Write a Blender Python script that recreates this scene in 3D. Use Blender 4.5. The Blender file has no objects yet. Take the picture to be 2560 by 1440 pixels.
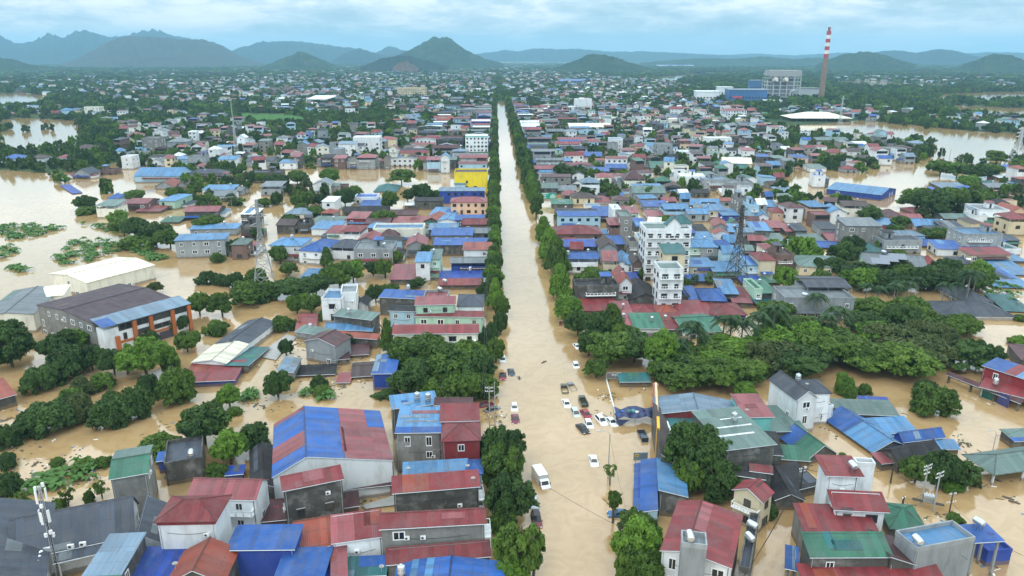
import bpy, math, random
import numpy as np
from mathutils import Vector, Matrix
R = math.radians
SC = bpy.context.scene
COL = SC.collection
# ------------------------------------------------------------------ camera
F, CAM_H, HORIZON = 1850.0, 80.0, 140.0          # focal length and horizon row of the 2560x1440 photograph
PITCH = math.atan((720 - HORIZON) / F)
YAW = math.atan(42 * math.cos(PITCH) / F)
cam_d = bpy.data.cameras.new('camera')
cam_d.sensor_width = 36; cam_d.lens = 36 * F / 2560
cam_d.clip_start = 1; cam_d.clip_end = 60000
cam = bpy.data.objects.new('camera', cam_d); COL.objects.link(cam)
cam.location = (0, 0, CAM_H); cam.rotation_euler = (math.pi / 2 - PITCH, 0, -YAW)
SC.camera = cam
# ------------------------------------------------------------------ sky
SUN_EL, SUN_AZ = R(52), R(205)                   # overcast: a weak, very soft sun high behind the camera
world = bpy.data.worlds.new('World'); SC.world = world; world.use_nodes = True
nt = world.node_tree; nt.nodes.clear()
def N(t, kind, **kw):
    n = t.nodes.new(kind)
    for k, v in kw.items():
        if k.startswith('i_'):
            key = k[2:]; key = int(key) if key.isdigit() else key.replace('_', ' ')
            n.inputs[key].default_value = v
        else: setattr(n, k, v)
    return n
def link(t, a, b): t.links.new(a, b)
def ramp(t, fac, stops, interp='LINEAR'):
    n = t.nodes.new('ShaderNodeValToRGB'); n.color_ramp.interpolation = interp
    e = n.color_ramp.elements
    while len(e) < len(stops): e.new(0.5)
    for i, (p, c) in enumerate(stops):
        e[i].position = p; e[i].color = (*c, 1) if len(c) == 3 else c
    link(t, fac, n.inputs[0]); return n
def mixc(t, fac, a, b, mode='MIX'):
    n = t.nodes.new('ShaderNodeMix'); n.data_type = 'RGBA'; n.blend_type = mode
    for s, v in ((n.inputs[0], fac), (n.inputs[6], a), (n.inputs[7], b)):
        if hasattr(v, 'is_output'): link(t, v, s)
        elif isinstance(v, (tuple, list)): s.default_value = (*v, 1) if len(v) == 3 else v
        else: s.default_value = v
    return n.outputs[2]
sky = N(nt, 'ShaderNodeTexSky', sky_type='NISHITA', sun_disc=False)
sky.sun_elevation = SUN_EL; sky.sun_rotation = SUN_AZ; sky.air_density = 1.2; sky.dust_density = 1.5
tc = N(nt, 'ShaderNodeTexCoord')
mp = N(nt, 'ShaderNodeMapping'); mp.inputs['Scale'].default_value = (1.9, 1.9, 12); link(nt, tc.outputs['Generated'], mp.inputs[0])
n1 = N(nt, 'ShaderNodeTexNoise', i_Scale=1.25, i_Detail=8, i_Roughness=0.55, i_Distortion=0.7); link(nt, mp.outputs[0], n1.inputs[0])
mp2 = N(nt, 'ShaderNodeMapping'); mp2.inputs['Scale'].default_value = (7.5, 7.5, 26); mp2.inputs['Location'].default_value = (3.1, 1.7, .4); link(nt, tc.outputs['Generated'], mp2.inputs[0])
n2 = N(nt, 'ShaderNodeTexNoise', i_Scale=1.6, i_Detail=9, i_Roughness=0.6, i_Distortion=0.3); link(nt, mp2.outputs[0], n2.inputs[0])
mx = N(nt, 'ShaderNodeMath', operation='MULTIPLY_ADD'); link(nt, n1.outputs[0], mx.inputs[0]); mx.inputs[1].default_value = 0.56
mx2 = N(nt, 'ShaderNodeMath', operation='MULTIPLY'); link(nt, n2.outputs[0], mx2.inputs[0]); mx2.inputs[1].default_value = 0.44; link(nt, mx2.outputs[0], mx.inputs[2])
sep = N(nt, 'ShaderNodeSeparateXYZ'); link(nt, tc.outputs['Generated'], sep.inputs[0])
clouds = ramp(nt, mx.outputs[0], [(.37, (.37, .54, .64)), (.44, (.48, .66, .75)), (.49, (.66, .80, .87)), (.54, (.92, .99, 1.01)), (.64, (1.12, 1.14, 1.14))])
lowf = ramp(nt, sep.outputs[2], [(.0, (.9, .9, .9)), (.010, (.7, .7, .7)), (.035, (0, 0, 0))])
c1 = mixc(nt, lowf.outputs[0], clouds.outputs[0], (.50, .73, .84))
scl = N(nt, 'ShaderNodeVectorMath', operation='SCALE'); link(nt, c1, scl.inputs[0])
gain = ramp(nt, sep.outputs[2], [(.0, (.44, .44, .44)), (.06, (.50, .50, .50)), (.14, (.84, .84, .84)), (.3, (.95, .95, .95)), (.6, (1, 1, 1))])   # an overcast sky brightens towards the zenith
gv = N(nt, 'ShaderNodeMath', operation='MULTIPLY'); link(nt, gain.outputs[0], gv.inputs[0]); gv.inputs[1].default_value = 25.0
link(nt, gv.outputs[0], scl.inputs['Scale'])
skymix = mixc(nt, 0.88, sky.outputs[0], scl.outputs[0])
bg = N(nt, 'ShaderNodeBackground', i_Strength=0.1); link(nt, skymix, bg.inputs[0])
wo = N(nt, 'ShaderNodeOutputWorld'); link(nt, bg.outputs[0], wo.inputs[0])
# ------------------------------------------------------------------ sun, exposure
sd = bpy.data.lights.new('sun', 'SUN'); sd.energy = 1.1; sd.angle = R(14); sd.color = (1, .965, .91)
sun = bpy.data.objects.new('sun', sd); COL.objects.link(sun)
sun.rotation_euler = (math.pi / 2 - SUN_EL, 0, math.pi - SUN_AZ)
SC.view_settings.view_transform = 'Standard'; SC.view_settings.look = 'None'
SC.view_settings.exposure = 0.0; SC.view_settings.gamma = 1; SC.view_settings.use_curve_mapping = False
SC.render.engine = 'CYCLES'
SC.cycles.use_denoising = True; SC.cycles.max_bounces = 6; SC.cycles.diffuse_bounces = 3; SC.cycles.glossy_bounces = 3
SC.cycles.volume_bounces = 0; SC.cycles.transparent_max_bounces = 8; SC.cycles.caustics_reflective = False; SC.cycles.caustics_refractive = False
rnd = random.Random(7)
rng = np.random.default_rng(11)
# ------------------------------------------------------------------ pixel <-> place
_f = np.array([math.sin(YAW) * math.cos(PITCH), math.cos(YAW) * math.cos(PITCH), -math.sin(PITCH)])
_r = np.array([math.cos(YAW), -math.sin(YAW), 0.0]); _u = np.cross(_r, _f)
def ray(px, py):
    return _f * F + _r * (px - 1280) - _u * (py - 720)
def at(px, py, z=0.0):
    """place on the level z that a photograph pixel shows"""
    d = ray(px, py); t = (z - CAM_H) / d[2]
    return np.array([d[0] * t, d[1] * t, z])
def proj(P):
    P = np.asarray(P, float) - np.array([0, 0, CAM_H])
    x, y, z = P @ _r, P @ _u, P @ _f
    return np.stack([1280 + F * x / z, 720 - F * y / z], -1), z
def height_at(px, py, g):
    """height of the point seen at (px,py) straight above ground point g"""
    d = ray(px, py); return CAM_H + d[2] * math.hypot(g[0], g[1]) / math.hypot(d[0], d[1])
# ------------------------------------------------------------------ materials
MATS = {}
def new_mat(name):
    m = bpy.data.materials.new(name); m.use_nodes = True
    t = m.node_tree; b = t.nodes['Principled BSDF']; return m, t, b
def simple(name, col, rough=.6, metal=0., var=.08, nscale=2.0):
    if name in MATS: return MATS[name]
    m, t, b = new_mat(name)
    tcn = N(t, 'ShaderNodeTexCoord'); n = N(t, 'ShaderNodeTexNoise', i_Scale=nscale, i_Detail=4)
    link(t, tcn.outputs['Object'], n.inputs[0])
    c = mixc(t, n.outputs[0], tuple(x * (1 - var * 1.6) for x in col), tuple(min(1, x * (1 + var * 1.6)) for x in col))
    link(t, c, b.inputs['Base Color']); b.inputs['Roughness'].default_value = rough; b.inputs['Metallic'].default_value = metal
    MATS[name] = m; return m
ROOF = dict(b=(.016, .085, .31), B=(.010, .048, .27), l=(.068, .195, .37), s=(.135, .205, .28), r=(.185, .026, .030), p=(.24, .062, .070), o=(.25, .050, .028),
            m=(.085, .030, .034), g=(.030, .135, .085), t=(.105, .165, .15), d=(.056, .066, .088), k=(.013, .013, .016), a=(.145, .168, .185),
            c=(.68, .645, .50), w=(.68, .72, .73), n=(.07, .048, .045), e=(.018, .11, .115), u=(.058, .036, .046))
ROOF_NAME = dict(b='blue', B='deep blue', l='light blue', s='steel blue', r='red', p='pink', o='terracotta', m='maroon', g='green',
                 t='grey green', d='dark grey', k='black', a='grey', c='cream', w='white', n='brown', e='teal', u='purple brown')
WALL = dict(w=(.70, .73, .75), g=(.28, .305, .32), k=(.085, .082, .074), c=(.60, .52, .36), y=(.78, .60, .015), p=(.66, .44, .31), m=(.40, .60, .47),
            b=(.02, .055, .30), l=(.38, .57, .69), r=(.22, .025, .03), d=(.215, .21, .195), n=(.16, .10, .085), t=(.17, .52, .50), o=(.42, .12, .03), i=(.72, .70, .60))
WALL_NAME = dict(w='white', g='grey', k='stained dark', c='cream', y='bright yellow', p='peach', m='mint green', b='blue', l='pale blue', r='dark red',
                 d='bare concrete', n='brown', t='turquoise', o='orange', i='ivory')
def roof_mat(c):
    key = 'roof_' + c
    if key in MATS: return MATS[key]
    col = ROOF[c]; m, t, b = new_mat('roof_sheet_' + ROOF_NAME[c].replace(' ', '_'))
    uv = N(t, 'ShaderNodeUVMap'); sp = N(t, 'ShaderNodeSeparateXYZ'); link(t, uv.outputs[0], sp.inputs[0])
    # one tone per sheet of about a metre, ribs across it
    fl = N(t, 'ShaderNodeMath', operation='FLOOR'); dv = N(t, 'ShaderNodeMath', operation='MULTIPLY'); dv.inputs[1].default_value = .93
    link(t, sp.outputs[0], dv.inputs[0]); link(t, dv.outputs[0], fl.inputs[0])
    fv = N(t, 'ShaderNodeMath', operation='FLOOR'); dw = N(t, 'ShaderNodeMath', operation='MULTIPLY'); dw.inputs[1].default_value = .17
    link(t, sp.outputs[1], dw.inputs[0]); link(t, dw.outputs[0], fv.inputs[0])
    cb = N(t, 'ShaderNodeCombineXYZ'); link(t, fl.outputs[0], cb.inputs[0]); link(t, fv.outputs[0], cb.inputs[1])
    oi = N(t, 'ShaderNodeObjectInfo'); link(t, oi.outputs['Random'], cb.inputs[2])
    wn = N(t, 'ShaderNodeTexWhiteNoise', noise_dimensions='3D'); link(t, cb.outputs[0], wn.inputs[0])
    tcn = N(t, 'ShaderNodeTexCoord')
    no = N(t, 'ShaderNodeTexNoise', i_Scale=.35, i_Detail=6, i_Roughness=.65); link(t, tcn.outputs['Object'], no.inputs[0])
    st = N(t, 'ShaderNodeMapping'); st.inputs['Scale'].default_value = (2.2, .12, 1); link(t, uv.outputs[0], st.inputs[0])
    ns = N(t, 'ShaderNodeTexNoise', i_Scale=1.0, i_Detail=5, i_Roughness=.6); link(t, st.outputs[0], ns.inputs[0])
    sheet = N(t, 'ShaderNodeMapRange', i_3=.72, i_4=1.16); link(t, wn.outputs[0], sheet.inputs[0])
    sv = N(t, 'ShaderNodeVectorMath', operation='SCALE'); sv.inputs[0].default_value = col; link(t, sheet.outputs[0], sv.inputs['Scale'])
    orr = N(t, 'ShaderNodeMapRange', i_3=.82, i_4=1.18); link(t, oi.outputs['Random'], orr.inputs[0])
    sv2 = N(t, 'ShaderNodeVectorMath', operation='SCALE'); link(t, sv.outputs[0], sv2.inputs[0]); link(t, orr.outputs[0], sv2.inputs['Scale'])
    g = sum(col) / 3; fade = tuple(.45 * x + .55 * (g * .75 + .09) for x in col)
    dirt = ramp(t, no.outputs[0], [(.42, (0, 0, 0)), (.72, (1, 1, 1))])
    df = N(t, 'ShaderNodeMath', operation='MULTIPLY'); link(t, dirt.outputs[0], df.inputs[0]); df.inputs[1].default_value = .55
    c1 = mixc(t, df.outputs[0], sv2.outputs[0], fade)
    stf = ramp(t, ns.outputs[0], [(.52, (0, 0, 0)), (.78, (.62, .62, .62))])
    c2 = mixc(t, stf.outputs[0], c1, (.085, .06, .045))
    lap = N(t, 'ShaderNodeMath', operation='FRACT'); lv_ = N(t, 'ShaderNodeMath', operation='MULTIPLY'); lv_.inputs[1].default_value = .29; link(t, sp.outputs[1], lv_.inputs[0]); link(t, lv_.outputs[0], lap.inputs[0])
    lr = ramp(t, lap.outputs[0], [(0, (.75,) * 3), (.03, (.45,) * 3), (.05, (0, 0, 0)), (1, (0, 0, 0))])
    nr = N(t, 'ShaderNodeTexNoise', i_Scale=1.7, i_Detail=5, i_Roughness=.7); link(t, tcn.outputs['Object'], nr.inputs[0])
    lf = N(t, 'ShaderNodeMath', operation='MULTIPLY'); link(t, lr.outputs[0], lf.inputs[0]); link(t, ramp(t, nr.outputs[0], [(.40, (0, 0, 0)), (.6, (1, 1, 1))]).outputs[0], lf.inputs[1])
    c3 = mixc(t, lf.outputs[0], c2, (.05, .035, .028))
    rf_ = ramp(t, nr.outputs[0], [(.60, (0, 0, 0)), (.72, (.6, .6, .6))]); c4 = mixc(t, rf_.outputs[0], c3, (.13, .065, .035) if c not in 'kdnu' else (.05, .05, .05))
    link(t, c4, b.inputs['Base Color'])
    ribw = N(t, 'ShaderNodeMath', operation='MULTIPLY'); ribw.inputs[1].default_value = 2 * math.pi / .31; link(t, sp.outputs[0], ribw.inputs[0])
    sn = N(t, 'ShaderNodeMath', operation='SINE'); link(t, ribw.outputs[0], sn.inputs[0])
    bp = N(t, 'ShaderNodeBump', i_Strength=.5, i_Distance=.03); link(t, sn.outputs[0], bp.inputs['Height']); link(t, bp.outputs[0], b.inputs['Normal'])
    b.inputs['Roughness'].default_value = .5 if c not in 'kdnu' else .65; b.inputs['Specular IOR Level'].default_value = .3
    MATS[key] = m; return m
def wall_mat(c):
    key = 'wall_' + c
    if key in MATS: return MATS[key]
    col = WALL[c]; m, t, b = new_mat('wall_' + WALL_NAME[c].replace(' ', '_'))
    tcn = N(t, 'ShaderNodeTexCoord'); oi = N(t, 'ShaderNodeObjectInfo')
    off = N(t, 'ShaderNodeVectorMath', operation='ADD'); link(t, tcn.outputs['Object'], off.inputs[0]); link(t, oi.outputs['Location'], off.inputs[1])
    mp_ = N(t, 'ShaderNodeMapping'); mp_.inputs['Scale'].default_value = (.42, .42, .12); link(t, off.outputs[0], mp_.inputs[0])
    ns = N(t, 'ShaderNodeTexNoise', i_Scale=1.2, i_Detail=7, i_Roughness=.68); link(t, mp_.outputs[0], ns.inputs[0])
    nb = N(t, 'ShaderNodeTexNoise', i_Scale=.45, i_Detail=6, i_Roughness=.6); link(t, off.outputs[0], nb.inputs[0])
    heavy = c in 'kdng'
    a0 = .40 if c == 'k' else .46 if heavy else .49
    sf = ramp(t, ns.outputs[0], [(a0, (0, 0, 0)), (.80, (.85,) * 3 if c == 'k' else (.62,) * 3 if heavy else (.55,) * 3)])
    stain = (.028, .026, .022) if heavy else (.17, .16, .14)
    orr = N(t, 'ShaderNodeMapRange', i_3=.84, i_4=1.12); link(t, oi.outputs['Random'], orr.inputs[0])
    sv = N(t, 'ShaderNodeVectorMath', operation='SCALE'); sv.inputs[0].default_value = col; link(t, orr.outputs[0], sv.inputs['Scale'])
    c1 = mixc(t, sf.outputs[0], sv.outputs[0], stain)
    bf = ramp(t, nb.outputs[0], [(.5, (0, 0, 0)), (.75, (.6,) * 3 if heavy else (.25,) * 3)])
    pale = (.33, .33, .31) if c in 'kd' else tuple(x * .72 for x in col)
    c2 = mixc(t, bf.outputs[0], c1, pale)
    ge = N(t, 'ShaderNodeNewGeometry'); gs = N(t, 'ShaderNodeSeparateXYZ'); link(t, ge.outputs['Position'], gs.inputs[0])
    wob = N(t, 'ShaderNodeMath', operation='MULTIPLY_ADD'); link(t, nb.outputs[0], wob.inputs[0]); wob.inputs[1].default_value = -.9; link(t, gs.outputs[2], wob.inputs[2])
    tide = ramp(t, wob.outputs[0], [(0, (.75,) * 3), (.28, (.6,) * 3), (.40, (0, 0, 0))])      # mud left by the flood along the waterline
    c3 = mixc(t, tide.outputs[0], c2, (.17, .115, .06))
    link(t, c3, b.inputs['Base Color']); b.inputs['Roughness'].default_value = .85
    MATS[key] = m; return m
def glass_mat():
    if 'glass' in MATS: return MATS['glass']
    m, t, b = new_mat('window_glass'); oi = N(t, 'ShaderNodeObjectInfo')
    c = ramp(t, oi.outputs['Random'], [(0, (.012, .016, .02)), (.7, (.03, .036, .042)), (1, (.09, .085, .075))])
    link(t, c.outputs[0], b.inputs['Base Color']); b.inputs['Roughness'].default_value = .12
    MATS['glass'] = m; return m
def leaf_mat(name, lo, hi, transl=.25):
    m, t, b = new_mat(name)
    at_ = N(t, 'ShaderNodeAttribute', attribute_name='tone'); oi = N(t, 'ShaderNodeObjectInfo')
    a = N(t, 'ShaderNodeMath', operation='MULTIPLY_ADD'); link(t, at_.outputs['Fac'], a.inputs[0]); a.inputs[1].default_value = .62
    a2 = N(t, 'ShaderNodeMath', operation='MULTIPLY'); link(t, oi.outputs['Random'], a2.inputs[0]); a2.inputs[1].default_value = .38; link(t, a2.outputs[0], a.inputs[2])
    c = mixc(t, a.outputs[0], lo, hi)
    link(t, c, b.inputs['Base Color']); b.inputs['Roughness'].default_value = .6; b.inputs['Specular IOR Level'].default_value = .25
    tr = N(t, 'ShaderNodeBsdfTranslucent'); link(t, c, tr.inputs[0])
    ms = N(t, 'ShaderNodeMixShader'); ms.inputs[0].default_value = transl
    link(t, b.outputs[0], ms.inputs[1]); link(t, tr.outputs[0], ms.inputs[2]); link(t, ms.outputs[0], t.nodes['Material Output'].inputs[0])
    MATS[name] = m; return m
leaf_mat('leaf_dark', (.014, .036, .009), (.078, .145, .027))
leaf_mat('leaf_mid', (.024, .056, .008), (.138, .228, .030))
leaf_mat('leaf_bright', (.042, .098, .009), (.175, .31, .034))
leaf_mat('leaf_olive', (.035, .055, .014), (.105, .135, .038))
leaf_mat('palm_leaf', (.025, .058, .022), (.075, .13, .05))
leaf_mat('banana_leaf', (.05, .12, .03), (.13, .26, .06), .35)
M_BARK = simple('bark', (.085, .068, .052), .9, 0, .25, 3)
M_STEEL = simple('stainless_steel', (.62, .64, .66), .28, .85, .04, 3)
M_GALV = simple('galvanised_steel', (.46, .48, .49), .5, .4, .15, 1.5)
M_PYLON = simple('pylon_grey', (.30, .31, .32), .5, .3, .15, 1.5)
M_DARKST = simple('dark_painted_steel', (.055, .048, .045), .6, .2, .2, 2)
M_WHITE = simple('white_paint', (.76, .77, .77), .5, 0, .05, 2)
M_CONC = simple('concrete', (.33, .325, .31), .85, 0, .2, 1.2)
M_CABLE = simple('cable_black', (.02, .02, .021), .6, 0, .05)
M_RUBBER = simple('rubber', (.018, .018, .018), .8)
M_GUTTER = simple('gutter', (.42, .45, .47), .5, .3, .15, 2)
def water_mat():
    m, t, b = new_mat('flood_water')
    tcn = N(t, 'ShaderNodeTexCoord')
    n = N(t, 'ShaderNodeTexNoise', i_Scale=.035, i_Detail=7, i_Roughness=.62, i_Distortion=1.6); link(t, tcn.outputs['Object'], n.inputs[0])
    n2_ = N(t, 'ShaderNodeTexNoise', i_Scale=.16, i_Detail=6, i_Roughness=.6, i_Distortion=2.4); link(t, tcn.outputs['Object'], n2_.inputs[0])
    c = ramp(t, n.outputs[0], [(.3, (.38, .246, .113)), (.5, (.405, .268, .130)), (.7, (.435, .295, .150))])
    c2 = mixc(t, .5, c.outputs[0], ramp(t, n2_.outputs[0], [(.40, (.335, .207, .088)), (.56, (.42, .28, .136))]).outputs[0])
    link(t, c2, b.inputs['Base Color'])
    b.inputs['Roughness'].default_value = .045; b.inputs['IOR'].default_value = 1.8
    fm = N(t, 'ShaderNodeMapping'); fm.inputs['Scale'].default_value = (1.0, .38, 1); fm.inputs['Rotation'].default_value = (0, 0, R(14)); link(t, tcn.outputs['Object'], fm.inputs[0])
    n3 = N(t, 'ShaderNodeTexNoise', i_Scale=.62, i_Detail=6, i_Roughness=.62, i_Distortion=1.4); link(t, fm.outputs[0], n3.inputs[0])
    bp = N(t, 'ShaderNodeBump', i_Strength=.24, i_Distance=.12); link(t, n3.outputs[0], bp.inputs['Height']); link(t, bp.outputs[0], b.inputs['Normal'])
    return m
def land_mat(name, a, b_, c_, scale, bump=3.0):
    m, t, b = new_mat(name); tcn = N(t, 'ShaderNodeTexCoord')
    n = N(t, 'ShaderNodeTexNoise', i_Scale=scale, i_Detail=9, i_Roughness=.65); link(t, tcn.outputs['Object'], n.inputs[0])
    c = ramp(t, n.outputs[0], [(.32, a), (.5, b_), (.7, c_)])
    link(t, c.outputs[0], b.inputs['Base Color']); b.inputs['Roughness'].default_value = .95; b.inputs['Specular IOR Level'].default_value = .1
    n2_ = N(t, 'ShaderNodeTexNoise', i_Scale=scale * 9, i_Detail=6); link(t, tcn.outputs['Object'], n2_.inputs[0])
    bp = N(t, 'ShaderNodeBump', i_Strength=.9, i_Distance=bump); link(t, n2_.outputs[0], bp.inputs['Height']); link(t, bp.outputs[0], b.inputs['Normal'])
    return m
# ------------------------------------------------------------------ mesh helpers
class MB:
    def __init__(s): s.v = []; s.f = []; s.m = []; s.uv = []
    def face(s, pts, mi=0, uv=None):
        i = len(s.v); s.v.extend([tuple(p) for p in pts]); s.f.append(tuple(range(i, i + len(pts)))); s.m.append(mi)
        s.uv.extend(uv if uv else [(0, 0)] * len(pts))
    def box(s, x0, x1, y0, y1, z0, z1, mi=0, skip=''):
        q = [(x0, y0), (x1, y0), (x1, y1), (x0, y1)]
        L = 0
        for k in range(4):
            a, b = q[k], q[(k + 1) % 4]; l = math.hypot(b[0] - a[0], b[1] - a[1])
            s.face([(*a, z0), (*b, z0), (*b, z1), (*a, z1)], mi, [(L, z0), (L + l, z0), (L + l, z1), (L, z1)]); L += l
        if 't' not in skip: s.face([(*p, z1) for p in q], mi, q)
        if 'b' not in skip: s.face([(*p, z0) for p in q[::-1]], mi, q[::-1])
    def slab(s, pts, th, udir, mi=0):
        """thin sheet: pts counter-clockwise seen from above; u runs along udir, v down the slope"""
        P = [Vector(p) for p in pts]; n = (P[1] - P[0]).cross(P[2] - P[0]).normalized()
        U = Vector(udir).normalized(); V = n.cross(U)
        uv = [((p - P[0]).dot(U), (p - P[0]).dot(V)) for p in P]
        s.face(P, mi, uv); Q = [p - Vector((0, 0, th)) for p in P]
        s.face(Q[::-1], mi, uv[::-1])
        for k in range(len(P)):
            a, b = k, (k + 1) % len(P); s.face([Q[a], Q[b], P[b], P[a]], mi)
    def bar(s, a, b, w, mi=0, n=4, w2=None):
        a, b = Vector(a), Vector(b); d = (b - a)
        if d.length < 1e-6: return
        d.normalize(); x = d.orthogonal().normalized(); y = d.cross(x); w2 = w if w2 is None else w2
        ra = [a + (x * math.cos(2 * math.pi * (k + .5) / n) + y * math.sin(2 * math.pi * (k + .5) / n)) * w for k in range(n)]
        rb = [b + (x * math.cos(2 * math.pi * (k + .5) / n) + y * math.sin(2 * math.pi * (k + .5) / n)) * w2 for k in range(n)]
        for k in range(n): s.face([ra[k], ra[(k + 1) % n], rb[(k + 1) % n], rb[k]], mi)
        s.face(ra[::-1], mi); s.face(rb, mi)
    def tube(s, pts, w, n=4, mi=0):
        for a, b in zip(pts, pts[1:]): s.bar(a, b, w, mi, n)
    def lathe(s, prof, n=14, mi=0, cx=0, cy=0):
        for (r0, z0), (r1, z1) in zip(prof, prof[1:]):
            for k in range(n):
                a, b = 2 * math.pi * k / n, 2 * math.pi * (k + 1) / n
                p = [(cx + r0 * math.cos(a), cy + r0 * math.sin(a), z0), (cx + r0 * math.cos(b), cy + r0 * math.sin(b), z0),
                     (cx + r1 * math.cos(b), cy + r1 * math.sin(b), z1), (cx + r1 * math.cos(a), cy + r1 * math.sin(a), z1)]
                if r0 < 1e-6: p = p[1:]
                elif r1 < 1e-6: p = p[:3]
                s.face(p, mi)
    def mesh(s, name, mats):
        me = bpy.data.meshes.new(name); me.from_pydata(s.v, [], s.f)
        for m in mats: me.materials.append(m)
        if any(s.m): me.polygons.foreach_set('material_index', s.m)
        ul = me.uv_layers.new(name='UVMap'); ul.data.foreach_set('uv', np.array(s.uv, 'f').ravel())
        me.update(); return me
    def obj(s, name, mats, parent=None, smooth=False):
        me = s.mesh(name, mats if isinstance(mats, (list, tuple)) else [mats])
        if smooth: me.polygons.foreach_set('use_smooth', [True] * len(me.polygons))
        return put(name, me, parent)
def put(name, data, parent=None, loc=None, rz=0, scale=None):
    o = bpy.data.objects.new(name, data); COL.objects.link(o)
    if parent is not None: o.parent = parent
    if loc is not None: o.location = loc
    if rz: o.rotation_euler[2] = rz
    if scale is not None: o.scale = scale
    return o
THINGS = []          # (object, place, description, category) for labels that single each one out
def tag(o, label, cat, group=None):
    o['label'] = label; o['category'] = cat
    if group: o['group'] = group
    return o
def thing(name, label, cat, loc, rz=0, group=None):
    o = put(name, None, None, loc, rz); o.empty_display_size = .5
    return tag(o, label, cat, group)
def setting(o, kind='structure'):
    o['kind'] = kind; return o
# ------------------------------------------------------------------ shared small meshes
def _win(frame_w=.10, mull=True, glass=True):
    m = MB(); fw = frame_w
    m.box(-.5, -.5 + fw, -.09, .04, -.5, .5); m.box(.5 - fw, .5, -.09, .04, -.5, .5)
    m.box(-.5 + fw, .5 - fw, -.09, .04, .5 - fw, .5); m.box(-.5 + fw, .5 - fw, -.09, .04, -.5, -.5 + fw)
    if mull: m.box(-.035, .035, -.07, .04, -.5 + fw, .5 - fw)
    if glass: m.face([(-.48, -.03, -.48), (.48, -.03, -.48), (.48, -.03, .48), (-.48, -.03, .48)], 1)
    return m
FRAME_W = M_WHITE; FRAME_D = simple('dark_frame', (.05, .045, .04), .5); FRAME_R = simple('red_brown_shutter', (.17, .04, .03), .6)
WIN = {}
for _k, _mt in (('w', FRAME_W), ('d', FRAME_D), ('r', FRAME_R)):
    WIN[_k] = _win().mesh('window', [_mt, glass_mat()])
    WIN[_k + 'f'] = _win(glass=False).mesh('window', [_mt])
_m = MB(); _m.face([(-.47, -.03, -.47), (.47, -.03, -.47), (.47, -.03, .47), (-.47, -.03, .47)]); PANE = _m.mesh('pane', [glass_mat()])
_m = MB(); _m.box(-.45, .45, -.35, .02, -.3, .3); _m.lathe([(0, 0), (.22, 0)], 10)
_m = MB(); _m.box(-.42, .42, -.34, .0, -.29, .29)
for k in range(10):
    a, b = 2 * math.pi * k / 10, 2 * math.pi * (k + 1) / 10
    _m.face([(-.1, -.345, 0), (-.1 + .22 * math.cos(a), -.345, .22 * math.sin(a)), (-.1 + .22 * math.cos(b), -.345, .22 * math.sin(b))], 1)
AC = _m.mesh('air_conditioner', [M_WHITE, FRAME_D])
_m = MB(); _m.box(-.6, .6, -.28, .02, 0, .06); AWN = _m.mesh('window_awning', [M_CONC])
_m = MB()
_m.box(-.5, .5, -1.0, 0, -.09, 0)
for k in range(9):
    x = -.48 + .12 * k; _m.box(x - .012, x + .012, -.98, -.94, 0, .82)
_m.box(-.5, .5, -1.0, -.92, .82, .9); _m.box(-.5, -.47, -1, 0, .82, .9); _m.box(.47, .5, -1, 0, .82, .9)
BALC = _m.mesh('balcony', [M_WHITE])
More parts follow.
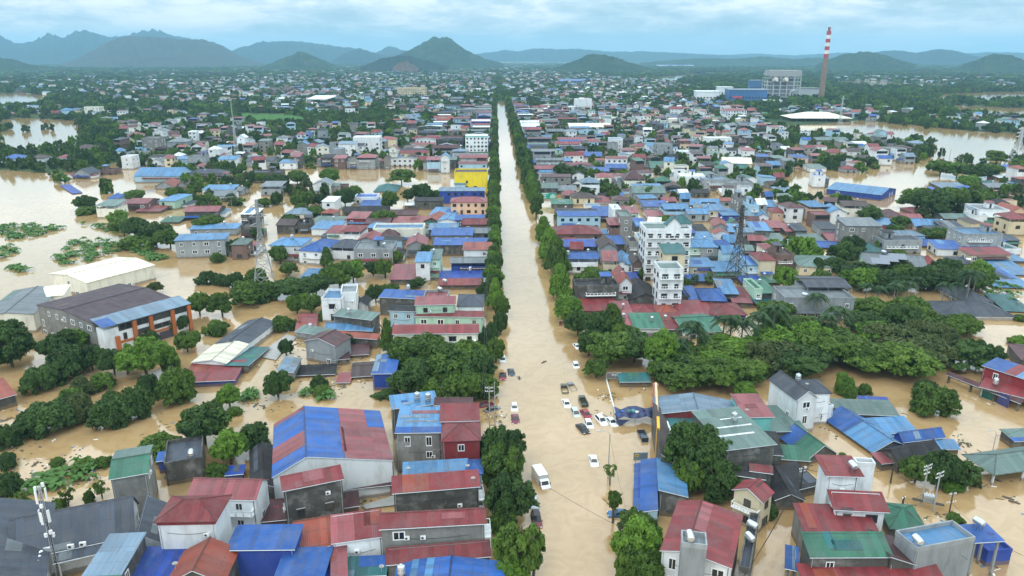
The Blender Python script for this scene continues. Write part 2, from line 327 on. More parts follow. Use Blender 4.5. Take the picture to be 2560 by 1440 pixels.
# ------------------------------------------------------------------ buildings
FOOT = []            # footprints (x, y, radius-ish half sizes, angle) so nothing grows through a house
N_WIN = 0
def storeys(h): return max(1, int(round((h + 1.6) / 3.3)))
WORDS = ['', 'one', 'two', 'three', 'four', 'five', 'six', 'seven', 'eight']
ROOFT = dict(flat='flat', sf='sloping', sb='sloping', sl='sloping', sr='sloping', gx='gabled', gy='gabled', hx='hipped', hy='hipped')
def roof_planes(typ, w, d, h, rh, ov, rf=.5):
    """list of (points, u direction); plus gable wall polygons"""
    X, Y = w / 2 + ov, d / 2 + ov; e = 1e-9
    if typ[0] == 's':
        hi = typ[1]; z = {'f': (h + rh, h + rh, h, h), 'b': (h, h, h + rh, h + rh), 'l': (h + rh, h, h, h + rh), 'r': (h, h + rh, h + rh, h)}[hi]
        P = [(-X, -Y, z[0]), (X, -Y, z[1]), (X, Y, z[2]), (-X, Y, z[3])]
        return [(P, (1, 0, 0) if hi in 'fb' else (0, 1, 0))]
    dz = rh * ov / max(.5, (d if typ[1] == 'x' else w) * .5)
    if typ[0] == 'g' and typ[1] == 'x':
        yr = -d / 2 + d * rf
        return [([(-X, -Y, h - dz), (X, -Y, h - dz), (X, yr, h + rh), (-X, yr, h + rh)], (1, 0, 0)), ([(-X, yr, h + rh), (X, yr, h + rh), (X, Y, h - dz), (-X, Y, h - dz)], (1, 0, 0))]
    if typ[0] == 'g':
        xr = -w / 2 + w * rf
        return [([(-X, -Y, h - dz), (xr, -Y, h + rh), (xr, Y, h + rh), (-X, Y, h - dz)], (0, 1, 0)), ([(xr, -Y, h + rh), (X, -Y, h - dz), (X, Y, h - dz), (xr, Y, h + rh)], (0, 1, 0))]
    if typ[0] == 'h':
        z = h - dz
        if typ[1] == 'x':
            k = max(.1, X - min(X * .92, Y)) ; a, b = (-k, 0, h + rh), (k, 0, h + rh)
            return [([(-X, -Y, z), (X, -Y, z), b, a], (1, 0, 0)), ([(X, Y, z), (-X, Y, z), a, b], (1, 0, 0)), ([(X, -Y, z), (X, Y, z), b], (0, 1, 0)), ([(-X, Y, z), (-X, -Y, z), a], (0, 1, 0))]
        k = max(.1, Y - min(Y * .92, X)); a, b = (0, -k, h + rh), (0, k, h + rh)
        return [([(-X, -Y, z), (X, -Y, z), a], (1, 0, 0)), ([(X, Y, z), (-X, Y, z), b], (1, 0, 0)), ([(X, -Y, z), (X, Y, z), b, a], (0, 1, 0)), ([(-X, Y, z), (-X, -Y, z), a, b], (0, 1, 0))]
    return []
def clutter(top, w, d, h, roof, rc, wc, x, y):
    """the lean-tos, annexes, stair boxes and balconies every one of these houses has grown"""
    if rnd.random() < .45 and h > 3:
        z = min(h - .6, rnd.choice((2.2, 2.8, 3.4))); a = rnd.uniform(.5, 1.0) * w; x0 = rnd.uniform(-x, x - a); m = MB(); dp = rnd.uniform(1.2, 2.4)
        m.slab([(x0, -y - dp, z - .5), (x0 + a, -y - dp, z - .5), (x0 + a, -y - .02, z), (x0, -y - .02, z)], .07, (1, 0, 0)); m.obj('awning', roof_mat(rnd.choice('bBrrmldkag')), top)
    if rnd.random() < .40 and h > 3.5:
        s = rnd.choice((-1, 1)); aw = rnd.uniform(2.2, 4.2); hh = h * rnd.uniform(.35, .75); y0 = rnd.uniform(-y, 0); y1 = min(y, y0 + d * rnd.uniform(.4, .9))
        a, b = (x + .01, x + aw) if s > 0 else (-x - aw, -x - .01); m = MB(); m.box(a, b, y0, y1, -2.5, hh, 0, 'b'); o = m.obj('annex', wall_mat(rnd.choice('kgdwcg')), top)
        m = MB(); m.slab([(a - .25, y0 - .3, hh + .1), (b + .25, y0 - .3, hh + .1), (b + .25, y1 + .3, hh + .7), (a - .25, y1 + .3, hh + .7)], .08, (1, 0, 0)); m.obj('annex_roof', roof_mat(rnd.choice('brplmdkatgs')), o)
    if roof == 'flat' and rnd.random() < .75 and w > 4:
        bw, bd = min(3.4, w * .45), min(3.6, d * .4); x0 = rnd.uniform(-x + .4, x - bw - .4) if x - bw - .4 > -x + .4 else -x + .4; y0 = rnd.uniform(0, max(.1, y - bd - .4)); m = MB(); m.box(x0, x0 + bw, y0, y0 + bd, h - .3, h + 2.3); o = m.obj('stair_box', wall_mat(wc), top)
        m = MB(); m.slab([(x0 - .3, y0 - .5, h + 2.4), (x0 + bw + .3, y0 - .5, h + 2.4), (x0 + bw + .3, y0 + bd + .3, h + 2.9), (x0 - .3, y0 + bd + .3, h + 2.9)], .08, (1, 0, 0)); m.obj('stair_roof', roof_mat(rnd.choice('brpladks')), o)
        put('door', WIN['d'], o, (x0 + bw / 2, y0 - .02, h + .85), 0, (.9, 1, 2.0))
    if h > 5 and rnd.random() < .35:
        zz = h - 3.0; put('balcony', BALC, top, (rnd.uniform(-.1, .1) * w, -y, zz), 0, (w * rnd.uniform(.5, .95), rnd.uniform(.8, 1.3), 1.1))
    if rnd.random() < .22:
        m = MB(); tx, ty = rnd.uniform(-.3, .3) * w, rnd.uniform(-.2, .3) * d; tz = h + (1.2 if roof != 'flat' else 0); m.lathe([(0, tz - .4), (.5, tz - .4), (.52, tz + .9), (.3, tz + 1.15), (0, tz + 1.2)], 10, 0, tx, ty); m.bar((tx, ty, tz - 1.6), (tx, ty, tz - .4), .25); m.obj('rooftop_tank', M_STEEL, top, True)
def house(c, rz, w, d, h, roof='sf', rh=1.0, rc='r', wc='w', label=None, name='house', cat='house', win=1.0, ov=.5, rf=.5, wk=None, faces='flr',
          base=-2.5, open_sides=False, fascia=None, bal=None, patches=None, group=None, register=True, awn=None, gablec=None):
    """one building: an Empty at its base with wall, roof and windows as parts"""
    global N_WIN
    dist = math.hypot(c[0], c[1]); near = dist < 235
    top = thing(name, label or '', cat, (c[0], c[1], 0), rz, group)
    FOOT.append((c[0], c[1], w / 2, d / 2, rz, h, rh, roof))
    W_ = wall_mat(wc); x, y = w / 2, d / 2
    m = MB()
    planes = roof_planes(roof, w, d, h, rh, ov, rf)
    if open_sides:
        nx, ny = max(2, int(w / 5) + 1), max(2, int(d / 6) + 1)
        for i in range(nx):
            for j in range(ny):
                if 0 < i < nx - 1 and 0 < j < ny - 1: continue
                px, py = -x + .3 + (w - .6) * i / (nx - 1), -y + .3 + (d - .6) * j / (ny - 1)
                mm = MB(); mm.box(px - .16, px + .16, py - .16, py + .16, base, h + (.6 * rh if roof[0] in 'gh' and 0 else 0)); mm.obj('post', W_, top)
        mm = MB(); mm.box(-x, x, -y, -y + .25, h - .5, h - .05); mm.obj('beam', W_, top)
    else:
        hw = h
        if name == 'house' and label is None and roof in ('sb', 'gx', 'hx') and h > 5.2 and dist < 620 and rnd.random() < .42:
            hw = h - 2.3; open_top = True                     # a roof on posts over the top terrace
            m.box(-x, x, -y, y, base, hw, 0, 'b'); m.obj('wall', W_, top)
            mm = MB(); t = .15
            for q in ((-x, x, -y, -y + t), (-x, x, y - t, y), (-x, -x + t, -y + t, y - t), (x - t, x, -y + t, y - t)): mm.box(*q, hw, hw + .8)
            mm.obj('parapet', W_, top)
            for px_ in (-x + .2, 0, x - .2):
                for py_ in (-y + .2, y - .2): mm = MB(); mm.box(px_ - .1, px_ + .1, py_ - .1, py_ + .1, hw, h + (rh * .9 if roof == 'sb' and py_ > 0 else 0)); mm.obj('post', W_, top)
            if rnd.random() < .7: mm = MB(); mm.box(-x * .5, x * .6, 0, y - .3, hw, h - .1); mm.obj('room', wall_mat(rnd.choice('kgdw')), top)
        elif roof == 'flat': m.box(-x, x, -y, y, base, h - .35, 0, 'b')
        elif roof[0] == 'g':
            m.box(-x, x, -y, y, base, h, 0, 'tb')
            if roof[1] == 'x':
                yr = -y + d * rf
                for s in (-1, 1): m.face([(s * x, -y * s, h), (s * x, y * s, h), (s * x, yr, h + rh - .02)], 1 if gablec else 0)
            else:
                xr = -x + w * rf
                for s in (-1, 1): m.face([(-x * -s, s * y, h), (x * -s, s * y, h), (xr, s * y, h + rh - .02)], 1 if gablec else 0)
        elif roof[0] == 's':
            hi = roof[1]; z = {'f': (h + rh, h + rh, h, h), 'b': (h, h, h + rh, h + rh), 'l': (h + rh, h, h, h + rh), 'r': (h, h + rh, h + rh, h)}[hi]
            q = [(-x, -y), (x, -y), (x, y), (-x, y)]
            for k in range(4):
                a, b = k, (k + 1) % 4; m.face([(*q[a], base), (*q[b], base), (*q[b], z[b] - .06), (*q[a], z[a] - .06)])
        else: m.box(-x, x, -y, y, base, h, 0, 'b')
        if not top.children or not any(o_.name.startswith('wall') for o_ in top.children): m.obj('wall', [W_] + ([wall_mat(gablec)] if gablec else []), top)
    RM = roof_mat(rc)
    if roof == 'flat':
        mm = MB(); t = .18
        mm.box(-x - .05, x + .05, -y - .05, -y + t, h - .35, h + .45); mm.box(-x - .05, x + .05, y - t, y + .05, h - .35, h + .45)
        mm.box(-x - .05, -x + t, -y + t, y - t, h - .35, h + .45); mm.box(x - t, x + .05, -y + t, y - t, h - .35, h + .45)
        mm.obj('parapet', W_, top)
        mm = MB(); mm.slab([(-x + t, -y + t, h - .3), (x - t, -y + t, h - .3), (x - t, y - t, h - .3), (-x + t, y - t, h - .3)], .04, (1, 0, 0)); mm.obj('roof', RM, top)
    else:
        mm = MB()
        for P, U in planes: mm.slab(P, .10, U)
        ro = mm.obj('roof', RM, top)
        if near or dist < 420:
            mm = MB()
            if roof[0] == 'g':
                P = planes[0][0]; a, b = (P[2], P[3]) if roof[1] == 'x' else (P[1], P[2]); mm.bar(Vector(a) + Vector((0, 0, .02)), Vector(b) + Vector((0, 0, .02)), .16)
            elif roof[0] == 'h':
                for P, U in planes[:2]:
                    P2 = P
                    if len(P2) == 4:
                        mm.bar(P2[0], P2[3], .11); mm.bar(P2[1], P2[2], .11)
                    else:
                        mm.bar(P2[0], P2[2], .11); mm.bar(P2[1], P2[2], .11)
                if roof[1] == 'x': P = planes[0][0]; mm.bar(P[2], P[3], .14)
                else: P = planes[2][0]; mm.bar(P[2], P[3], .14)
            if mm.v: mm.obj('ridge_cap', RM, ro)
            if near and roof[0] != 'h':                       # eave gutters and verge trims
                for P, U in planes:
                    a, b = (P[0], P[1])
                    mm = MB(); mm.bar((a[0], a[1] - .04, a[2] - .06), (b[0], b[1] - .04, b[2] - .06), .07); mm.obj('eave_trim', M_GUTTER, ro)
    if patches is None and roof in ('sb', 'gx', 'sl', 'sr', 'gy') and rnd.random() < .5 and dist < 520 and rc != 'c':
        patches = []; al = dict(b='lBs', B='bd', l='bsa', r='pmo', p='rmo', o='rpm', m='nr', g='te', t='ga', d='a', k='d', a='sdt', s='lab', e='gt', n='m', w='al', u='m').get(rc, 'a')
        for _ in range(rnd.choice((1, 1, 2))):
            u0, v0 = rnd.uniform(0, .7), rnd.uniform(0, .6); patches.append((rnd.randrange(len(planes)), u0, min(1, u0 + rnd.uniform(.1, .4)), v0, min(1, v0 + rnd.choice((.15, .4, 1))), rnd.choice(al)))
    if fascia:
        X, Y = w / 2 + .12, d / 2 + .12; fh = 1.0
        mm = MB(); mm.box(-X, X, -Y, Y, h - fh, h - .12, 0, 'tb'); mm.obj('fascia', wall_mat(fascia), top)
    if patches:                                               # sheets of another colour laid over the first
        for (pi, u0, u1, v0, v1, cc) in patches:
            P = [Vector(p) for p in planes[pi][0]]
            def bl(u, v): return (P[0] * (1 - u) + P[1] * u) * (1 - v) + (P[3] * (1 - u) + P[2] * u) * v + Vector((0, 0, .035))
            mm = MB(); mm.slab([bl(u0, v0), bl(u1, v0), bl(u1, v1), bl(u0, v1)], .03, planes[pi][1]); mm.obj('roof_sheet', roof_mat(cc), ro)
    # windows
    if win and not open_sides:
        wk = wk or rnd.choice('wwd')
        sides = dict(f=(w, 0, -y, 0), l=(d, -x, 0, -math.pi / 2), r=(d, x, 0, math.pi / 2))
        lv = []; zz = hw - 1.75 - (.5 if roof == 'flat' else 0)
        while zz > .2 and len(lv) < 7: lv.append(zz); zz -= 3.3
        for fc in faces:
            L, ox, oy, rot = sides[fc]
            # skip walls that the street side cannot see
            wx, wy = ox * math.cos(rz) - oy * math.sin(rz), ox * math.sin(rz) + oy * math.cos(rz)
            if (wx * (c[0] + wx) + wy * (c[1] + wy)) > 0: continue
            n = max(1, int(L / (3.2 if win >= 1 else 4.2)))
            for z in lv:
                for k in range(n):
                    if rnd.random() > min(1, .85 * win): continue
                    if N_WIN > 3600: continue
                    pos = -L / 2 + L * (k + .5) / n
                    ww, hh = (1.3, 1.5) if rnd.random() < .62 else (2.0, 1.6)
                    if rnd.random() < .15: ww, hh = 1.2, 2.2
                    ww = min(ww, L / n * .8)
                    lx, ly = (pos, oy) if fc == 'f' else (ox, pos if fc == 'r' else -pos)
                    zc = max(z, .3 + hh / 2 - .6) - (.3 if hh > 2 else 0)
                    if near:
                        o = put('window', WIN[wk + 'f'], top, (lx, ly, zc), rot, (ww, 1, hh)); put('pane', PANE, o)
                        if rnd.random() < .25: put('window_awning', AWN, o, (0, 0, .56), 0, (1, 1, .7))
                    else: put('window', WIN[wk], top, (lx, ly, zc), rot, (ww, 1.4, hh))
                    N_WIN += 1
                    if rnd.random() < .07 and dist < 330: put('air_conditioner', AC, top, (lx + (1.25 if fc == 'f' else 0) * 1, ly + (0 if fc == 'f' else 1.25), zc - .4) if L / n > 2.6 else (lx, ly, zc - 1.1), rot)
    if near and not open_sides and h > 3 and name == 'house':       # drain pipes, dish and vent that show on the nearest houses
        for sx in ((-1, 1) if rnd.random() < .5 else (rnd.choice((-1, 1)),)):
            mm = MB(); xx = sx * (x - .25); mm.bar((xx, -y - .07, -1), (xx, -y - .07, h - .15), .05, 0, 6); mm.obj('drain_pipe', M_GUTTER if rnd.random() < .6 else FRAME_D, top)
        if rnd.random() < .16:
            mm = MB(); zz = h + rh * .3; px_, py_ = rnd.choice((-.44, .44)) * w, -y * rnd.uniform(.3, .8); mm.bar((px_, py_, zz - 1.0), (px_, py_, zz + .9), .035); mm.lathe([(0, zz + .75), (.25, zz + .82), (.42, zz + .98)], 12, 0, px_, py_); mm.obj('satellite_dish', M_CONC, top)
        if wc in 'kgdw' and h > 5 and rnd.random() < .6:
            put('air_conditioner', AC, top, (rnd.uniform(-.35, .35) * w, -y, h - rnd.uniform(2.2, 3.6)))
        if rnd.random() < .45:
            mm = MB(); zz = h - rnd.uniform(1.5, 3); n_ = 7; x0, x1 = -x * .7, x * .7
            for k_ in range(n_ - 1): mm.bar((x0 + (x1 - x0) * k_ / (n_ - 1), -y - .1, zz - .35 * math.sin(math.pi * k_ / (n_ - 1))), (x0 + (x1 - x0) * (k_ + 1) / (n_ - 1), -y - .1, zz - .35 * math.sin(math.pi * (k_ + 1) / (n_ - 1))), .03)
            mm.obj('cable', M_CABLE, top)
    if bal:
        for fc in bal:
            L, ox, oy, rot = dict(f=(w, 0, -y, 0), l=(d, -x, 0, -math.pi / 2), r=(d, x, 0, math.pi / 2))[fc]
            zz = h - 3.0
            while zz > .6:
                put('balcony', BALC, top, (ox, oy, zz), rot, (L * .96, 1.1, 1.15)); zz -= 3.3
    if name == 'house' and label is None and dist < 620 and not open_sides:
        clutter(top, w, d, h, roof, rc, wc, x, y)
    desc = '%s %s, %s %s roof' % (WALL_NAME[wc], cat, ROOF_NAME[rc], ROOFT.get(roof, 'flat'))
    if not open_sides and cat in ('house', 'shop house'): desc = WORDS[min(8, storeys(h))] + ' storey ' + desc
    if register and not label: THINGS.append((top, (c[0], c[1]), desc, cat))
    return top
def Q(A, B, C, h, roof='sb', rh=1.0, rc='r', wc='w', label=None, ov=.35, ridge=False, ow=1.0, **k):
    """building from the photograph's roof corners: A front-left eave, B front-right eave, C back-left (on the ridge if ridge=True)"""
    zz = dict(sb=(0, 0, 1), sf=(1, 1, 0), sl=(1, 0, 1), sr=(0, 1, 0)).get(roof, (0, 0, 1 if ridge else 0))
    a, b, c = (at(*p, h + rh * q)[:2] for p, q in zip((A, B, C), zz))
    u, v = b - a, c - a; lu, lv = np.hypot(*u), np.hypot(*v)
    r1 = math.atan2(u[1], u[0]); r2 = math.atan2(v[1], v[0]) - math.pi / 2
    dr = (r2 - r1 + math.pi) % (2 * math.pi) - math.pi
    rz = r1 + dr * ow * lv ** 2 / (lu ** 2 + lv ** 2)              # the longer edge tells the direction better
    eu, ev = np.array([math.cos(rz), math.sin(rz)]), np.array([-math.sin(rz), math.cos(rz)])
    w, d = float(u @ eu), abs(float(v @ ev))
    ctr = (a + b) / 2 + ev * (d / 2 - float((b - a) @ ev) * .0)
    ctr = a + eu * w / 2 + ev * d / 2 + ev * float(u @ ev) / 2 + eu * float(v @ eu) / 2
    if ridge: ctr = ctr + ev * d / 2; d *= 2
    return house(ctr, rz, w, d, h, roof, rh, rc, wc, label, ov=ov, **k)
def M(cx, by, wpx, hpx, d, roof='sf', rh=1.0, rc='r', wc='w', rot=0, label=None, **k):
    """building from its front wall at the waterline: centre column, waterline row, width and height in photograph pixels"""
    g = at(cx, by, 0); dep = float((g - np.array([0, 0, CAM_H])) @ _f)
    w = wpx * dep / F; h = height_at(cx, by - hpx, g)
    rz = R(rot); ctr = g[:2] + np.array([-math.sin(rz), math.cos(rz)]) * d / 2
    return house(ctr, rz, w, d, max(.5, h), roof, rh, rc, wc, label, **k)
# ------------------------------------------------------------------ vegetation prototypes
def fast_mesh(name, verts, quads, tone, mat, smooth=False):
    me = bpy.data.meshes.new(name); nv, nf = len(verts), len(quads)
    me.vertices.add(nv); me.vertices.foreach_set('co', verts.astype('f').ravel())
    me.loops.add(nf * 4); me.polygons.add(nf)
    me.loops.foreach_set('vertex_index', quads.astype('i').ravel())
    me.polygons.foreach_set('loop_start', np.arange(0, nf * 4, 4, dtype='i'))
    if smooth: me.polygons.foreach_set('use_smooth', [True] * nf)
    me.update(calc_edges=True)
    a = me.attributes.new('tone', 'FLOAT', 'FACE'); a.data.foreach_set('value', np.clip(tone, 0, 1).astype('f'))
    me.materials.append(mat); return me
def cards(cen, nor, size, asp, g):
    """bent leaf-spray quads at cen facing nor"""
    n = len(cen); ref = g.normal(size=(n, 3)); t1 = np.cross(nor, ref); t1 /= np.linalg.norm(t1, axis=1)[:, None] + 1e-9
    t2 = np.cross(nor, t1); s = size[:, None]
    v = np.stack([cen - t1 * s * .5 * asp, cen - t2 * s * .5, cen + t1 * s * .5 * asp, cen + t2 * s * .5], 1)
    v[:, 0] -= nor * s * .12; v[:, 2] -= nor * s * .12
    return v.reshape(-1, 3), np.arange(4 * n).reshape(-1, 4)
def sphere_quads(n=6, m=8):
    v = []; q = []
    for i in range(n + 1):
        th = math.pi * i / n
        for j in range(m): v.append((math.sin(th) * math.cos(2 * math.pi * j / m), math.sin(th) * math.sin(2 * math.pi * j / m), math.cos(th)))
    for i in range(n):
        for j in range(m): q.append((i * m + j, (i + 1) * m + j, (i + 1) * m + (j + 1) % m, i * m + (j + 1) % m))
    return np.array(v), np.array(q)
SPH = sphere_quads(4, 6)
def crown(seed, kind, ncl, per, size, mat):
    g = np.random.default_rng(seed); V = []; QD = []; T = []; off = 0
    if kind == 'cone':
        h = g.random(ncl) ** .8; a = g.random(ncl) * 2 * math.pi; rr = (1 - h * .86) ** .8 * (.55 + .4 * g.random(ncl))
        cc = np.stack([rr * np.cos(a), rr * np.sin(a), .06 + h * .9], 1); cr = .20 + .16 * (1 - h)
        zs = .42
    elif kind == 'dome':
        a = g.random(ncl) * 2 * math.pi; h = g.random(ncl) ** .7; rr = np.sqrt(1 - (h * .9) ** 2) * (.55 + .42 * g.random(ncl))
        cc = np.stack([rr * np.cos(a), rr * np.sin(a), .08 + h * .72], 1); cr = .14 + .13 * g.random(ncl); zs = .75
    elif kind == 'layer':                                   # spreading, tiered crown with gaps
        a = g.random(ncl) * 2 * math.pi; h = np.round(g.random(ncl) * 3) / 3; rr = np.sqrt(g.random(ncl)) * (.95 - .35 * h)
        cc = np.stack([rr * np.cos(a), rr * np.sin(a), .25 + h * .62 - .16 * rr], 1); cr = .17 + .1 * g.random(ncl); zs = .45
    else:
        u = g.normal(size=(ncl, 3)); u /= np.linalg.norm(u, axis=1)[:, None]; k = (.5 + .45 * g.random(ncl) ** .6)[:, None]
        cc = u * k; cc[:, 2] = .5 + cc[:, 2] * .46; cr = .13 + .15 * g.random(ncl); zs = .62
    lob = 1 + .18 * np.sin(3 * np.arctan2(cc[:, 1], cc[:, 0]) + seed) + .1 * np.sin(5 * np.arctan2(cc[:, 1], cc[:, 0]) + 2 * seed); cc[:, :2] *= lob[:, None]
    tone = g.random(ncl)
    for c, r, tn in zip(cc, cr, tone):
        n = per; u = g.normal(size=(n, 3)); u /= np.linalg.norm(u, axis=1)[:, None]; u[:, 2] = np.where(u[:, 2] < -.35, -u[:, 2], u[:, 2])
        p = c + u * r * (.62 + .5 * g.random(n))[:, None] * np.array([1, 1, zs * 1.2])
        nor = u * .8 + np.array([0, 0, .55]) + g.normal(size=(n, 3)) * .38; nor /= np.linalg.norm(nor, axis=1)[:, None]
        v, q = cards(p, nor, size * (.6 + .8 * g.random(n)), 1.7, g)
        V.append(v); QD.append(q + off); off += len(v); T.append(np.clip(tn * .6 + .4 * g.random(n), 0, 1))
        if kind != 'thin':
            sv = SPH[0] * r * .62 * np.array([1, 1, zs * 1.15]) + c; V.append(sv); QD.append(SPH[1] + off); off += len(sv); T.append(np.full(len(SPH[1]), tn * .3))  # inner core set darker: shade inside the crown put into the leaf tone
    return fast_mesh('crown', np.concatenate(V), np.concatenate(QD), np.concatenate(T), mat)
def trunk_mesh(seed, limbs=5, lean=.06):
    g = random.Random(seed); m = MB(); n = 6
    pts = [Vector((0, 0, -.6)), Vector((g.uniform(-lean, lean), g.uniform(-lean, lean), .5)), Vector((g.uniform(-lean, lean) * 2, g.uniform(-lean, lean) * 2, 1.0))]
    m.bar(pts[0], pts[1], .055, 0, n, .045); m.bar(pts[1], pts[2], .045, 0, n, .03)
    for k in range(limbs):
        a = 2 * math.pi * (k + g.random() * .6) / limbs; s = pts[1].lerp(pts[2], .3 + .7 * g.random())
        e = s + Vector((math.cos(a) * .35, math.sin(a) * .35, .35 + .3 * g.random())); m.bar(s, e, .026, 0, 5, .012)
    return m.mesh('trunk', [M_BARK])
CROWNS = {'broad': [], 'round': [], 'cone': [], 'dome': [], 'layer': [], 'thin': []}
for i, mt in enumerate(('leaf_dark', 'leaf_mid', 'leaf_bright', 'leaf_dark', 'leaf_mid', 'leaf_olive')):
    CROWNS['broad'].append(crown(10 + i, 'broad', 84, 96, .088, MATS[mt]))
    CROWNS['round'].append(crown(30 + i, 'round', 78, 96, .085, MATS[mt]))
    CROWNS['cone'].append(crown(50 + i, 'cone', 90, 84, .085, MATS[('leaf_mid', 'leaf_bright', 'leaf_dark')[i % 3]]))
    CROWNS['dome'].append(crown(70 + i, 'dome', 90, 92, .085, MATS[mt]))
    CROWNS['layer'].append(crown(90 + i, 'layer', 90, 64, .088, MATS[mt]))
    CROWNS['thin'].append(crown(110 + i, 'thin', 30, 40, .10, MATS[mt]))
TONE_OF = dict(dark=(0, 3), mid=(1, 4), bright=(2,), olive=(5,), any=(0, 1, 2, 3, 4, 5), green=(0, 1, 3, 4))
TRUNKS = [trunk_mesh(i) for i in range(5)]
def palm_crown(seed):
    g = np.random.default_rng(seed); V = []; QD = []; T = []; off = 0
    for k in range(22):
        a = 2 * math.pi * k * .382 + g.random() * .4; up = 1.25 - 1.45 * (k / 22); L = .85 + .3 * g.random(); tn = g.random()
        d = np.array([math.cos(a), math.sin(a), 0]); side = np.array([-d[1], d[0], 0]); n = 12
        for i in range(n):
            s = (i + .6) / n; p = d * L * s * (math.cos(up) if s < 9 else 1); z = L * (math.sin(up) * s - .85 * s * s)
            b = np.array([p[0], p[1], z]); wl = .20 * math.sin(math.pi * min(1, s * .82 + .12)) + .03
            for sg in (-1, 1):
                tip = b + side * sg * wl + d * .10 * L + np.array([0, 0, -.42 * wl - .05]); wd = d * .034
                V.append(np.array([b - wd, b + wd, tip + wd * .6, tip - wd * .6])); QD.append(np.arange(4) + off); off += 4; T.append(tn * .6 + .4 * g.random())
    return fast_mesh('crown', np.concatenate(V), np.array(QD), np.array(T), MATS['palm_leaf'])
PALMS = [palm_crown(i) for i in range(4)]
_m = MB()
for k in range(7): _m.bar((0, 0, -.4 + .2 * k), (0, 0, -.2 + .2 * k), .024 - .001 * k, 0, 8, .0225 - .001 * k)
PALM_TRUNK = _m.mesh('trunk', [simple('palm_bark', (.20, .18, .15), .9, 0, .2, 3)])
def banana(seed):
    g = np.random.default_rng(seed); V = []; QD = []; T = []; off = 0
    for k in range(9):
        a = 2 * math.pi * k / 9 + g.random(); up = .5 + .8 * g.random(); L = .8 + .4 * g.random(); d = np.array([math.cos(a), math.sin(a), 0]); side = np.array([-d[1], d[0], 0]); tn = g.random(); o = g.normal(size=3) * .12; o[2] = 0
        for i in range(4):
            for sg in (-1, 1):
                q = []
                for s, wd in ((i / 4, 0), (i / 4, 1), ((i + 1) / 4, 1), ((i + 1) / 4, 0)):
                    z = L * (math.sin(up) * s - .75 * s * s) + .25; wl = .17 * math.sin(math.pi * (s * .9 + .08)) * wd
                    q.append(o + d * L * s * math.cos(up) + np.array([0, 0, z]) + side * sg * wl + np.array([0, 0, .3 * wl]))
                V.append(np.array(q)); QD.append(np.arange(4) + off); off += 4; T.append(tn * .6 + .4 * g.random())
    return fast_mesh('leaf_sprays', np.concatenate(V), np.array(QD), np.array(T), MATS['banana_leaf'])
BANANAS = [banana(i) for i in range(4)]
TREES = []
TREE_DESC = dict(broad='broad crowned', round='round topped', cone='tall conical', dome='low dense', layer='spreading open', thin='thin young', palm='feathery palm', banana='banana like')
TONE_DESC = dict(dark='dark green', mid='green', bright='bright green', olive='olive green')
def tone_name(i): return 'dark' if i in (0, 3) else 'mid' if i in (1, 4) else 'bright' if i == 2 else 'olive'
def tree(g, r, h, kind='broad', tone='green', crown_base=None, name=None, group=None, register=True):
    """g ground point, r crown radius, h height of its top above the water"""
    rz = rnd.random() * 6.28
    t = thing(name or ('palm_tree' if kind == 'palm' else 'tree'), '', 'palm' if kind == 'palm' else 'tree', (float(g[0]), float(g[1]), float(g[2]) if len(g) > 2 else 0), rz, group)
    if kind == 'palm':
        put('trunk', PALM_TRUNK, t, None, 0, (h * .95 / 1.0 * .9 / .9, h * .9, h * .80)); put('crown', rnd.choice(PALMS), t, (0, 0, h * .80), 0, (r, r, r * .95)); tn = 'mid'
    else:
        lst = CROWNS[kind]; ids = TONE_OF[tone]; i = rnd.choice(ids)
        cb = crown_base if crown_base is not None else {'broad': .22, 'round': .16, 'cone': .10, 'dome': -.03, 'layer': .2, 'thin': .2}[kind]
        tn = tone_name(i)
        if kind == 'cone': tn = ('mid', 'bright', 'dark')[i % 3]
        put('trunk', rnd.choice(TRUNKS), t, None, 0, (h * .8, h * .8, h * .62)); put('crown', lst[i], t, (0, 0, h * cb), 0, (r * .88, r * .88, h * (1 - cb)))
        if kind in ('broad', 'round', 'dome', 'layer') and r > 2.2:      # uneven side limbs
            for _ in range(rnd.choice((1, 2, 2, 3))):
                an = rnd.random() * 6.28; k = rnd.uniform(.42, .66); of = r * rnd.uniform(.5, .72); hh = h * (1 - cb) * rnd.uniform(.5, .8)
                put('crown', CROWNS[rnd.choice(('broad', 'round', 'layer'))][rnd.choice(TONE_OF[tn])], t, (of * math.cos(an), of * math.sin(an), h * cb + h * (1 - cb) * rnd.uniform(-.02, .32)), rnd.random() * 6, (r * k, r * k, hh))
    TREES.append((float(g[0]), float(g[1]), r))
    if register: THINGS.append((t, (g[0], g[1]), (TONE_DESC[tn] + ' ' if kind != 'palm' else '') + TREE_DESC[kind] + (' tree' if kind not in ('palm',) else ' tree'), 'tree'))
    return t
def TP(cx, by, wpx, hpx, kind='broad', tone='green', **k):
    """tree from the photograph: base column and waterline row, crown width and total height in pixels"""
    g = at(cx, by, 0); dep = float((g - np.array([0, 0, CAM_H])) @ _f)
    h = max(1.2, height_at(cx, by - hpx, g)); return tree(g, wpx * dep / F / 2, h, kind, tone, **k)
DROWNED = []
def bush(g, r, h):
    DROWNED.append((rnd.choice(BANANAS), (float(g[0]), float(g[1]), 0.0), rnd.random() * 6, (r, r, h)))
AVENUE = []
# ------------------------------------------------------------------ setting: water, land, hills, haze
def inside(poly, X, Y):
    X = np.asarray(X, float); Y = np.asarray(Y, float); r = np.zeros(X.shape, bool); n = len(poly); j = n - 1
    for i in range(n):
        xi, yi = poly[i]; xj, yj = poly[j]
        r ^= ((yi > Y) != (yj > Y)) & (X < (xj - xi) * (Y - yi) / (yj - yi + 1e-12) + xi); j = i
    return r
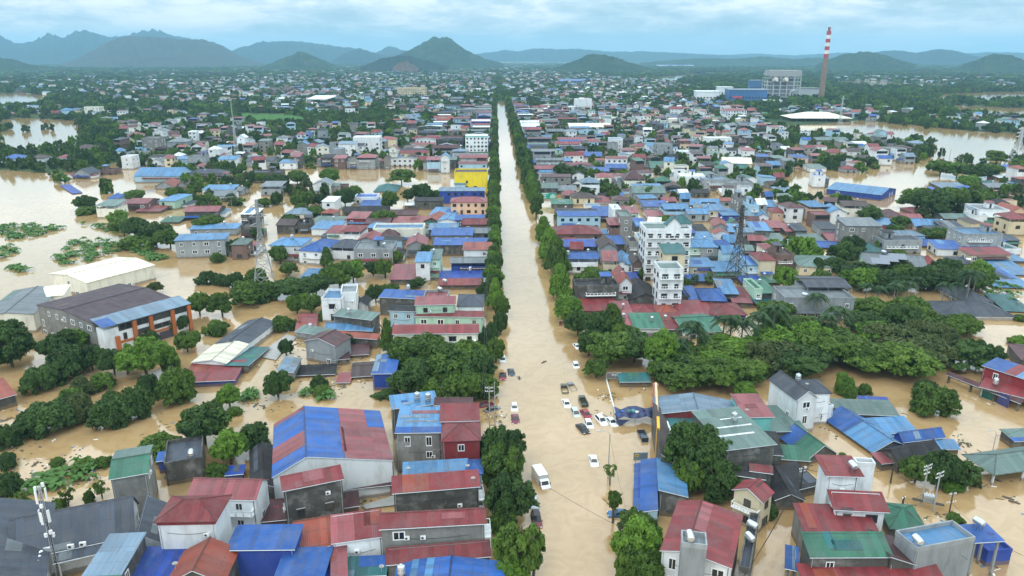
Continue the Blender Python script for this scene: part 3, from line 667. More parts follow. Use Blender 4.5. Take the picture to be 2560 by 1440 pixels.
# shorelines as they show in the photograph; turned into places on the water level
WATER = [
    [(0, 300), (60, 296), (190, 303), (200, 325), (205, 345), (165, 372), (90, 382), (0, 378)],
    [(-400, 236), (60, 233), (140, 240), (100, 262), (0, 268), (-400, 275)],
    [(1960, 318), (2150, 303), (2230, 308), (2330, 318), (2440, 330), (2900, 352), (2900, 420), (2450, 415), (2380, 410), (2330, 412), (2300, 385), (2230, 352), (2120, 345), (2010, 338)],
    [(2330, 236), (2420, 232), (2900, 222), (2900, 252), (2440, 252), (2350, 246)],
    [(2350, 262), (2500, 268), (2900, 285), (2900, 300), (2450, 292), (2370, 275)],
    [(1630, 196), (1700, 186), (1830, 180), (1835, 186), (1730, 194), (1690, 204), (1760, 212), (1740, 217), (1650, 205)],
    [(2060, 205), (2180, 202), (2250, 207), (2400, 215), (2380, 222), (2200, 218), (2090, 212)],
    [(2110, 168), (2150, 166), (2170, 172), (2140, 184), (2115, 182)],
    [(620, 292), (700, 288), (680, 306), (620, 304)], [(560, 238), (620, 236), (640, 246), (570, 250)], [(330, 238), (440, 236), (430, 248), (350, 252)],
    [(880, 270), (920, 264), (980, 278), (960, 288), (900, 284)],
]
FIELDS = [[(590, 282), (730, 288), (790, 300), (720, 312), (640, 306), (600, 296)], [(745, 374), (830, 372), (840, 386), (770, 394), (735, 384)], [(2000, 690), (2001, 690), (2000, 691)]]
FIELDS = FIELDS[:2]
def land_mask(x, y):
    """1 where ground rises above the flood"""
    p, z = proj(np.stack([x, y, np.zeros_like(x)], -1)); D = np.hypot(x, y)
    px, py = p[..., 0], p[..., 1]
    nz = 60 * np.sin(x / 71 + 1.3) * np.sin(y / 93 + .4) + 40 * np.sin(x / 31 + y / 47)
    land = (D + nz) > 660
    for w in WATER: land &= ~inside(w, px, py)
    land &= ~((x > -3) & (x < 23) & (y < 1380))
    return land
def grid_mesh(name, P, mats, smooth=True):
    ny, nx = P.shape[:2]; idx = np.arange(nx * ny).reshape(ny, nx)
    q = np.stack([idx[:-1, :-1], idx[:-1, 1:], idx[1:, 1:], idx[1:, :-1]], -1).reshape(-1, 4)
    return fast_mesh(name, P.reshape(-1, 3), q, np.zeros(len(q)), mats, smooth)
ang = np.linspace(R(-52), R(54), 420); dd = np.concatenate([np.array([-1]), np.geomspace(60, 16000, 420)])
dd[0] = 10
AA, DD = np.meshgrid(ang, dd); gx, gy = DD * np.sin(AA), DD * np.cos(AA)
lm = land_mask(gx, gy).astype(float)
k_ = lm.copy(); k_[1:-1, 1:-1] = (lm[1:-1, 1:-1] * 2 + lm[:-2, 1:-1] + lm[2:, 1:-1] + lm[1:-1, :-2] + lm[1:-1, 2:]) / 6
gz = -2.6 + 3.4 * k_ + k_ * (.4 * np.sin(gx / 60) * np.sin(gy / 83)) + np.clip((DD - 2500) / 6000, 0, 1) * (8 + 8 * np.sin(gx / 410 + 1) * np.sin(gy / 520)) * k_
M_GROUND = land_mat('ground_green', (.022, .045, .018), (.045, .075, .028), (.075, .10, .045), .012)
ground = setting(put('ground', grid_mesh('ground', np.stack([gx, gy, gz], -1), M_GROUND)))
m = MB(); m.face([(-9000, -200, 0), (9000, -200, 0), (9000, 9000, 0), (-9000, 9000, 0)]); water = setting(m.obj('flood_water', water_mat()))
M_GRASS = land_mat('grass_field', (.05, .13, .03), (.07, .17, .04), (.09, .19, .06), .08)
for k, pl in enumerate(FIELDS):
    m = MB(); m.face([tuple(at(x, y, .9 if k == 0 else .25)) for x, y in pl][::-1]); setting(m.obj('grass_field', M_GRASS))
def hill(prof, D, depth, mat, amp=.05, seed=0, name='hill'):
    amp *= 1.5
    """a ridge whose crest shows the given outline from the camera; both flanks are real slopes"""
    g = np.random.default_rng(seed); xs = np.array([p[0] for p in prof], float); ys = np.array([p[1] for p in prof], float)
    n = max(80, int((xs[-1] - xs[0]) / 2.5)); px = np.linspace(xs[0], xs[-1], n); py = np.interp(px, xs, ys)
    nt_ = 40; tt = np.linspace(-1, 1, nt_); P = np.zeros((nt_, n, 3))
    ph = g.random(8) * 6.28
    for i in range(n):
        d = ray(px[i], py[i]); u = np.array([d[0], d[1]]) / math.hypot(d[0], d[1]); top = CAM_H + d[2] / math.hypot(d[0], d[1]) * D
        top = max(2, top)
        for j, t in enumerate(tt):
            rr = D + t * depth; x, y = u * rr
            s = (1 - abs(t)) ; s = s ** (1.15 if t < 0 else .9); s = s * s * (3 - 2 * s) * .55 + s * .45
            rav = 1 - amp * 3.2 * (1 - s) * (.5 + .5 * math.sin(px[i] / 9 + ph[0] + 2 * math.sin(px[i] / 23 + t * 3))) * (1 if 0 < s < 1 else 0)
            z = top * s * rav + top * amp * .5 * (math.sin(x / (D * .011) + ph[1]) * math.sin(y / (D * .009) + ph[2]) + .6 * math.sin(x / (D * .0043) + ph[3]) * math.sin(y / (D * .0051))) * s
            z += top * amp * .35 * g.normal() * s * .6 + top * amp * .9 * math.sin(px[i] / 5.3 + ph[4] + t * 4) * math.sin(px[i] / 13 + ph[5]) * s * (1 - .6 * s)
            P[j, i] = (x, y, z - 3)
    return setting(put(name, grid_mesh(name, P, mat)))
M_HILL = land_mat('hill_green', (.014, .032, .014), (.028, .055, .020), (.055, .080, .030), .012, 22)
M_HILL2 = land_mat('hill_dark', (.012, .024, .014), (.02, .036, .02), (.035, .052, .028), .008, 45)
M_MINE = land_mat('hill_mined', (.045, .040, .040), (.060, .058, .045), (.065, .085, .035), .006, 30)
M_SCAR = land_mat('red_earth', (.07, .045, .035), (.11, .062, .045), (.05, .06, .035), .02)
hill([(915, 158), (960, 146), (985, 139), (1020, 125), (1050, 110), (1078, 97), (1090, 92), (1101, 96), (1108, 91), (1117, 88), (1130, 97), (1150, 112), (1185, 134), (1210, 145), (1260, 158)], 5200, 900, M_HILL, .05, 1)
hill([(900, 166), (950, 147), (1000, 136), (1020, 137), (1060, 147), (1120, 165)], 4100, 420, M_HILL2, .05, 2)
hill([(982, 168), (992, 159), (1003, 152), (1010, 153), (1018, 150), (1027, 157), (1036, 160), (1046, 168)], 3750, 170, M_SCAR, .08, 3, 'earth_mound')
hill([(150, 160), (200, 142), (235, 122), (280, 97), (300, 90), (345, 88), (420, 92), (450, 98), (505, 97), (530, 104), (560, 116), (600, 138), (660, 158)], 6900, 1400, M_MINE, .035, 4)
hill([(-300, 95), (0, 88), (30, 105), (80, 104), (120, 86), (150, 92), (210, 74), (240, 88), (300, 92), (350, 80), (385, 70), (430, 86), (470, 96), (540, 118), (600, 140)], 10500, 1900, M_HILL2, .06, 5, 'mountain')
hill([(520, 148), (600, 117), (640, 108), (680, 103), (720, 101), (800, 108), (860, 117), (940, 131), (960, 119), (975, 113), (1000, 124), (1080, 135), (1160, 150)], 9800, 1500, M_HILL2, .05, 6)
hill([(650, 168), (700, 147), (725, 136), (750, 127), (775, 134), (810, 150), (850, 166)], 4700, 500, M_HILL, .05, 7)
hill([(830, 150), (860, 132), (900, 119), (930, 130), (960, 138), (1010, 152)], 7800, 800, M_HILL2, .05, 17)
hill([(1150, 140), (1260, 125), (1300, 127), (1340, 120), (1390, 122), (1440, 121), (1500, 127), (1650, 129), (1750, 134), (1850, 140)], 11200, 1500, M_HILL2, .05, 8)
hill([(1390, 168), (1440, 147), (1465, 137), (1480, 134), (1510, 137), (1545, 143), (1580, 156), (1620, 168)], 3900, 420, M_HILL, .06, 9)
hill([(2040, 160), (2080, 143), (2110, 133), (2150, 127), (2190, 131), (2230, 142), (2290, 160)], 4600, 520, M_HILL, .05, 10)
hill([(2150, 140), (2200, 127), (2245, 126), (2290, 131), (2340, 123), (2390, 126), (2420, 134), (2480, 146)], 8800, 900, M_HILL2, .05, 11)
hill([(2380, 172), (2430, 150), (2470, 137), (2490, 132), (2530, 137), (2580, 150), (2680, 165)], 4400, 480, M_HILL, .05, 12)
hill([(1560, 142), (1700, 133), (1800, 137), (1880, 133), (1990, 138), (2100, 131), (2300, 136), (2500, 130), (2900, 132)], 12500, 1200, M_HILL2, .05, 13)
hill([(1600, 156), (1700, 148), (1770, 143), (1830, 147), (1900, 140), (1980, 146), (2050, 142), (2100, 156)], 6500, 600, M_HILL, .06, 14)
hill([(-200, 140), (0, 143), (30, 147), (70, 158), (130, 168)], 4600, 500, M_HILL, .05, 15)
m = MB(); m.box(-15000, 15000, -600, 17500, -4, 470)
hz, t_, b_ = new_mat('haze'); t_.nodes.remove(b_)
pv = N(t_, 'ShaderNodeVolumePrincipled'); pv.inputs['Color'].default_value = (.40, .76, 1.0, 1); pv.inputs['Density'].default_value = 9e-5; pv.inputs['Anisotropy'].default_value = .0
link(t_, pv.outputs[0], t_.nodes['Material Output'].inputs['Volume'])
haze = setting(m.obj('haze', hz), 'stuff')
# ------------------------------------------------------------------ buildings near the camera
# lower left
Q((40, 1392), (345, 1332), (14, 1299), 5.0, 'gx', 4.2, 'd', 'w', 'long grey tiled hall with rows of air conditioners along its eave', name='hall', cat='hall', ridge=True, win=.5)
Q((150, 1400), (262, 1380), (133, 1372), 4.2, 'sb', .5, 'd', 'w', 'narrow grey canopy under the eave of the long tiled hall', name='canopy', cat='canopy', open_sides=True)
Q((-260, 1560), (92, 1440), (-140, 1330), 5.0, 'gy', 3.5, 'd', 'w', 'grey tiled wing at the lower left picture edge beside the antenna mast', name='hall', cat='hall', win=0)
Q((345, 1330), (404, 1358), (368, 1236), 5.0, 'sl', 2.6, 'd', 'w', 'grey tiled side wing sloping to the right of the long hall', name='hall', cat='hall', win=0, ov=.2)
Q((208, 1444), (296, 1442), (277, 1336), 8.0, 'sb', .4, 's', 'k', 'long steel blue roofed building with dark grimy side wall', win=.6, patches=[(0, .0, 1, .0, .06, 'g')])
Q((318, 1446), (420, 1446), (366, 1369), 5.0, 'sb', .6, 'B', 'b', 'deep blue sheet roof beside the steel blue roofed building', win=0)
Q((428, 1452), (562, 1456), (458, 1374), 6.5, 'gy', 2.2, 'o', 'k', 'dark walled house with rust red ribbed gable roof', win=.3)
Q((470, 1462), (545, 1462), (475, 1436), 4.5, 'sb', .3, 'b', 'b', 'small blue roof at the bottom edge before the rust red gable', name='shed', cat='shed', win=0)
Q((398, 1297), (538, 1298), (431, 1239), 11.0, 'hx', 1.5, 'r', 'w', 'white house with red hipped roof and deep red fascia band', fascia='r', win=.35, ov=.5)
Q((476, 1240), (640, 1247), (505, 1193), 8.0, 'gx', 1.6, 'p', 'w', 'white house with pink red gable roof and small balcony behind the white hip roofed house', bal='f', win=.8, rf=.55)
Q((278, 1194), (367, 1181), (293, 1126), 9.5, 'gx', .9, 'g', 'd', 'tall narrow concrete house with green gable roof and white side', win=.35, patches=[(1, 0, 1, 0, 1, 't')])
Q((408, 1164), (503, 1146), (420, 1107), 4.6, 'flat', 0, 'd', 'k', 'dark concrete building with flat slate grey roof and a solar heater', win=.25)
Q((630, 1224), (692, 1218), (627, 1121), 3.0, 'gy', 1.2, 'k', 'k', 'black covered low shed beside the blue and red warehouse', name='shed', cat='shed', win=0)
Q((567, 1186), (606, 1183), (571, 1166), 1.5, 'sb', .3, 'B', 'b', 'tiny deep blue roof behind the pink red gable', name='shed', cat='shed', win=0)
Q((396, 1150), (414, 1150), (398, 1130), 3.0, 'sb', .3, 'b', 'b', 'small blue lean-to beside the dark flat roofed building', name='shed', cat='shed', win=0)
# big warehouse with sheets of two colours
Q((692, 1186), (990, 1152), (678, 1058), 7.5, 'gy', 3.2, 'b', 'w', 'large warehouse with blue and red patchwork roof and white gable end', name='warehouse', cat='warehouse', win=0, rf=.285, ov=.2,
  patches=[(0, .0, 1, .06, .20, 'b'), (0, 0, 1, .22, .50, 'p'), (0, 0, 1, .93, 1, 'p'), (1, .44, 1, .0, .62, 'p'), (1, .44, .78, .62, 1, 'p'), (1, .42, .47, .12, .6, 'p')])
Q((988, 1082), (1096, 1078), (1006, 1020), 9.0, 'sb', .8, 'l', 'd', 'concrete house with light blue sheet roof streaked white', win=.4, patches=[(0, .05, .7, .55, .66, 's'), (0, .3, 1, .72, .84, 'p'), (0, .2, .9, .4, .46, 'a'), (0, 0, 1, 0, .22, 'b')])
Q((1107, 1100), (1200, 1098), (1107, 1056), 9.2, 'hx', 1.6, 'r', 'r', 'dark red walled upper house with red hipped tile roof beside the street', win=.6, wk='w')
Q((1104, 1052), (1196, 1050), (1104, 1010), 9.6, 'sb', 1.2, 'r', 'k', 'house with red sheet roof behind the dark red walled one', win=.2)
Q((994, 1110), (1196, 1104), (994, 1060), 6.4, 'flat', 0, 'a', 'd', 'wide bare concrete party wall building streaked with black mould', win=.2, faces='f')
Q((978, 1022), (1088, 1008), (980, 990), 7.5, 'sb', .5, 'l', 'k', 'black walled house with small light blue roof and rooftop tanks', win=0)
Q((1088, 1012), (1178, 1012), (1090, 994), 7.5, 'sb', .8, 'm', 'k', 'maroon sheet roof behind the red hipped tile roof', win=0)
Q((1010, 1192), (1168, 1182), (1012, 1157), 6.6, 'sb', .8, 'l', 'd', 'long light blue sheet roof before the concrete party wall', win=0)
Q((1166, 1184), (1203, 1180), (1168, 1150), 7.0, 'hx', 1.0, 'b', 'l', 'blue hipped roof end facing the street trees', win=0)
Q((982, 1232), (1194, 1214), (986, 1192), 8.2, 'sb', 1.0, 'r', 'k', 'long mould black house with red tile roof and arched cream balcony', win=.12, bal='r', patches=[(0, .12, .42, .0, 1, 'o')])
Q((953, 1318), (1211, 1304), (957, 1283), 9.0, 'gx', 1.0, 'r', 'd', 'long stained concrete house with red ribbed roof and arched end balcony', win=.22, bal='r', rf=.6)
Q((965, 1410), (1218, 1388), (975, 1372), 4.6, 'sb', 1.4, 'r', 'd', 'long red lean-to roof under the stained concrete house', name='lean_to', cat='lean-to', win=0)
Q((975, 1456), (1246, 1452), (1012, 1408), 4.6, 'gy', 1.0, 'b', 'w', 'bright blue roof along the bottom edge by the street', win=0)
Q((830, 1357), (951, 1338), (834, 1290), 6.6, 'sb', 2.2, 'p', 'w', 'pink red roof with white trim in the block of red roofs', win=.5)
Q((832, 1446), (864, 1440), (832, 1360), 5.2, 'sb', .6, 'p', 'w', 'narrow pink red sheet strip below the white trimmed roof', name='shed', cat='shed', win=0)
Q((745, 1368), (830, 1362), (733, 1300), 5.0, 'gx', 1.5, 'o', 'k', 'rust red corrugated roof between two blue roofs', win=0, rf=.7)
Q((564, 1374), (729, 1369), (600, 1316), 7.0, 'sb', .6, 'b', 'b', 'wide blue roof over a deep blue front wall', win=0)
Q((690, 1446), (806, 1446), (716, 1370), 5.4, 'sb', .6, 'b', 'b', 'blue ribbed roof at the bottom edge beside the rust red one', win=0)
Q((800, 1446), (830, 1440), (820, 1405), 4.4, 'sb', .3, 'B', 'b', 'small deep blue annex roof at the bottom edge', name='shed', cat='shed', win=0)
Q((834, 1440), (960, 1434), (846, 1396), 4.2, 'sb', .5, 'e', 'k', 'weathered teal roof with patched sheets at the bottom edge', win=0, patches=[(0, .45, 1, .45, 1, 'b'), (0, .0, .4, 0, .3, 's')])
Q((708, 1226), (853, 1196), (706, 1192), 9.2, 'sb', 1.0, 'r', 'k', 'mould black house with red sheet roof and blue tarpaulin', win=.35)
Q((858, 1222), (984, 1210), (853, 1178), 2.6, 'sb', 1.0, 'm', 'n', 'low maroon shed roof over the flooded yard', name='shed', cat='shed', open_sides=True)
Q((640, 1304), (714, 1296), (650, 1254), 2.4, 'sb', .8, 'm', 'n', 'low maroon roof beside the mould black house', name='shed', cat='shed', win=0)
Q((860, 1268), (895, 1262), (857, 1234), 2.0, 'sb', .5, 'm', 'n', 'small maroon sheet roof in the flooded yard', name='shed', cat='shed', win=0)
Q((-40, 1010), (30, 985), (-60, 965), 3.0, 'sb', 1.0, 'o', 'k', 'rust red roof corner at the left picture edge', win=0)
# lower right
Q((1583, 1278), (1602, 1277), (1586, 1158), 2.8, 'sr', .5, 'b', 'l', 'narrow outer strip of blue awning along the street', name='awning', cat='awning', open_sides=True, ov=.05)
Q((1602, 1277), (1645, 1276), (1602, 1148), 3.4, 'sr', .8, 'b', 'l', 'blue sheet awning with white edge along the street', name='awning', cat='awning', win=0, ov=.1)
Q((1650, 1222), (1716, 1240), (1646, 1146), 4.6, 'sl', 1.0, 'l', 'k', 'sagging light blue roof beside the big street tree', win=0)
Q((1686, 1380), (1858, 1426), (1672, 1246), 8.5, 'gy', 1.0, 'r', 'w', ow=.15, label='large red roofed white showroom with windows to the street', win=1.0, rf=.36, ov=.3, faces='fl', patches=[(1, .0, .28, .42, .98, 'p')])
Q((1700, 1364), (1762, 1366), (1708, 1334), 13.2, 'flat', 0, 'a', 'g', 'grey stair tower with round tank on the red showroom', name='stair_tower', cat='tower', win=0)
Q((1846, 1424), (1874, 1424), (1874, 1288), 6.4, 'flat', 0, 'd', 'k', 'dark ledge with steel tanks along the red roofed showroom', name='ledge', cat='annex', win=.2, faces='r')
Q((1650, 1032), (1856, 1046), (1626, 991), 5.6, 'gy', 1.5, 's', 'r', 'slate blue gabled hall with dark red gable end', name='hall', cat='hall', win=0, ov=.3)
Q((1864, 1047), (1922, 1036), (1838, 990), 6.6, 'sb', .6, 'p', 't', 'pink red roof over a turquoise wall beside the slate blue hall', win=.3)
Q((1813, 1136), (1911, 1100), (1756, 1037), 8.6, 'sb', .8, 't', 'k', 'tall dark concrete building with grey green roof and rooftop tank', win=.15, patches=[(0, .1, .8, .3, .335, 'w'), (0, .2, .9, .5, .53, 'w'), (0, .4, .85, .7, .72, 'w')])
Q((1672, 1142), (1764, 1120), (1668, 1056), 4.6, 'sb', .5, 'e', 'k', 'dark green ribbed roof with striped skylight behind the big tree', win=0, patches=[(0, .16, .2, .3, .9, 'w')])
Q((1646, 1150), (1674, 1144), (1644, 1018), 5.0, 'sl', 2.2, 'n', 'k', 'dark brown sloping roof behind the yellow street sign wall', win=0, ov=.1)
Q((1838, 1222), (1906, 1252), (1862, 1200), 6.6, 'gy', 1.4, 'r', 'c', 'small cream house with red gabled roof by the side channel', win=.9, bal='f')
Q((1872, 1176), (1922, 1180), (1884, 1162), 6.0, 'sb', .7, 'r', 'k', 'little red roof above the small cream house', name='shed', cat='shed', win=0)
Q((1828, 1186), (1904, 1194), (1842, 1166), 5.6, 'sb', .5, 'k', 'k', 'black rooftop sheets beside the little red roof', name='shed', cat='shed', win=0)
Q((1932, 1260), (1986, 1234), (1920, 1186), 2.4, 'gy', 1.2, 'k', 'k', 'black fibre cement gable by the side channel', name='shed', cat='shed', win=0)
Q((1985, 1226), (2044, 1208), (1932, 1170), 2.2, 'sb', 1.0, 'k', 'k', 'black low roof behind the utility pole', name='shed', cat='shed', win=0)
Q((1912, 1140), (1946, 1130), (1908, 1084), 5.0, 'sb', .6, 'k', 'k', 'black roofed shed against the tall dark concrete building', name='shed', cat='shed', win=.6)
Q((1994, 1001), (2034, 988), (1934, 950), 8.6, 'gy', 1.8, 'd', 'w', 'white villa wing with weathered slate gable and tall windows', win=.8, faces='fl', wk='w')
Q((2006, 986), (2062, 976), (1996, 954), 8.0, 'hx', 1.6, 'd', 'w', 'white villa block with slate hipped roof behind the pergola terrace', win=.7)
Q((1988, 1034), (2071, 1016), (1976, 1010), 4.0, 'flat', 0, 'a', 'w', 'white balcony storey of the slate roofed villa', win=.9)
Q((1922, 1088), (1990, 1066), (1908, 1024), 3.0, 'sb', .6, 't', 'k', 'grey green low roof along the villa side', name='shed', cat='shed', win=0)
Q((2020, 1146), (2086, 1130), (1956, 1092), 1.6, 'gy', 2.4, 'g', 'k', 'green gable roof just above the flood with a blue far half', win=0, patches=[(0, 0, 1, .55, 1, 'b')])
Q((1942, 1146), (2020, 1150), (1938, 1112), 1.4, 'sb', 1.0, 'g', 'k', 'green low apron roof before the half blue gable', name='shed', cat='shed', win=0)
Q((2184, 1134), (2260, 1110), (2070, 1046), 1.0, 'gy', 2.0, 'l', 'k', 'long light blue gable roof just above the flood', win=0, patches=[(0, 0, 1, .55, 1, 'b'), (1, 0, 1, .5, 1, 'b')])
Q((2180, 1082), (2304, 1080), (2130, 1046), 1.2, 'sb', 1.2, 'l', 'k', 'flat light blue market roof just above the flood', win=0)
Q((2230, 1120), (2398, 1122), (2216, 1098), 1.2, 'sb', .8, 'b', 'k', 'wide blue roof awash beside the black roof', win=0, patches=[(0, .6, 1, 0, 1, 'l')])
Q((2259, 1101), (2360, 1089), (2236, 1086), 2.6, 'gx', 1.2, 'b', 'b', 'raised blue monitor roof on the blue market roofs', win=0)
Q((2072, 1042), (2202, 1026), (2118, 1008), 2.0, 'sb', .6, 't', 'k', 'grey green patched roof above the blue market roofs', win=0)
Q((2166, 1030), (2230, 1026), (2156, 994), 1.4, 'sb', .4, 'B', 'k', 'deep blue sheet roof tilting into the flood', win=0)
Q((2246, 1152), (2350, 1128), (2206, 1124), 2.8, 'gx', 1.4, 'k', 'k', 'black gable roof before the blue market roofs', win=0)
Q((2204, 1158), (2246, 1152), (2184, 1134), 1.8, 'sb', .5, 'p', 'k', 'pink red sheet lean-to by the black gable', name='shed', cat='shed', win=0)
Q((2072, 1184), (2146, 1186), (2050, 1142), 10.8, 'sb', .5, 'r', 'w', 'white house top floor under an overhanging red roof', win=0, ov=.8)
Q((2138, 1162), (2183, 1162), (2138, 1150), 11.6, 'flat', 0, 'a', 'w', 'white stair tower with tank beside the overhanging red roof', name='stair_tower', cat='tower', win=.3)
Q((2090, 1270), (2213, 1276), (2078, 1228), 7.2, 'sb', 1.4, 'r', 'w', 'white storey with dark strip windows under a red lean roof', win=1.0, ov=.6, wk='d')
Q((2004, 1332), (2180, 1330), (2002, 1264), 5.2, 'sb', 1.0, 'r', 'd', 'wide deep red roof around the white stepped house', win=0)
Q((2030, 1390), (2230, 1390), (2006, 1332), 6.6, 'sb', 1.6, 'g', 'k', 'bright green ribbed roof on a mould black wall', win=.2, faces='f')
Q((2226, 1400), (2262, 1398), (2196, 1334), 5.4, 'sl', 1.6, 'm', 'k', 'maroon side slope beside the bright green roof', win=0)
Q((2006, 1456), (2352, 1452), (2004, 1412), 4.0, 'sb', .8, 'r', 'd', 'red roof along the bottom edge under the green roof', win=0)
Q((2292, 1376), (2436, 1348), (2240, 1332), 8.0, 'flat', 0, 'l', 'g', 'grey cement house with flat blue roof and steel tank', win=.4, faces='fr')
Q((2436, 1355), (2500, 1348), (2404, 1316), 7.0, 'sb', .3, 'b', 'g', 'blue canopy on posts at the end of the grey cement house', name='canopy', cat='canopy', open_sides=True)
Q((2466, 1390), (2512, 1372), (2450, 1356), 2.6, 'flat', 0, 'B', 'b', 'small deep blue box hut beside the grey cement house', name='hut', cat='hut', win=0)
Q((2220, 1326), (2298, 1316), (2212, 1264), 2.6, 'hx', 1.6, 'g', 'k', 'green hipped roof behind the white stepped house', win=0)
Q((2486, 1182), (2640, 1160), (2415, 1136), 3.0, 'hx', 1.6, 't', 'w', 'open shelter with grey green hipped roof and white columns', name='shelter', cat='shelter', open_sides=True, ov=.5)
Q((2520, 1110), (2640, 1090), (2540, 1080), 2.0, 'sb', .5, 't', 'k', 'grey green roof corner at the right picture edge', win=0, patches=[(0, 0, 1, 0, .3, 'b')])
Q((1966, 1422), (1990, 1420), (1970, 1368), 3.2, 'sb', .3, 'b', 'k', 'small blue sheet strip by the channel at the bottom', name='awning', cat='awning', open_sides=True)
Q((2380, 940), (2560, 1012), (2366, 926), 2.2, 'sb', .8, 'm', 'k', 'low maroon stall roofs on posts at the right', name='stall', cat='stall', open_sides=True)
Q((2448, 966), (2640, 1014), (2470, 946), 3.0, 'sb', .6, 'r', 'g', 'red roofed market stall with green and purple tarpaulins', name='stall', cat='stall', open_sides=True)
Q((2466, 915), (2600, 960), (2490, 893), 6.0, 'sb', .6, 'l', 'r', 'house with red upper wall and blue and red sheet roof', win=.3, patches=[(0, 0, .4, 0, 1, 'b'), (0, .4, .6, 0, 1, 'r')])
Q((2540, 905), (2640, 900), (2550, 868), 3.5, 'hx', 1.4, 'm', 'k', 'maroon roof corner cut by the right picture edge', win=0)
# left of the street, middle distance
FACTORY = Q((234, 806), (448, 748), (83, 762), 9.0, 'gx', 1.2, 'u', 'd', 'factory with purple brown roof and white front between orange pillars', name='factory', cat='factory', win=.8, faces='l', wk='w', ov=.2)
Q((210, 712), (366, 664), (146, 682), 5.6, 'gx', 1.3, 'c', 'i', 'cream metal factory shed beside the flooded lake', name='factory_shed', cat='shed', win=.1)
Q((-30, 786), (88, 790), (30, 722), 6.0, 'gy', 1.0, 'a', 'i', 'cream walled shed with pale grey roof at the left edge', name='factory_shed', cat='shed', win=0)
Q((120, 735), (172, 742), (100, 712), 6.2, 'sb', .6, 'c', 'i', 'cream curved roof link between the two factory sheds', name='factory_shed', cat='shed', win=0)
Q((613, 864), (688, 806), (540, 858), 2.6, 'gx', 1.2, 'd', 'w', 'long dark grey roofed market hall by the concrete slope', name='hall', cat='hall', win=0)
Q((486, 903), (566, 909), (540, 856), 2.6, 'gy', .9, 'c', 'w', 'cream roof section at the end of the grey market hall', name='hall', cat='hall', win=0, rf=.6)
Q((455, 954), (588, 950), (484, 904), 1.6, 'sb', .5, 'r', 'b', 'wide red roof apron just above the flood', name='hall', cat='hall', win=0)
Q((618, 918), (664, 872), (572, 908), .9, 'sl', 1.4, 'e', 'k', 'teal lean-to roof sliding into the flood', name='hall', cat='hall', win=0)
Q((770, 850), (840, 866), (800, 828), 6.0, 'gy', 1.4, 'm', 'g', 'grey house with maroon gable roof and open loft', win=.5)
Q((835, 900), (870, 895), (838, 880), 1.8, 'sb', .4, 'm', 'k', 'collapsed maroon awning beside the grey gabled house', name='awning', cat='awning', win=0)
Q((872, 888), (918, 884), (880, 862), 1.0, 'sb', .5, 'm', 'k', 'maroon sheets awash behind the grey gabled house', name='shed', cat='shed', win=0)
Q((930, 934), (986, 932), (945, 888), 4.6, 'sb', .8, 'b', 'b', 'small bright blue shack standing in the flood', win=.7)
Q((732, 938), (836, 934), (738, 914), .8, 'sb', .5, 'k', 'k', 'black flat roof barely above the flood', name='shed', cat='shed', win=0)
Q((882, 940), (934, 938), (884, 906), .9, 'gx', 1.0, 'n', 'n', 'old brown tile roof barely above the flood', name='shed', cat='shed', win=0)
Q((842, 956), (872, 955), (852, 932), .5, 'sb', .5, 'p', 'k', 'drifting red roof sheet beside the brown tiles', name='shed', cat='shed', win=0)
Q((694, 926), (732, 930), (716, 892), 2.8, 'sl', .6, 's', 'd', 'narrow blue grey lean-to house in the flood', win=0)
Q((985, 834), (1196, 832), (985, 812), 8.8, 'sb', 1.2, 'r', 'i', 'long cream house with red roof, balconies and blue tarpaulin facing the trees', win=.9, bal='f')
Q((1038, 762), (1136, 760), (1042, 742), 9.0, 'sb', .8, 'p', 'm', 'light green corner house with pink red top roof', win=.8)
Q((1038, 790), (1206, 792), (1042, 776), 5.8, 'sb', .7, 'r', 'm', 'light green lower storey with red canopy by the street', win=.8)
Q((974, 776), (1037, 778), (978, 762), 6.0, 'sb', .8, 'k', 'l', 'pale blue house with black roof', win=1.0)
Q((952, 742), (1060, 748), (962, 722), 6.2, 'sb', .6, 'b', 'k', 'mould black house with blue roof and rooftop stair box', win=.1)
Q((1058, 745), (1118, 745), (1066, 728), 7.4, 'flat', 0, 'p', 'g', 'grey house with pink flat roof terrace', win=.4)
Q((1142, 766), (1206, 764), (1150, 736), 6.6, 'hx', 1.6, 'd', 'w', 'house with slate grey hipped tile roof by the street', win=.6)
Q((806, 748), (856, 750), (820, 724), 7.6, 'flat', 0, 'l', 'w', 'white cubic house with pale blue roof terrace', win=.9)
Q((852, 734), (892, 732), (856, 714), 8.6, 'flat', 0, 'a', 'w', 'taller white block behind the cubic house', win=.5)
Q((864, 758), (886, 762), (876, 742), 3.4, 'gy', 1.2, 'k', 'w', 'tiny white gabled house with black roof, the one nearer the pylon', win=.6)
Q((890, 762), (916, 764), (900, 744), 3.4, 'gy', 1.2, 'k', 'w', 'tiny white gabled house with black roof, the one nearer the street', win=.6)
Q((845, 788), (936, 802), (848, 769), 5.6, 'sb', .6, 't', 'k', 'long mould black house with grey green roof and cream front', win=.1)
Q((720, 842), (772, 822), (762, 792), 1.6, 'sl', .5, 'p', 'w', 'pink red canopy strip above the flood near the concrete slope', name='canopy', cat='canopy', open_sides=True)
Q((742, 828), (818, 840), (760, 812), 2.4, 'sb', .6, 't', 'g', 'grey green low roof beside the pink canopy', name='shed', cat='shed', win=0)
Q((812, 822), (930, 826), (826, 806), 2.6, 'gx', .9, 'l', 'k', 'light blue low gable behind the orange red strip', win=0)
Q((814, 838), (944, 848), (818, 826), 3.0, 'sb', .5, 'o', 'k', 'orange red strip roof behind the maroon gable house', win=0)
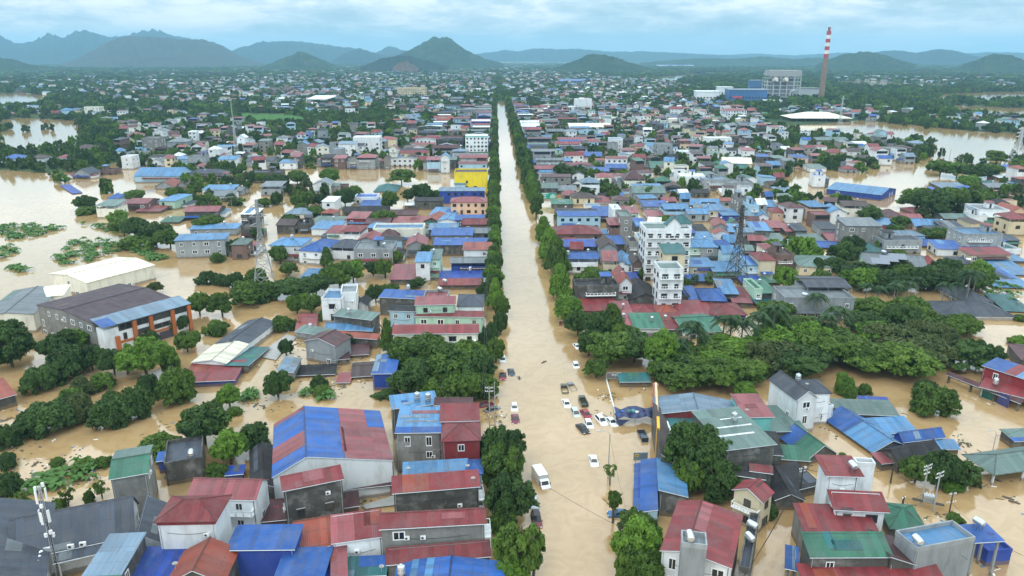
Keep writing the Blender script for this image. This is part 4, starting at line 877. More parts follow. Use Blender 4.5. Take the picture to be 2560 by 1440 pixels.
# ------------------------------------------------------------------ buildings in the middle distance: M(column, waterline row, width px, height px, depth m, ...)
for a in [
    # left of the street
    (505, 645, 118, 46, 9, 'sb', .6, 'l', 'g', 7), (535, 590, 112, 18, 9, 'sb', .6, 'l', 'g', 4),
    (716, 655, 78, 42, 14, 'hx', 1.6, 'l', 'w', -6), (778, 662, 62, 36, 18, 'hy', 2.0, 'b', 'w', -14), (858, 652, 60, 34, 12, 'hx', 2.0, 'd', 'w', -8),
    (935, 664, 96, 40, 13, 'flat', 0, 'a', 'g', 0), (918, 636, 44, 36, 12, 'gy', 1.4, 'r', 'g', -6), (997, 612, 124, 40, 10, 'flat', 0, 'l', 'i', 0),
    (970, 622, 44, 30, 9, 'hx', 2.4, 'm', 'n', -3), (1042, 645, 48, 32, 13, 'gy', 2.0, 'p', 'g', 2), (795, 706, 100, 4, 17, 'hx', 1.4, 'l', 'k', 0),
    (1012, 712, 70, 14, 16, 'sb', 1.2, 'p', 'k', 0), (1058, 706, 34, 52, 12, 'sb', .6, 'l', 'w', 0), (1088, 698, 26, 50, 12, 'sb', .8, 't', 'm', 0),
    (1165, 712, 128, 14, 9, 'sb', .6, 'B', 'k', 0), (1160, 724, 122, 12, 6, 'sb', .6, 'r', 'k', 0), (1178, 690, 98, 34, 8, 'gx', 1.0, 'a', 'b', 0), (1194, 664, 68, 40, 9, 'sb', .8, 'o', 'w', 0),
    (1160, 640, 148, 28, 9, 'sb', .8, 'b', 'k', 0), (1130, 622, 100, 34, 10, 'sb', 1.0, 'b', 'd', 0), (1186, 612, 88, 30, 10, 'gx', 1.2, 'a', 'k', 0), (1196, 590, 76, 30, 9, 'gx', 1.6, 'r', 'n', 0),
    (1108, 598, 70, 24, 10, 'sb', .8, 'l', 'k', 0), (1185, 572, 90, 22, 9, 'sb', .8, 'b', 'k', 0), (1118, 572, 48, 20, 13, 'gy', 1.0, 'l', 'w', -8), (1080, 570, 40, 18, 16, 'gy', 1.6, 'o', 'k', -10),
    (1028, 570, 90, 14, 10, 'sb', 1, 'p', 'w', 0), (945, 572, 60, 14, 12, 'gx', 1.4, 'm', 'r', 0), (892, 566, 48, 20, 12, 'sb', 1, 'p', 'r', -4), (880, 612, 44, 34, 13, 'hx', 1.4, 'r', 'w', -6),
    (812, 592, 66, 20, 14, 'sb', .8, 'l', 'w', -6), (838, 606, 40, 24, 11, 'sb', 1, 'r', 'w', -6), (715, 586, 44, 24, 12, 'gx', 1.6, 'n', 'k', -5), (760, 584, 30, 22, 10, 'flat', 0, 'd', 'k', 0),
    (622, 600, 34, 34, 10, 'flat', 0, 'd', 'k', 0), (625, 565, 40, 30, 10, 'sb', 1, 'w', 'k', 0), (745, 548, 64, 14, 12, 'hx', 2, 's', 'i', -4), (810, 566, 74, 6, 14, 'sb', 1, 't', 'w', -6),
    (600, 650, 36, 40, 9, 'hx', 1.6, 't', 'n', 0), (618, 642, 52, 4, 12, 'flat', 0, 'w', 'w', 0),
    (1008, 548, 66, 12, 10, 'gx', 1.4, 'm', 'n', 0), (1105, 548, 62, 10, 16, 'sb', 1, 'l', 'k', -8), (914, 512, 56, 18, 12, 'flat', 0, 'b', 'w', 0), (932, 522, 62, 8, 12, 'sb', 1, 'b', 'k', 0),
    (963, 482, 56, 4, 22, 'hx', 3, 'e', 'w', 0), (805, 488, 40, 28, 13, 'gy', 2, 'a', 'w', 0), (678, 490, 50, 24, 14, 'sb', 1, 'a', 'g', 0), (738, 480, 30, 14, 9, 'gx', 1, 'r', 'n', 0),
    (855, 478, 24, 12, 8, 'flat', 0, 'n', 'n', 0), (662, 452, 80, 20, 12, 'flat', 0, 'd', 'k', 0), (720, 425, 40, 18, 12, 'sb', 1, 'l', 'w', 0), (650, 418, 66, 16, 16, 'gx', 2, 'd', 'g', 0),
    (740, 422, 22, 30, 12, 'sb', 2, 'p', 'k', 0), (818, 420, 30, 26, 14, 'sb', 1, 'k', 'k', 0), (850, 424, 30, 28, 12, 'sb', 1, 'p', 'n', 0), (916, 424, 46, 30, 16, 'hx', 2, 'p', 'g', 0),
    (884, 424, 20, 26, 12, 'flat', 0, 'a', 'd', 0), (968, 424, 14, 30, 8, 'gy', 2, 'm', 'd', 0), (984, 412, 18, 42, 9, 'gy', 2.2, 'p', 'i', 0), (868, 394, 40, 34, 14, 'sb', 1, 's', 'w', 0),
    (918, 386, 66, 42, 14, 'flat', 0, 'w', 'w', 0), (896, 388, 28, 24, 10, 'gx', 1.6, 'd', 'w', 0), (968, 370, 44, 22, 12, 'hx', 2, 'p', 'c', 0),
    (1031, 412, 26, 20, 10, 'hx', 2, 'n', 'p', 0), (1048, 408, 16, 16, 10, 'sb', 1, 's', 'w', 0), (1085, 430, 34, 30, 12, 'sb', 1, 'p', 'l', 0), (1113, 434, 20, 42, 10, 'gy', 2, 'l', 'w', 0),
    (1132, 424, 18, 24, 12, 'sb', 1, 't', 'k', 0), (1170, 424, 42, 30, 12, 'gx', 1.5, 'p', 'd', 0), (1196, 418, 40, 24, 12, 'gx', 1.5, 'p', 'n', 0), (1150, 398, 36, 20, 12, 'hx', 1.5, 's', 'w', 0),
    (395, 457, 112, 18, 22, 'gx', 4, 'l', 'l', 0), (350, 452, 30, 8, 10, 'sb', 1, 'l', 'l', 0), (412, 474, 46, 8, 14, 'gy', 3.2, 'o', 'g', 0), (456, 470, 40, 5, 12, 'gy', 2.6, 'n', 'g', 0),
    (516, 449, 90, 16, 11, 'hx', 2.2, 'd', 'd', 0), (206, 447, 40, 14, 12, 'gy', 3, 'd', 'g', -6), (174, 447, 18, 6, 8, 'gy', 2, 'p', 'w', 0), (266, 438, 40, 12, 10, 'flat', 0, 'n', 'n', 0),
    (545, 492, 74, 18, 12, 'sb', 1, 'l', 'w', 0), (590, 490, 30, 14, 10, 'gx', 1.4, 'a', 'g', -8), (420, 524, 44, 22, 16, 'sb', 1, 'l', 'm', -12), (345, 528, 52, 20, 14, 'gx', 1.6, 'p', 'n', -3),
    (300, 522, 40, 10, 12, 'sb', 1, 'p', 'w', -4), (268, 546, 48, 32, 12, 'sb', 1, 't', 'i', -3), (370, 534, 60, 6, 12, 'sb', 1, 'p', 'k', -3), (505, 550, 80, 22, 14, 'gx', 1.4, 'p', 'k', 3),
    (562, 505, 50, 16, 12, 'gx', 2, 'a', 'w', 8), (424, 560, 44, 5, 10, 'sb', .8, 'g', 'k', 0), (285, 505, 26, 10, 10, 'hx', 2, 'b', 'l', 0), (30, 418, 46, 22, 16, 'hx', 2.4, 'b', 'w', 5),
    (93, 412, 34, 16, 14, 'hx', 2.4, 'n', 'w', 5), (158, 408, 28, 14, 10, 'hx', 2, 'p', 'w', 0), (132, 414, 70, 5, 9, 'sb', 1, 't', 'k', 0), (212, 382, 58, 10, 14, 'hx', 3, 'n', 'k', 0),
    (380, 386, 42, 40, 14, 'flat', 0, 'a', 'd', 0), (443, 372, 48, 18, 16, 'hx', 3, 'a', 'g', 0), (402, 350, 36, 20, 12, 'gy', 3, 'a', 'w', 0), (320, 424, 26, 32, 12, 'flat', 0, 'w', 'w', 0),
    (340, 402, 44, 20, 12, 'flat', 0, 'a', 'g', 0), (424, 424, 20, 30, 9, 'hx', 2, 'p', 'c', 0), (392, 420, 26, 16, 9, 'gy', 2, 'a', 'w', 0), (455, 418, 46, 20, 12, 'sb', 1, 'l', 'l', 0),
    (492, 422, 38, 30, 12, 'flat', 0, 'a', 'g', 0), (505, 430, 24, 14, 8, 'sb', 1, 'p', 'w', 0), (570, 420, 44, 22, 12, 'gx', 1.5, 'l', 'w', 0), (560, 382, 50, 14, 10, 'sb', 1, 'l', 'g', 0),
    (605, 378, 20, 34, 10, 'gy', 2.5, 'w', 'w', 0), (335, 350, 34, 12, 12, 'hx', 3, 'p', 'i', 0), (232, 292, 36, 24, 14, 'flat', 0, 's', 'i', 0), (164, 288, 30, 12, 12, 'hx', 3, 'l', 'l', 0),
    (34, 293, 34, 9, 12, 'sb', 1, 'r', 'k', 0), (545, 455, 36, 8, 12, 'flat', 0, 'a', 'g', 0), (575, 372, 26, 12, 9, 'gy', 2, 'o', 'n', 0),
    # right of the street
    (1444, 620, 118, 36, 14, 'hx', 2.2, 'r', 'n', 0), (1452, 650, 92, 34, 9, 'sb', .8, 'B', 'k', 0), (1446, 686, 96, 40, 10, 'gx', 1.0, 'b', 'w', 0), (1520, 662, 40, 42, 13, 'gy', 2.2, 'n', 'g', 0),
    (1524, 694, 34, 42, 10, 'sb', 1.4, 'p', 'c', -6), (1554, 690, 34, 28, 16, 'gy', 1.6, 'l', 'w', -8), (1573, 690, 22, 30, 10, 'sb', .8, 'l', 'w', 0), (1592, 696, 18, 40, 10, 'gy', 1.4, 'n', 'n', 0),
    (1540, 640, 40, 30, 12, 'sb', .8, 'b', 'k', 0), (1582, 654, 22, 48, 10, 'flat', 0, 'k', 'd', 0), (1602, 640, 16, 44, 10, 'flat', 0, 'l', 'i', 0), (1535, 612, 26, 50, 10, 'sb', 1, 'p', 'n', 0),
    (1563, 612, 30, 70, 14, 'flat', 0, 't', 'd', 0), (1540, 570, 22, 46, 12, 'flat', 0, 'w', 'w', 0), (1604, 596, 26, 30, 12, 'sb', 1.4, 'b', 'k', 0), (1584, 560, 22, 28, 12, 'sb', 1, 'p', 'm', 0),
    (1562, 752, 32, 44, 15, 'gy', 2.4, 'o', 'w', 0), (1612, 764, 72, 16, 18, 'gy', 2.2, 'k', 'k', 0), (1492, 760, 108, 44, 8, 'flat', 0, 'k', 'k', 2), (1530, 720, 26, 16, 10, 'sb', .6, 'B', 'b', 0), (1588, 720, 20, 16, 10, 'sb', .6, 'B', 'b', 0),
    (1497, 784, 90, 8, 12, 'sb', 1.4, 'r', 'k', 0), (1560, 800, 44, 8, 12, 'sb', 1.2, 'p', 'k', 0), (1620, 802, 60, 10, 13, 'hx', 1.6, 'r', 'k', 0), (1567, 836, 44, 16, 9, 'sb', 1.4, 'p', 'r', 0),
    (1622, 838, 72, 18, 9, 'sb', 1.6, 'g', 'w', 0), (1674, 800, 52, 12, 10, 'hx', 1.8, 'o', 'n', 0), (1683, 838, 56, 16, 10, 'sb', 1.6, 'r', 'k', 0), (1740, 800, 82, 10, 11, 'sb', 1.6, 'r', 'g', -2), (1822, 800, 84, 14, 12, 'hx', 1.6, 'r', 'b', 0),
    (1755, 846, 92, 18, 15, 'gx', 1.8, 'g', 'w', 6), (1652, 872, 40, 6, 8, 'sb', .6, 'n', 'w', 0), (1750, 806, 30, 10, 9, 'sb', .6, 'm', 'k', 0),
    (1736, 655, 34, 38, 12, 'hx', 1.6, 'l', 'm', 0), (1772, 657, 44, 40, 13, 'hx', 1.6, 'l', 'g', 0), (1816, 662, 28, 44, 11, 'hx', 1.8, 'b', 'c', 0), (1752, 692, 60, 26, 10, 'sb', .8, 'l', 'c', 0), (1752, 712, 62, 10, 6, 'sb', .8, 'b', 'k', 0),
    (1815, 700, 64, 22, 11, 'sb', .9, 'l', 'g', 0), (1875, 696, 46, 34, 10, 'sb', .8, 'l', 'l', 0), (1880, 716, 50, 10, 6, 'sb', .8, 'B', 'k', 0), (1914, 697, 42, 48, 11, 'hx', 1.8, 'r', 'c', 0), (1930, 716, 40, 10, 6, 'sb', .6, 'g', 'k', 0), (1960, 684, 42, 46, 11, 'flat', 0, 'n', 'n', 0),
    (1784, 774, 58, 24, 13, 'hx', 2.0, 'b', 'k', -6), (1822, 756, 40, 22, 14, 'sb', 1, 'l', 'k', -6), (1855, 770, 44, 14, 15, 'sb', .8, 'p', 'k', -8), (1737, 766, 28, 18, 13, 'sb', .6, 'b', 'k', 0), (1710, 762, 26, 20, 10, 'flat', 0, 'k', 'k', 0),
    (1893, 762, 20, 38, 12, 'flat', 0, 'g', 'm', 0), (1918, 760, 36, 28, 12, 'sb', 1, 'g', 'k', 0), (1912, 770, 44, 12, 7, 'sb', .6, 'e', 'k', 0),
    (2042, 802, 172, 56, 12, 'flat', 0, 'a', 'g', -3), (2064, 778, 104, 62, 12, 'gx', .9, 'd', 'g', -3), (2200, 798, 150, 12, 12, 'hx', 2.2, 'd', 'g', 0), (2446, 800, 170, 12, 14, 'hx', 2.4, 'd', 'w', -3), (2446, 768, 70, 16, 16, 'hy', 2, 'd', 'g', 0), (2548, 782, 60, 4, 16, 'sb', .8, 'e', 'k', -10),
    (2055, 694, 112, 28, 16, 'hx', 2.2, 't', 'c', -8), (2235, 690, 140, 28, 14, 'gx', 2.4, 'a', 'm', -14), (2182, 644, 60, 16, 12, 'hx', 2, 'e', 'g', 0), (2152, 622, 84, 58, 12, 'sb', 1.2, 'a', 'd', -4), (2254, 636, 96, 34, 10, 'flat', 0, 'd', 'g', 0), (2262, 606, 96, 18, 8, 'hx', 1.4, 's', 'w', 0),
    (2450, 632, 96, 46, 13, 'flat', 0, 'l', 'g', -3), (2472, 658, 104, 22, 8, 'sb', 1, 'r', 'c', 0), (2408, 664, 44, 6, 8, 'sb', .5, 'd', 'k', 0), (2330, 670, 40, 5, 9, 'hx', 3, 'r', 'r', 0), (2372, 644, 58, 22, 11, 'sb', 1.2, 'b', 'w', -10), (2318, 620, 34, 6, 12, 'sb', .8, 'B', 'k', -6), (2340, 600, 44, 20, 12, 'gx', 1.6, 'd', 'k', -6),
    (2536, 722, 90, 4, 24, 'sb', 1, 'l', 'k', -8), (2540, 690, 80, 4, 20, 'sb', 1, 'l', 'k', -8), (2540, 660, 50, 8, 12, 'sb', .8, 'l', 'k', 0), (2520, 620, 50, 20, 12, 'gx', 1, 'd', 'k', 0), (2530, 640, 40, 16, 10, 'flat', 0, 'e', 'w', 0),
    (1985, 560, 40, 42, 11, 'hy', 1.6, 'm', 'w', 4), (2044, 556, 46, 40, 15, 'hx', 1.8, 'l', 'p', 0), (2092, 564, 38, 34, 14, 'gy', 1.8, 'l', 'w', -6), (2134, 552, 60, 38, 13, 'gx', 1.4, 'n', 'i', -10), (1945, 556, 30, 26, 10, 'hx', 1.6, 'r', 'p', -6),
    (1882, 560, 22, 46, 12, 'flat', 0, 'l', 'l', 0), (1858, 548, 26, 48, 14, 'flat', 0, 'd', 'd', 0), (1906, 566, 26, 26, 12, 'gy', 1.4, 'l', 'w', -8), (1942, 585, 44, 16, 12, 'sb', 1, 'p', 'k', -4), (1976, 592, 24, 14, 11, 'sb', 1, 'p', 'k', -4), (2000, 594, 30, 18, 11, 'sb', 1, 'd', 'k', -4),
    (1900, 600, 44, 24, 14, 'sb', 1, 'l', 'k', -8), (1938, 612, 44, 10, 12, 'sb', .8, 't', 'k', -8), (2036, 612, 52, 8, 13, 'sb', .8, 't', 'w', -6), (2068, 624, 60, 6, 13, 'gx', 1, 'b', 'k', -6), (2070, 592, 40, 20, 12, 'sb', 1, 'd', 'g', -4), (2092, 612, 34, 8, 14, 'sb', .8, 'p', 'k', -10),
    (2236, 558, 44, 16, 14, 'hx', 2.6, 'm', 'w', 0), (2276, 562, 62, 10, 18, 'gx', 2, 'p', 'k', -12), (2304, 540, 40, 8, 14, 'hx', 2, 'p', 'k', 0), (2325, 580, 70, 12, 16, 'gx', 2.4, 'l', 'p', -12), (2216, 574, 34, 12, 12, 'sb', 1, 'l', 'r', -8),
    (2480, 562, 70, 36, 16, 'flat', 0, 'a', 'w', -8), (2450, 564, 30, 24, 10, 'flat', 0, 'a', 'w', 0), (2490, 566, 50, 10, 10, 'gx', 1.8, 'g', 'c', -6), (2540, 590, 44, 44, 12, 'hx', 2, 'r', 'c', -4), (2545, 550, 40, 22, 14, 'gy', 2.2, 'o', 'p', 0), (2396, 560, 70, 14, 12, 'gx', 1.4, 't', 'k', -6), (2382, 590, 50, 20, 12, 'sb', 1, 'd', 'k', -10),
    (2500, 500, 66, 10, 14, 'sb', 1, 'p', 'k', 0), (2430, 482, 40, 6, 14, 'hx', 2, 'b', 'w', -4), (2390, 476, 70, 6, 16, 'sb', 1, 's', 'k', -4), (2490, 470, 30, 8, 12, 'hx', 2, 'e', 'c', -4), (2500, 480, 60, 12, 14, 'gx', 1.6, 'a', 'k', 0), (2520, 452, 50, 8, 12, 'sb', 1, 'w', 'n', 0), (2520, 430, 60, 8, 14, 'sb', 1, 'b', 'k', 0),
    (2046, 470, 28, 30, 12, 'flat', 0, 'b', 'w', -10), (2000, 416, 36, 22, 12, 'sb', 1, 'b', 'p', 0), (2045, 432, 40, 12, 14, 'sb', 1, 't', 'w', 0), (2090, 398, 34, 16, 14, 'hx', 3, 'r', 'c', 0), (2134, 396, 32, 18, 14, 'gx', 2, 'n', 'w', 0), (2160, 412, 28, 16, 12, 'gx', 2, 'n', 'w', -10), (2218, 388, 64, 16, 14, 'flat', 0, 'a', 'd', 0), (2262, 384, 40, 14, 14, 'hx', 2, 'n', 'n', 0), (2300, 372, 34, 14, 14, 'hx', 2, 's', 'g', 0),
    (2150, 372, 34, 12, 12, 'gx', 2, 'w', 'w', 0), (2080, 362, 80, 12, 16, 'gx', 2, 't', 'n', 0), (2340, 480, 10, 4, 8, 'sb', 1, 'b', 'k', 0), (1976, 488, 46, 8, 14, 'sb', 1, 's', 'g', 8),
    # further along the right side
    (1442, 554, 104, 14, 20, 'gx', 1.6, 'd', 'k', -2), (1512, 556, 60, 16, 18, 'sb', 1.6, 'b', 'k', -6), (1406, 522, 52, 12, 9, 'sb', 1, 'g', 'k', 0), (1458, 514, 56, 20, 12, 'hx', 2, 'n', 'c', 0), (1476, 490, 44, 34, 12, 'hx', 2.4, 's', 'w', 0), (1504, 512, 40, 8, 12, 'hx', 2.4, 'p', 'w', -6),
    (1586, 476, 52, 30, 13, 'hx', 4.5, 'm', 'i', 0), (1622, 506, 80, 24, 16, 'gx', 2.8, 't', 'g', -3), (1660, 430, 66, 10, 22, 'sb', 2, 'g', 'g', -8), (1474, 400, 60, 10, 22, 'gx', 2.2, 'b', 'k', -6), (1418, 362, 100, 10, 18, 'gx', 2.6, 'p', 'g', 0), (1478, 334, 106, 16, 24, 'sb', 2.4, 'c', 'i', 0),
    (1366, 448, 66, 26, 12, 'gx', 1.6, 'p', 'k', 0), (1364, 486, 60, 16, 16, 'gx', 2, 't', 'k', -3), (1418, 486, 44, 10, 14, 'gx', 2, 'a', 'k', -3), (1510, 468, 36, 26, 12, 'hx', 1.8, 'p', 'i', 0), (1500, 440, 44, 12, 14, 'sb', 1, 'b', 'k', -6), (1540, 432, 50, 12, 16, 'gx', 2, 'b', 'k', -8), (1548, 455, 50, 10, 14, 'sb', 1, 'p', 'w', -8),
    (1730, 470, 62, 28, 13, 'flat', 0, 'w', 'w', -6), (1790, 478, 64, 28, 14, 'flat', 0, 's', 'g', -3), (1850, 484, 64, 26, 14, 'flat', 0, 'a', 'g', -3), (1812, 490, 22, 10, 9, 'gx', 1.6, 'w', 'c', 0), (1540, 382, 32, 34, 13, 'flat', 0, 'l', 'w', 0), (1570, 406, 28, 30, 12, 'hx', 1, 'p', 'w', 0), (1660, 402, 38, 40, 14, 'flat', 0, 'a', 'g', 0), (1796, 372, 64, 26, 13, 'flat', 0, 'w', 'w', 0),
    (1842, 422, 70, 14, 22, 'gx', 3, 'c', 'c', -12), (1626, 396, 32, 14, 12, 'hx', 2, 's', 'c', 0), (1706, 402, 40, 22, 12, 'flat', 0, 'w', 'w', 0), (1605, 380, 48, 14, 14, 'hx', 2, 'r', 'i', 0), (1870, 400, 30, 24, 12, 'sb', 1, 'p', 'w', 0), (1375, 398, 64, 14, 12, 'flat', 0, 't', 'm', 0), (1345, 380, 60, 10, 14, 'gx', 2, 'b', 'k', 0), (1430, 372, 44, 10, 12, 'sb', 1, 'w', 'r', 0),
    (1455, 392, 40, 8, 12, 'hx', 1.6, 'p', 'k', 0), (1405, 416, 44, 14, 12, 'gx', 1.6, 'l', 'k', 0), (1358, 420, 56, 14, 12, 'gx', 1.6, 'b', 'k', 0), (1345, 352, 60, 8, 13, 'gx', 2, 'd', 'k', 0), (1330, 335, 60, 8, 12, 'sb', 1, 's', 'k', 0), (1395, 332, 50, 12, 12, 'gx', 2, 'n', 'g', 0), (1350, 312, 70, 8, 12, 'hx', 2, 'p', 'i', 0),
    (1690, 548, 60, 26, 13, 'gx', 1.6, 'l', 'l', 0), (1745, 556, 50, 22, 12, 'gx', 1.6, 'l', 'g', 0), (1790, 552, 48, 26, 12, 'sb', 1, 'l', 'c', 0), (1640, 530, 60, 14, 12, 'sb', 1, 'b', 'g', 0), (1655, 552, 70, 10, 12, 'sb', 1, 'p', 'w', 0), (1690, 580, 44, 14, 14, 'gy', 2.4, 'o', 'i', -8), (1745, 600, 50, 20, 12, 'sb', 1, 'k', 'k', 0), (1800, 590, 34, 24, 14, 'gy', 1.6, 'o', 'g', -10),
    (1825, 560, 40, 22, 12, 'sb', 1, 'l', 'b', 0), (1770, 520, 90, 8, 16, 'gx', 2, 'l', 'k', 0), (1900, 520, 80, 4, 18, 'gx', 2.2, 'l', 'k', -6), (1560, 545, 40, 14, 12, 'sb', 1, 'p', 'k', 0),
    (1838, 600, 34, 20, 13, 'sb', 1, 'l', 'k', -10), (1790, 640, 26, 26, 10, 'sb', 1, 'l', 'k', 0), (1760, 620, 50, 20, 12, 'sb', 1, 'l', 'k', 0), (1720, 612, 30, 30, 10, 'sb', 1, 'B', 'k', 0),
    ]:
    M(*a[:10], win=(.8 if a[8] not in 'kbr' else .25))
# the ones people would point at
M(1178, 484, 82, 52, 15, 'flat', 0, 'n', 'y', 0, 'bright yellow windowless side wall of a tall house by the street', win=.12, faces='f')
M(1150, 486, 26, 26, 12, 'sb', 1, 'l', 'l', 0, 'light blue sloping roof leaning on the bright yellow house', win=0)
M(1172, 541, 88, 36, 12, 'hx', 1.8, 'p', 'p', 0, 'peach house with two rows of arched windows and pink roof', wk='d', faces='f', win=1.1)
M(1192, 382, 56, 42, 13, 'flat', 0, 'w', 'w', 0, 'white five storey block with turquoise parapet by the street', fascia='t', win=1.1, wk='d', cat='block', name='office_block')
M(2055, 305, 146, 10, 46, 'hx', 6, 'c', 'd', -3, 'open pavilion with a huge pale yellow hipped roof by the river', name='pavilion', cat='pavilion', open_sides=True, ov=1.5)
M(1458, 282, 42, 34, 15, 'flat', 0, 'w', 'w', 0, 'white tower block standing alone beyond the street houses', name='tower_block', cat='block', win=.5)
M(1030, 246, 72, 26, 16, 'flat', 0, 'c', 'c', 0, 'wide cream office block far down the left of the street', name='office_block', cat='block', win=1.0, wk='d')
M(1048, 222, 34, 8, 14, 'hx', 2, 'p', 'c', 0, 'pink roofed block behind the wide cream office block', name='office_block', cat='block', win=0)
M(1835, 300, 60, 24, 12, 'hx', 2, 'p', 'w', 0, 'white school block with pink roof, the longer one by the power plant', name='school_block', cat='block', win=1.0)
M(1800, 282, 50, 16, 12, 'flat', 0, 'p', 'w', 0, 'white school block with flat roof by the power plant', name='school_block', cat='block', win=1.0)
M(1690, 296, 30, 24, 12, 'gx', 3, 'r', 'w', -20, 'tall white villa with red gables among trees', win=.9)
Q((2086, 472), (2214, 491), (2100, 455), 3.6, 'gx', 2.4, 'l', 'b', 'long low shed with light blue roof and deep blue walls standing in the lake', name='long_shed', cat='shed', win=.35, wk='w')
Q((182, 484), (204, 481), (152, 463), .5, 'sb', .3, 'B', 'b', 'deep blue sheet roof awash in the open lake', name='roof', cat='roof', win=0)
# hotel and the slim tower before it
HOTEL = M(1664, 702, 112, 128, 12, 'flat', 0, 't', 'w', 0, 'six storey white hotel with gabled dormers and green roof', name='hotel', cat='hotel', win=1.3, wk='d', bal='f')
M(1676, 702, 34, 142, 3.5, 'gy', 2.6, 'e', 'w', 0, 'gabled white bay projecting from the hotel front', name='hotel_bay', cat='bay', win=.9, wk='d', register=False)
M(1700, 690, 40, 134, 8, 'hx', 2.2, 'e', 'w', 0, 'teal capped stair tower on the hotel roof', name='stair_tower', cat='tower', win=.5)
M(1672, 778, 58, 104, 9, 'flat', 0, 't', 'w', 0, 'slim white tower house with dark square windows before the hotel', name='tower_house', cat='house', win=1.3, wk='d', bal='f')
M(1680, 745, 52, 112, 8, 'sb', 1.4, 'e', 'c', 0, 'slim house with pale teal roof and yellow blinds behind the tower house', name='tower_house', cat='house', win=.6, wk='d')
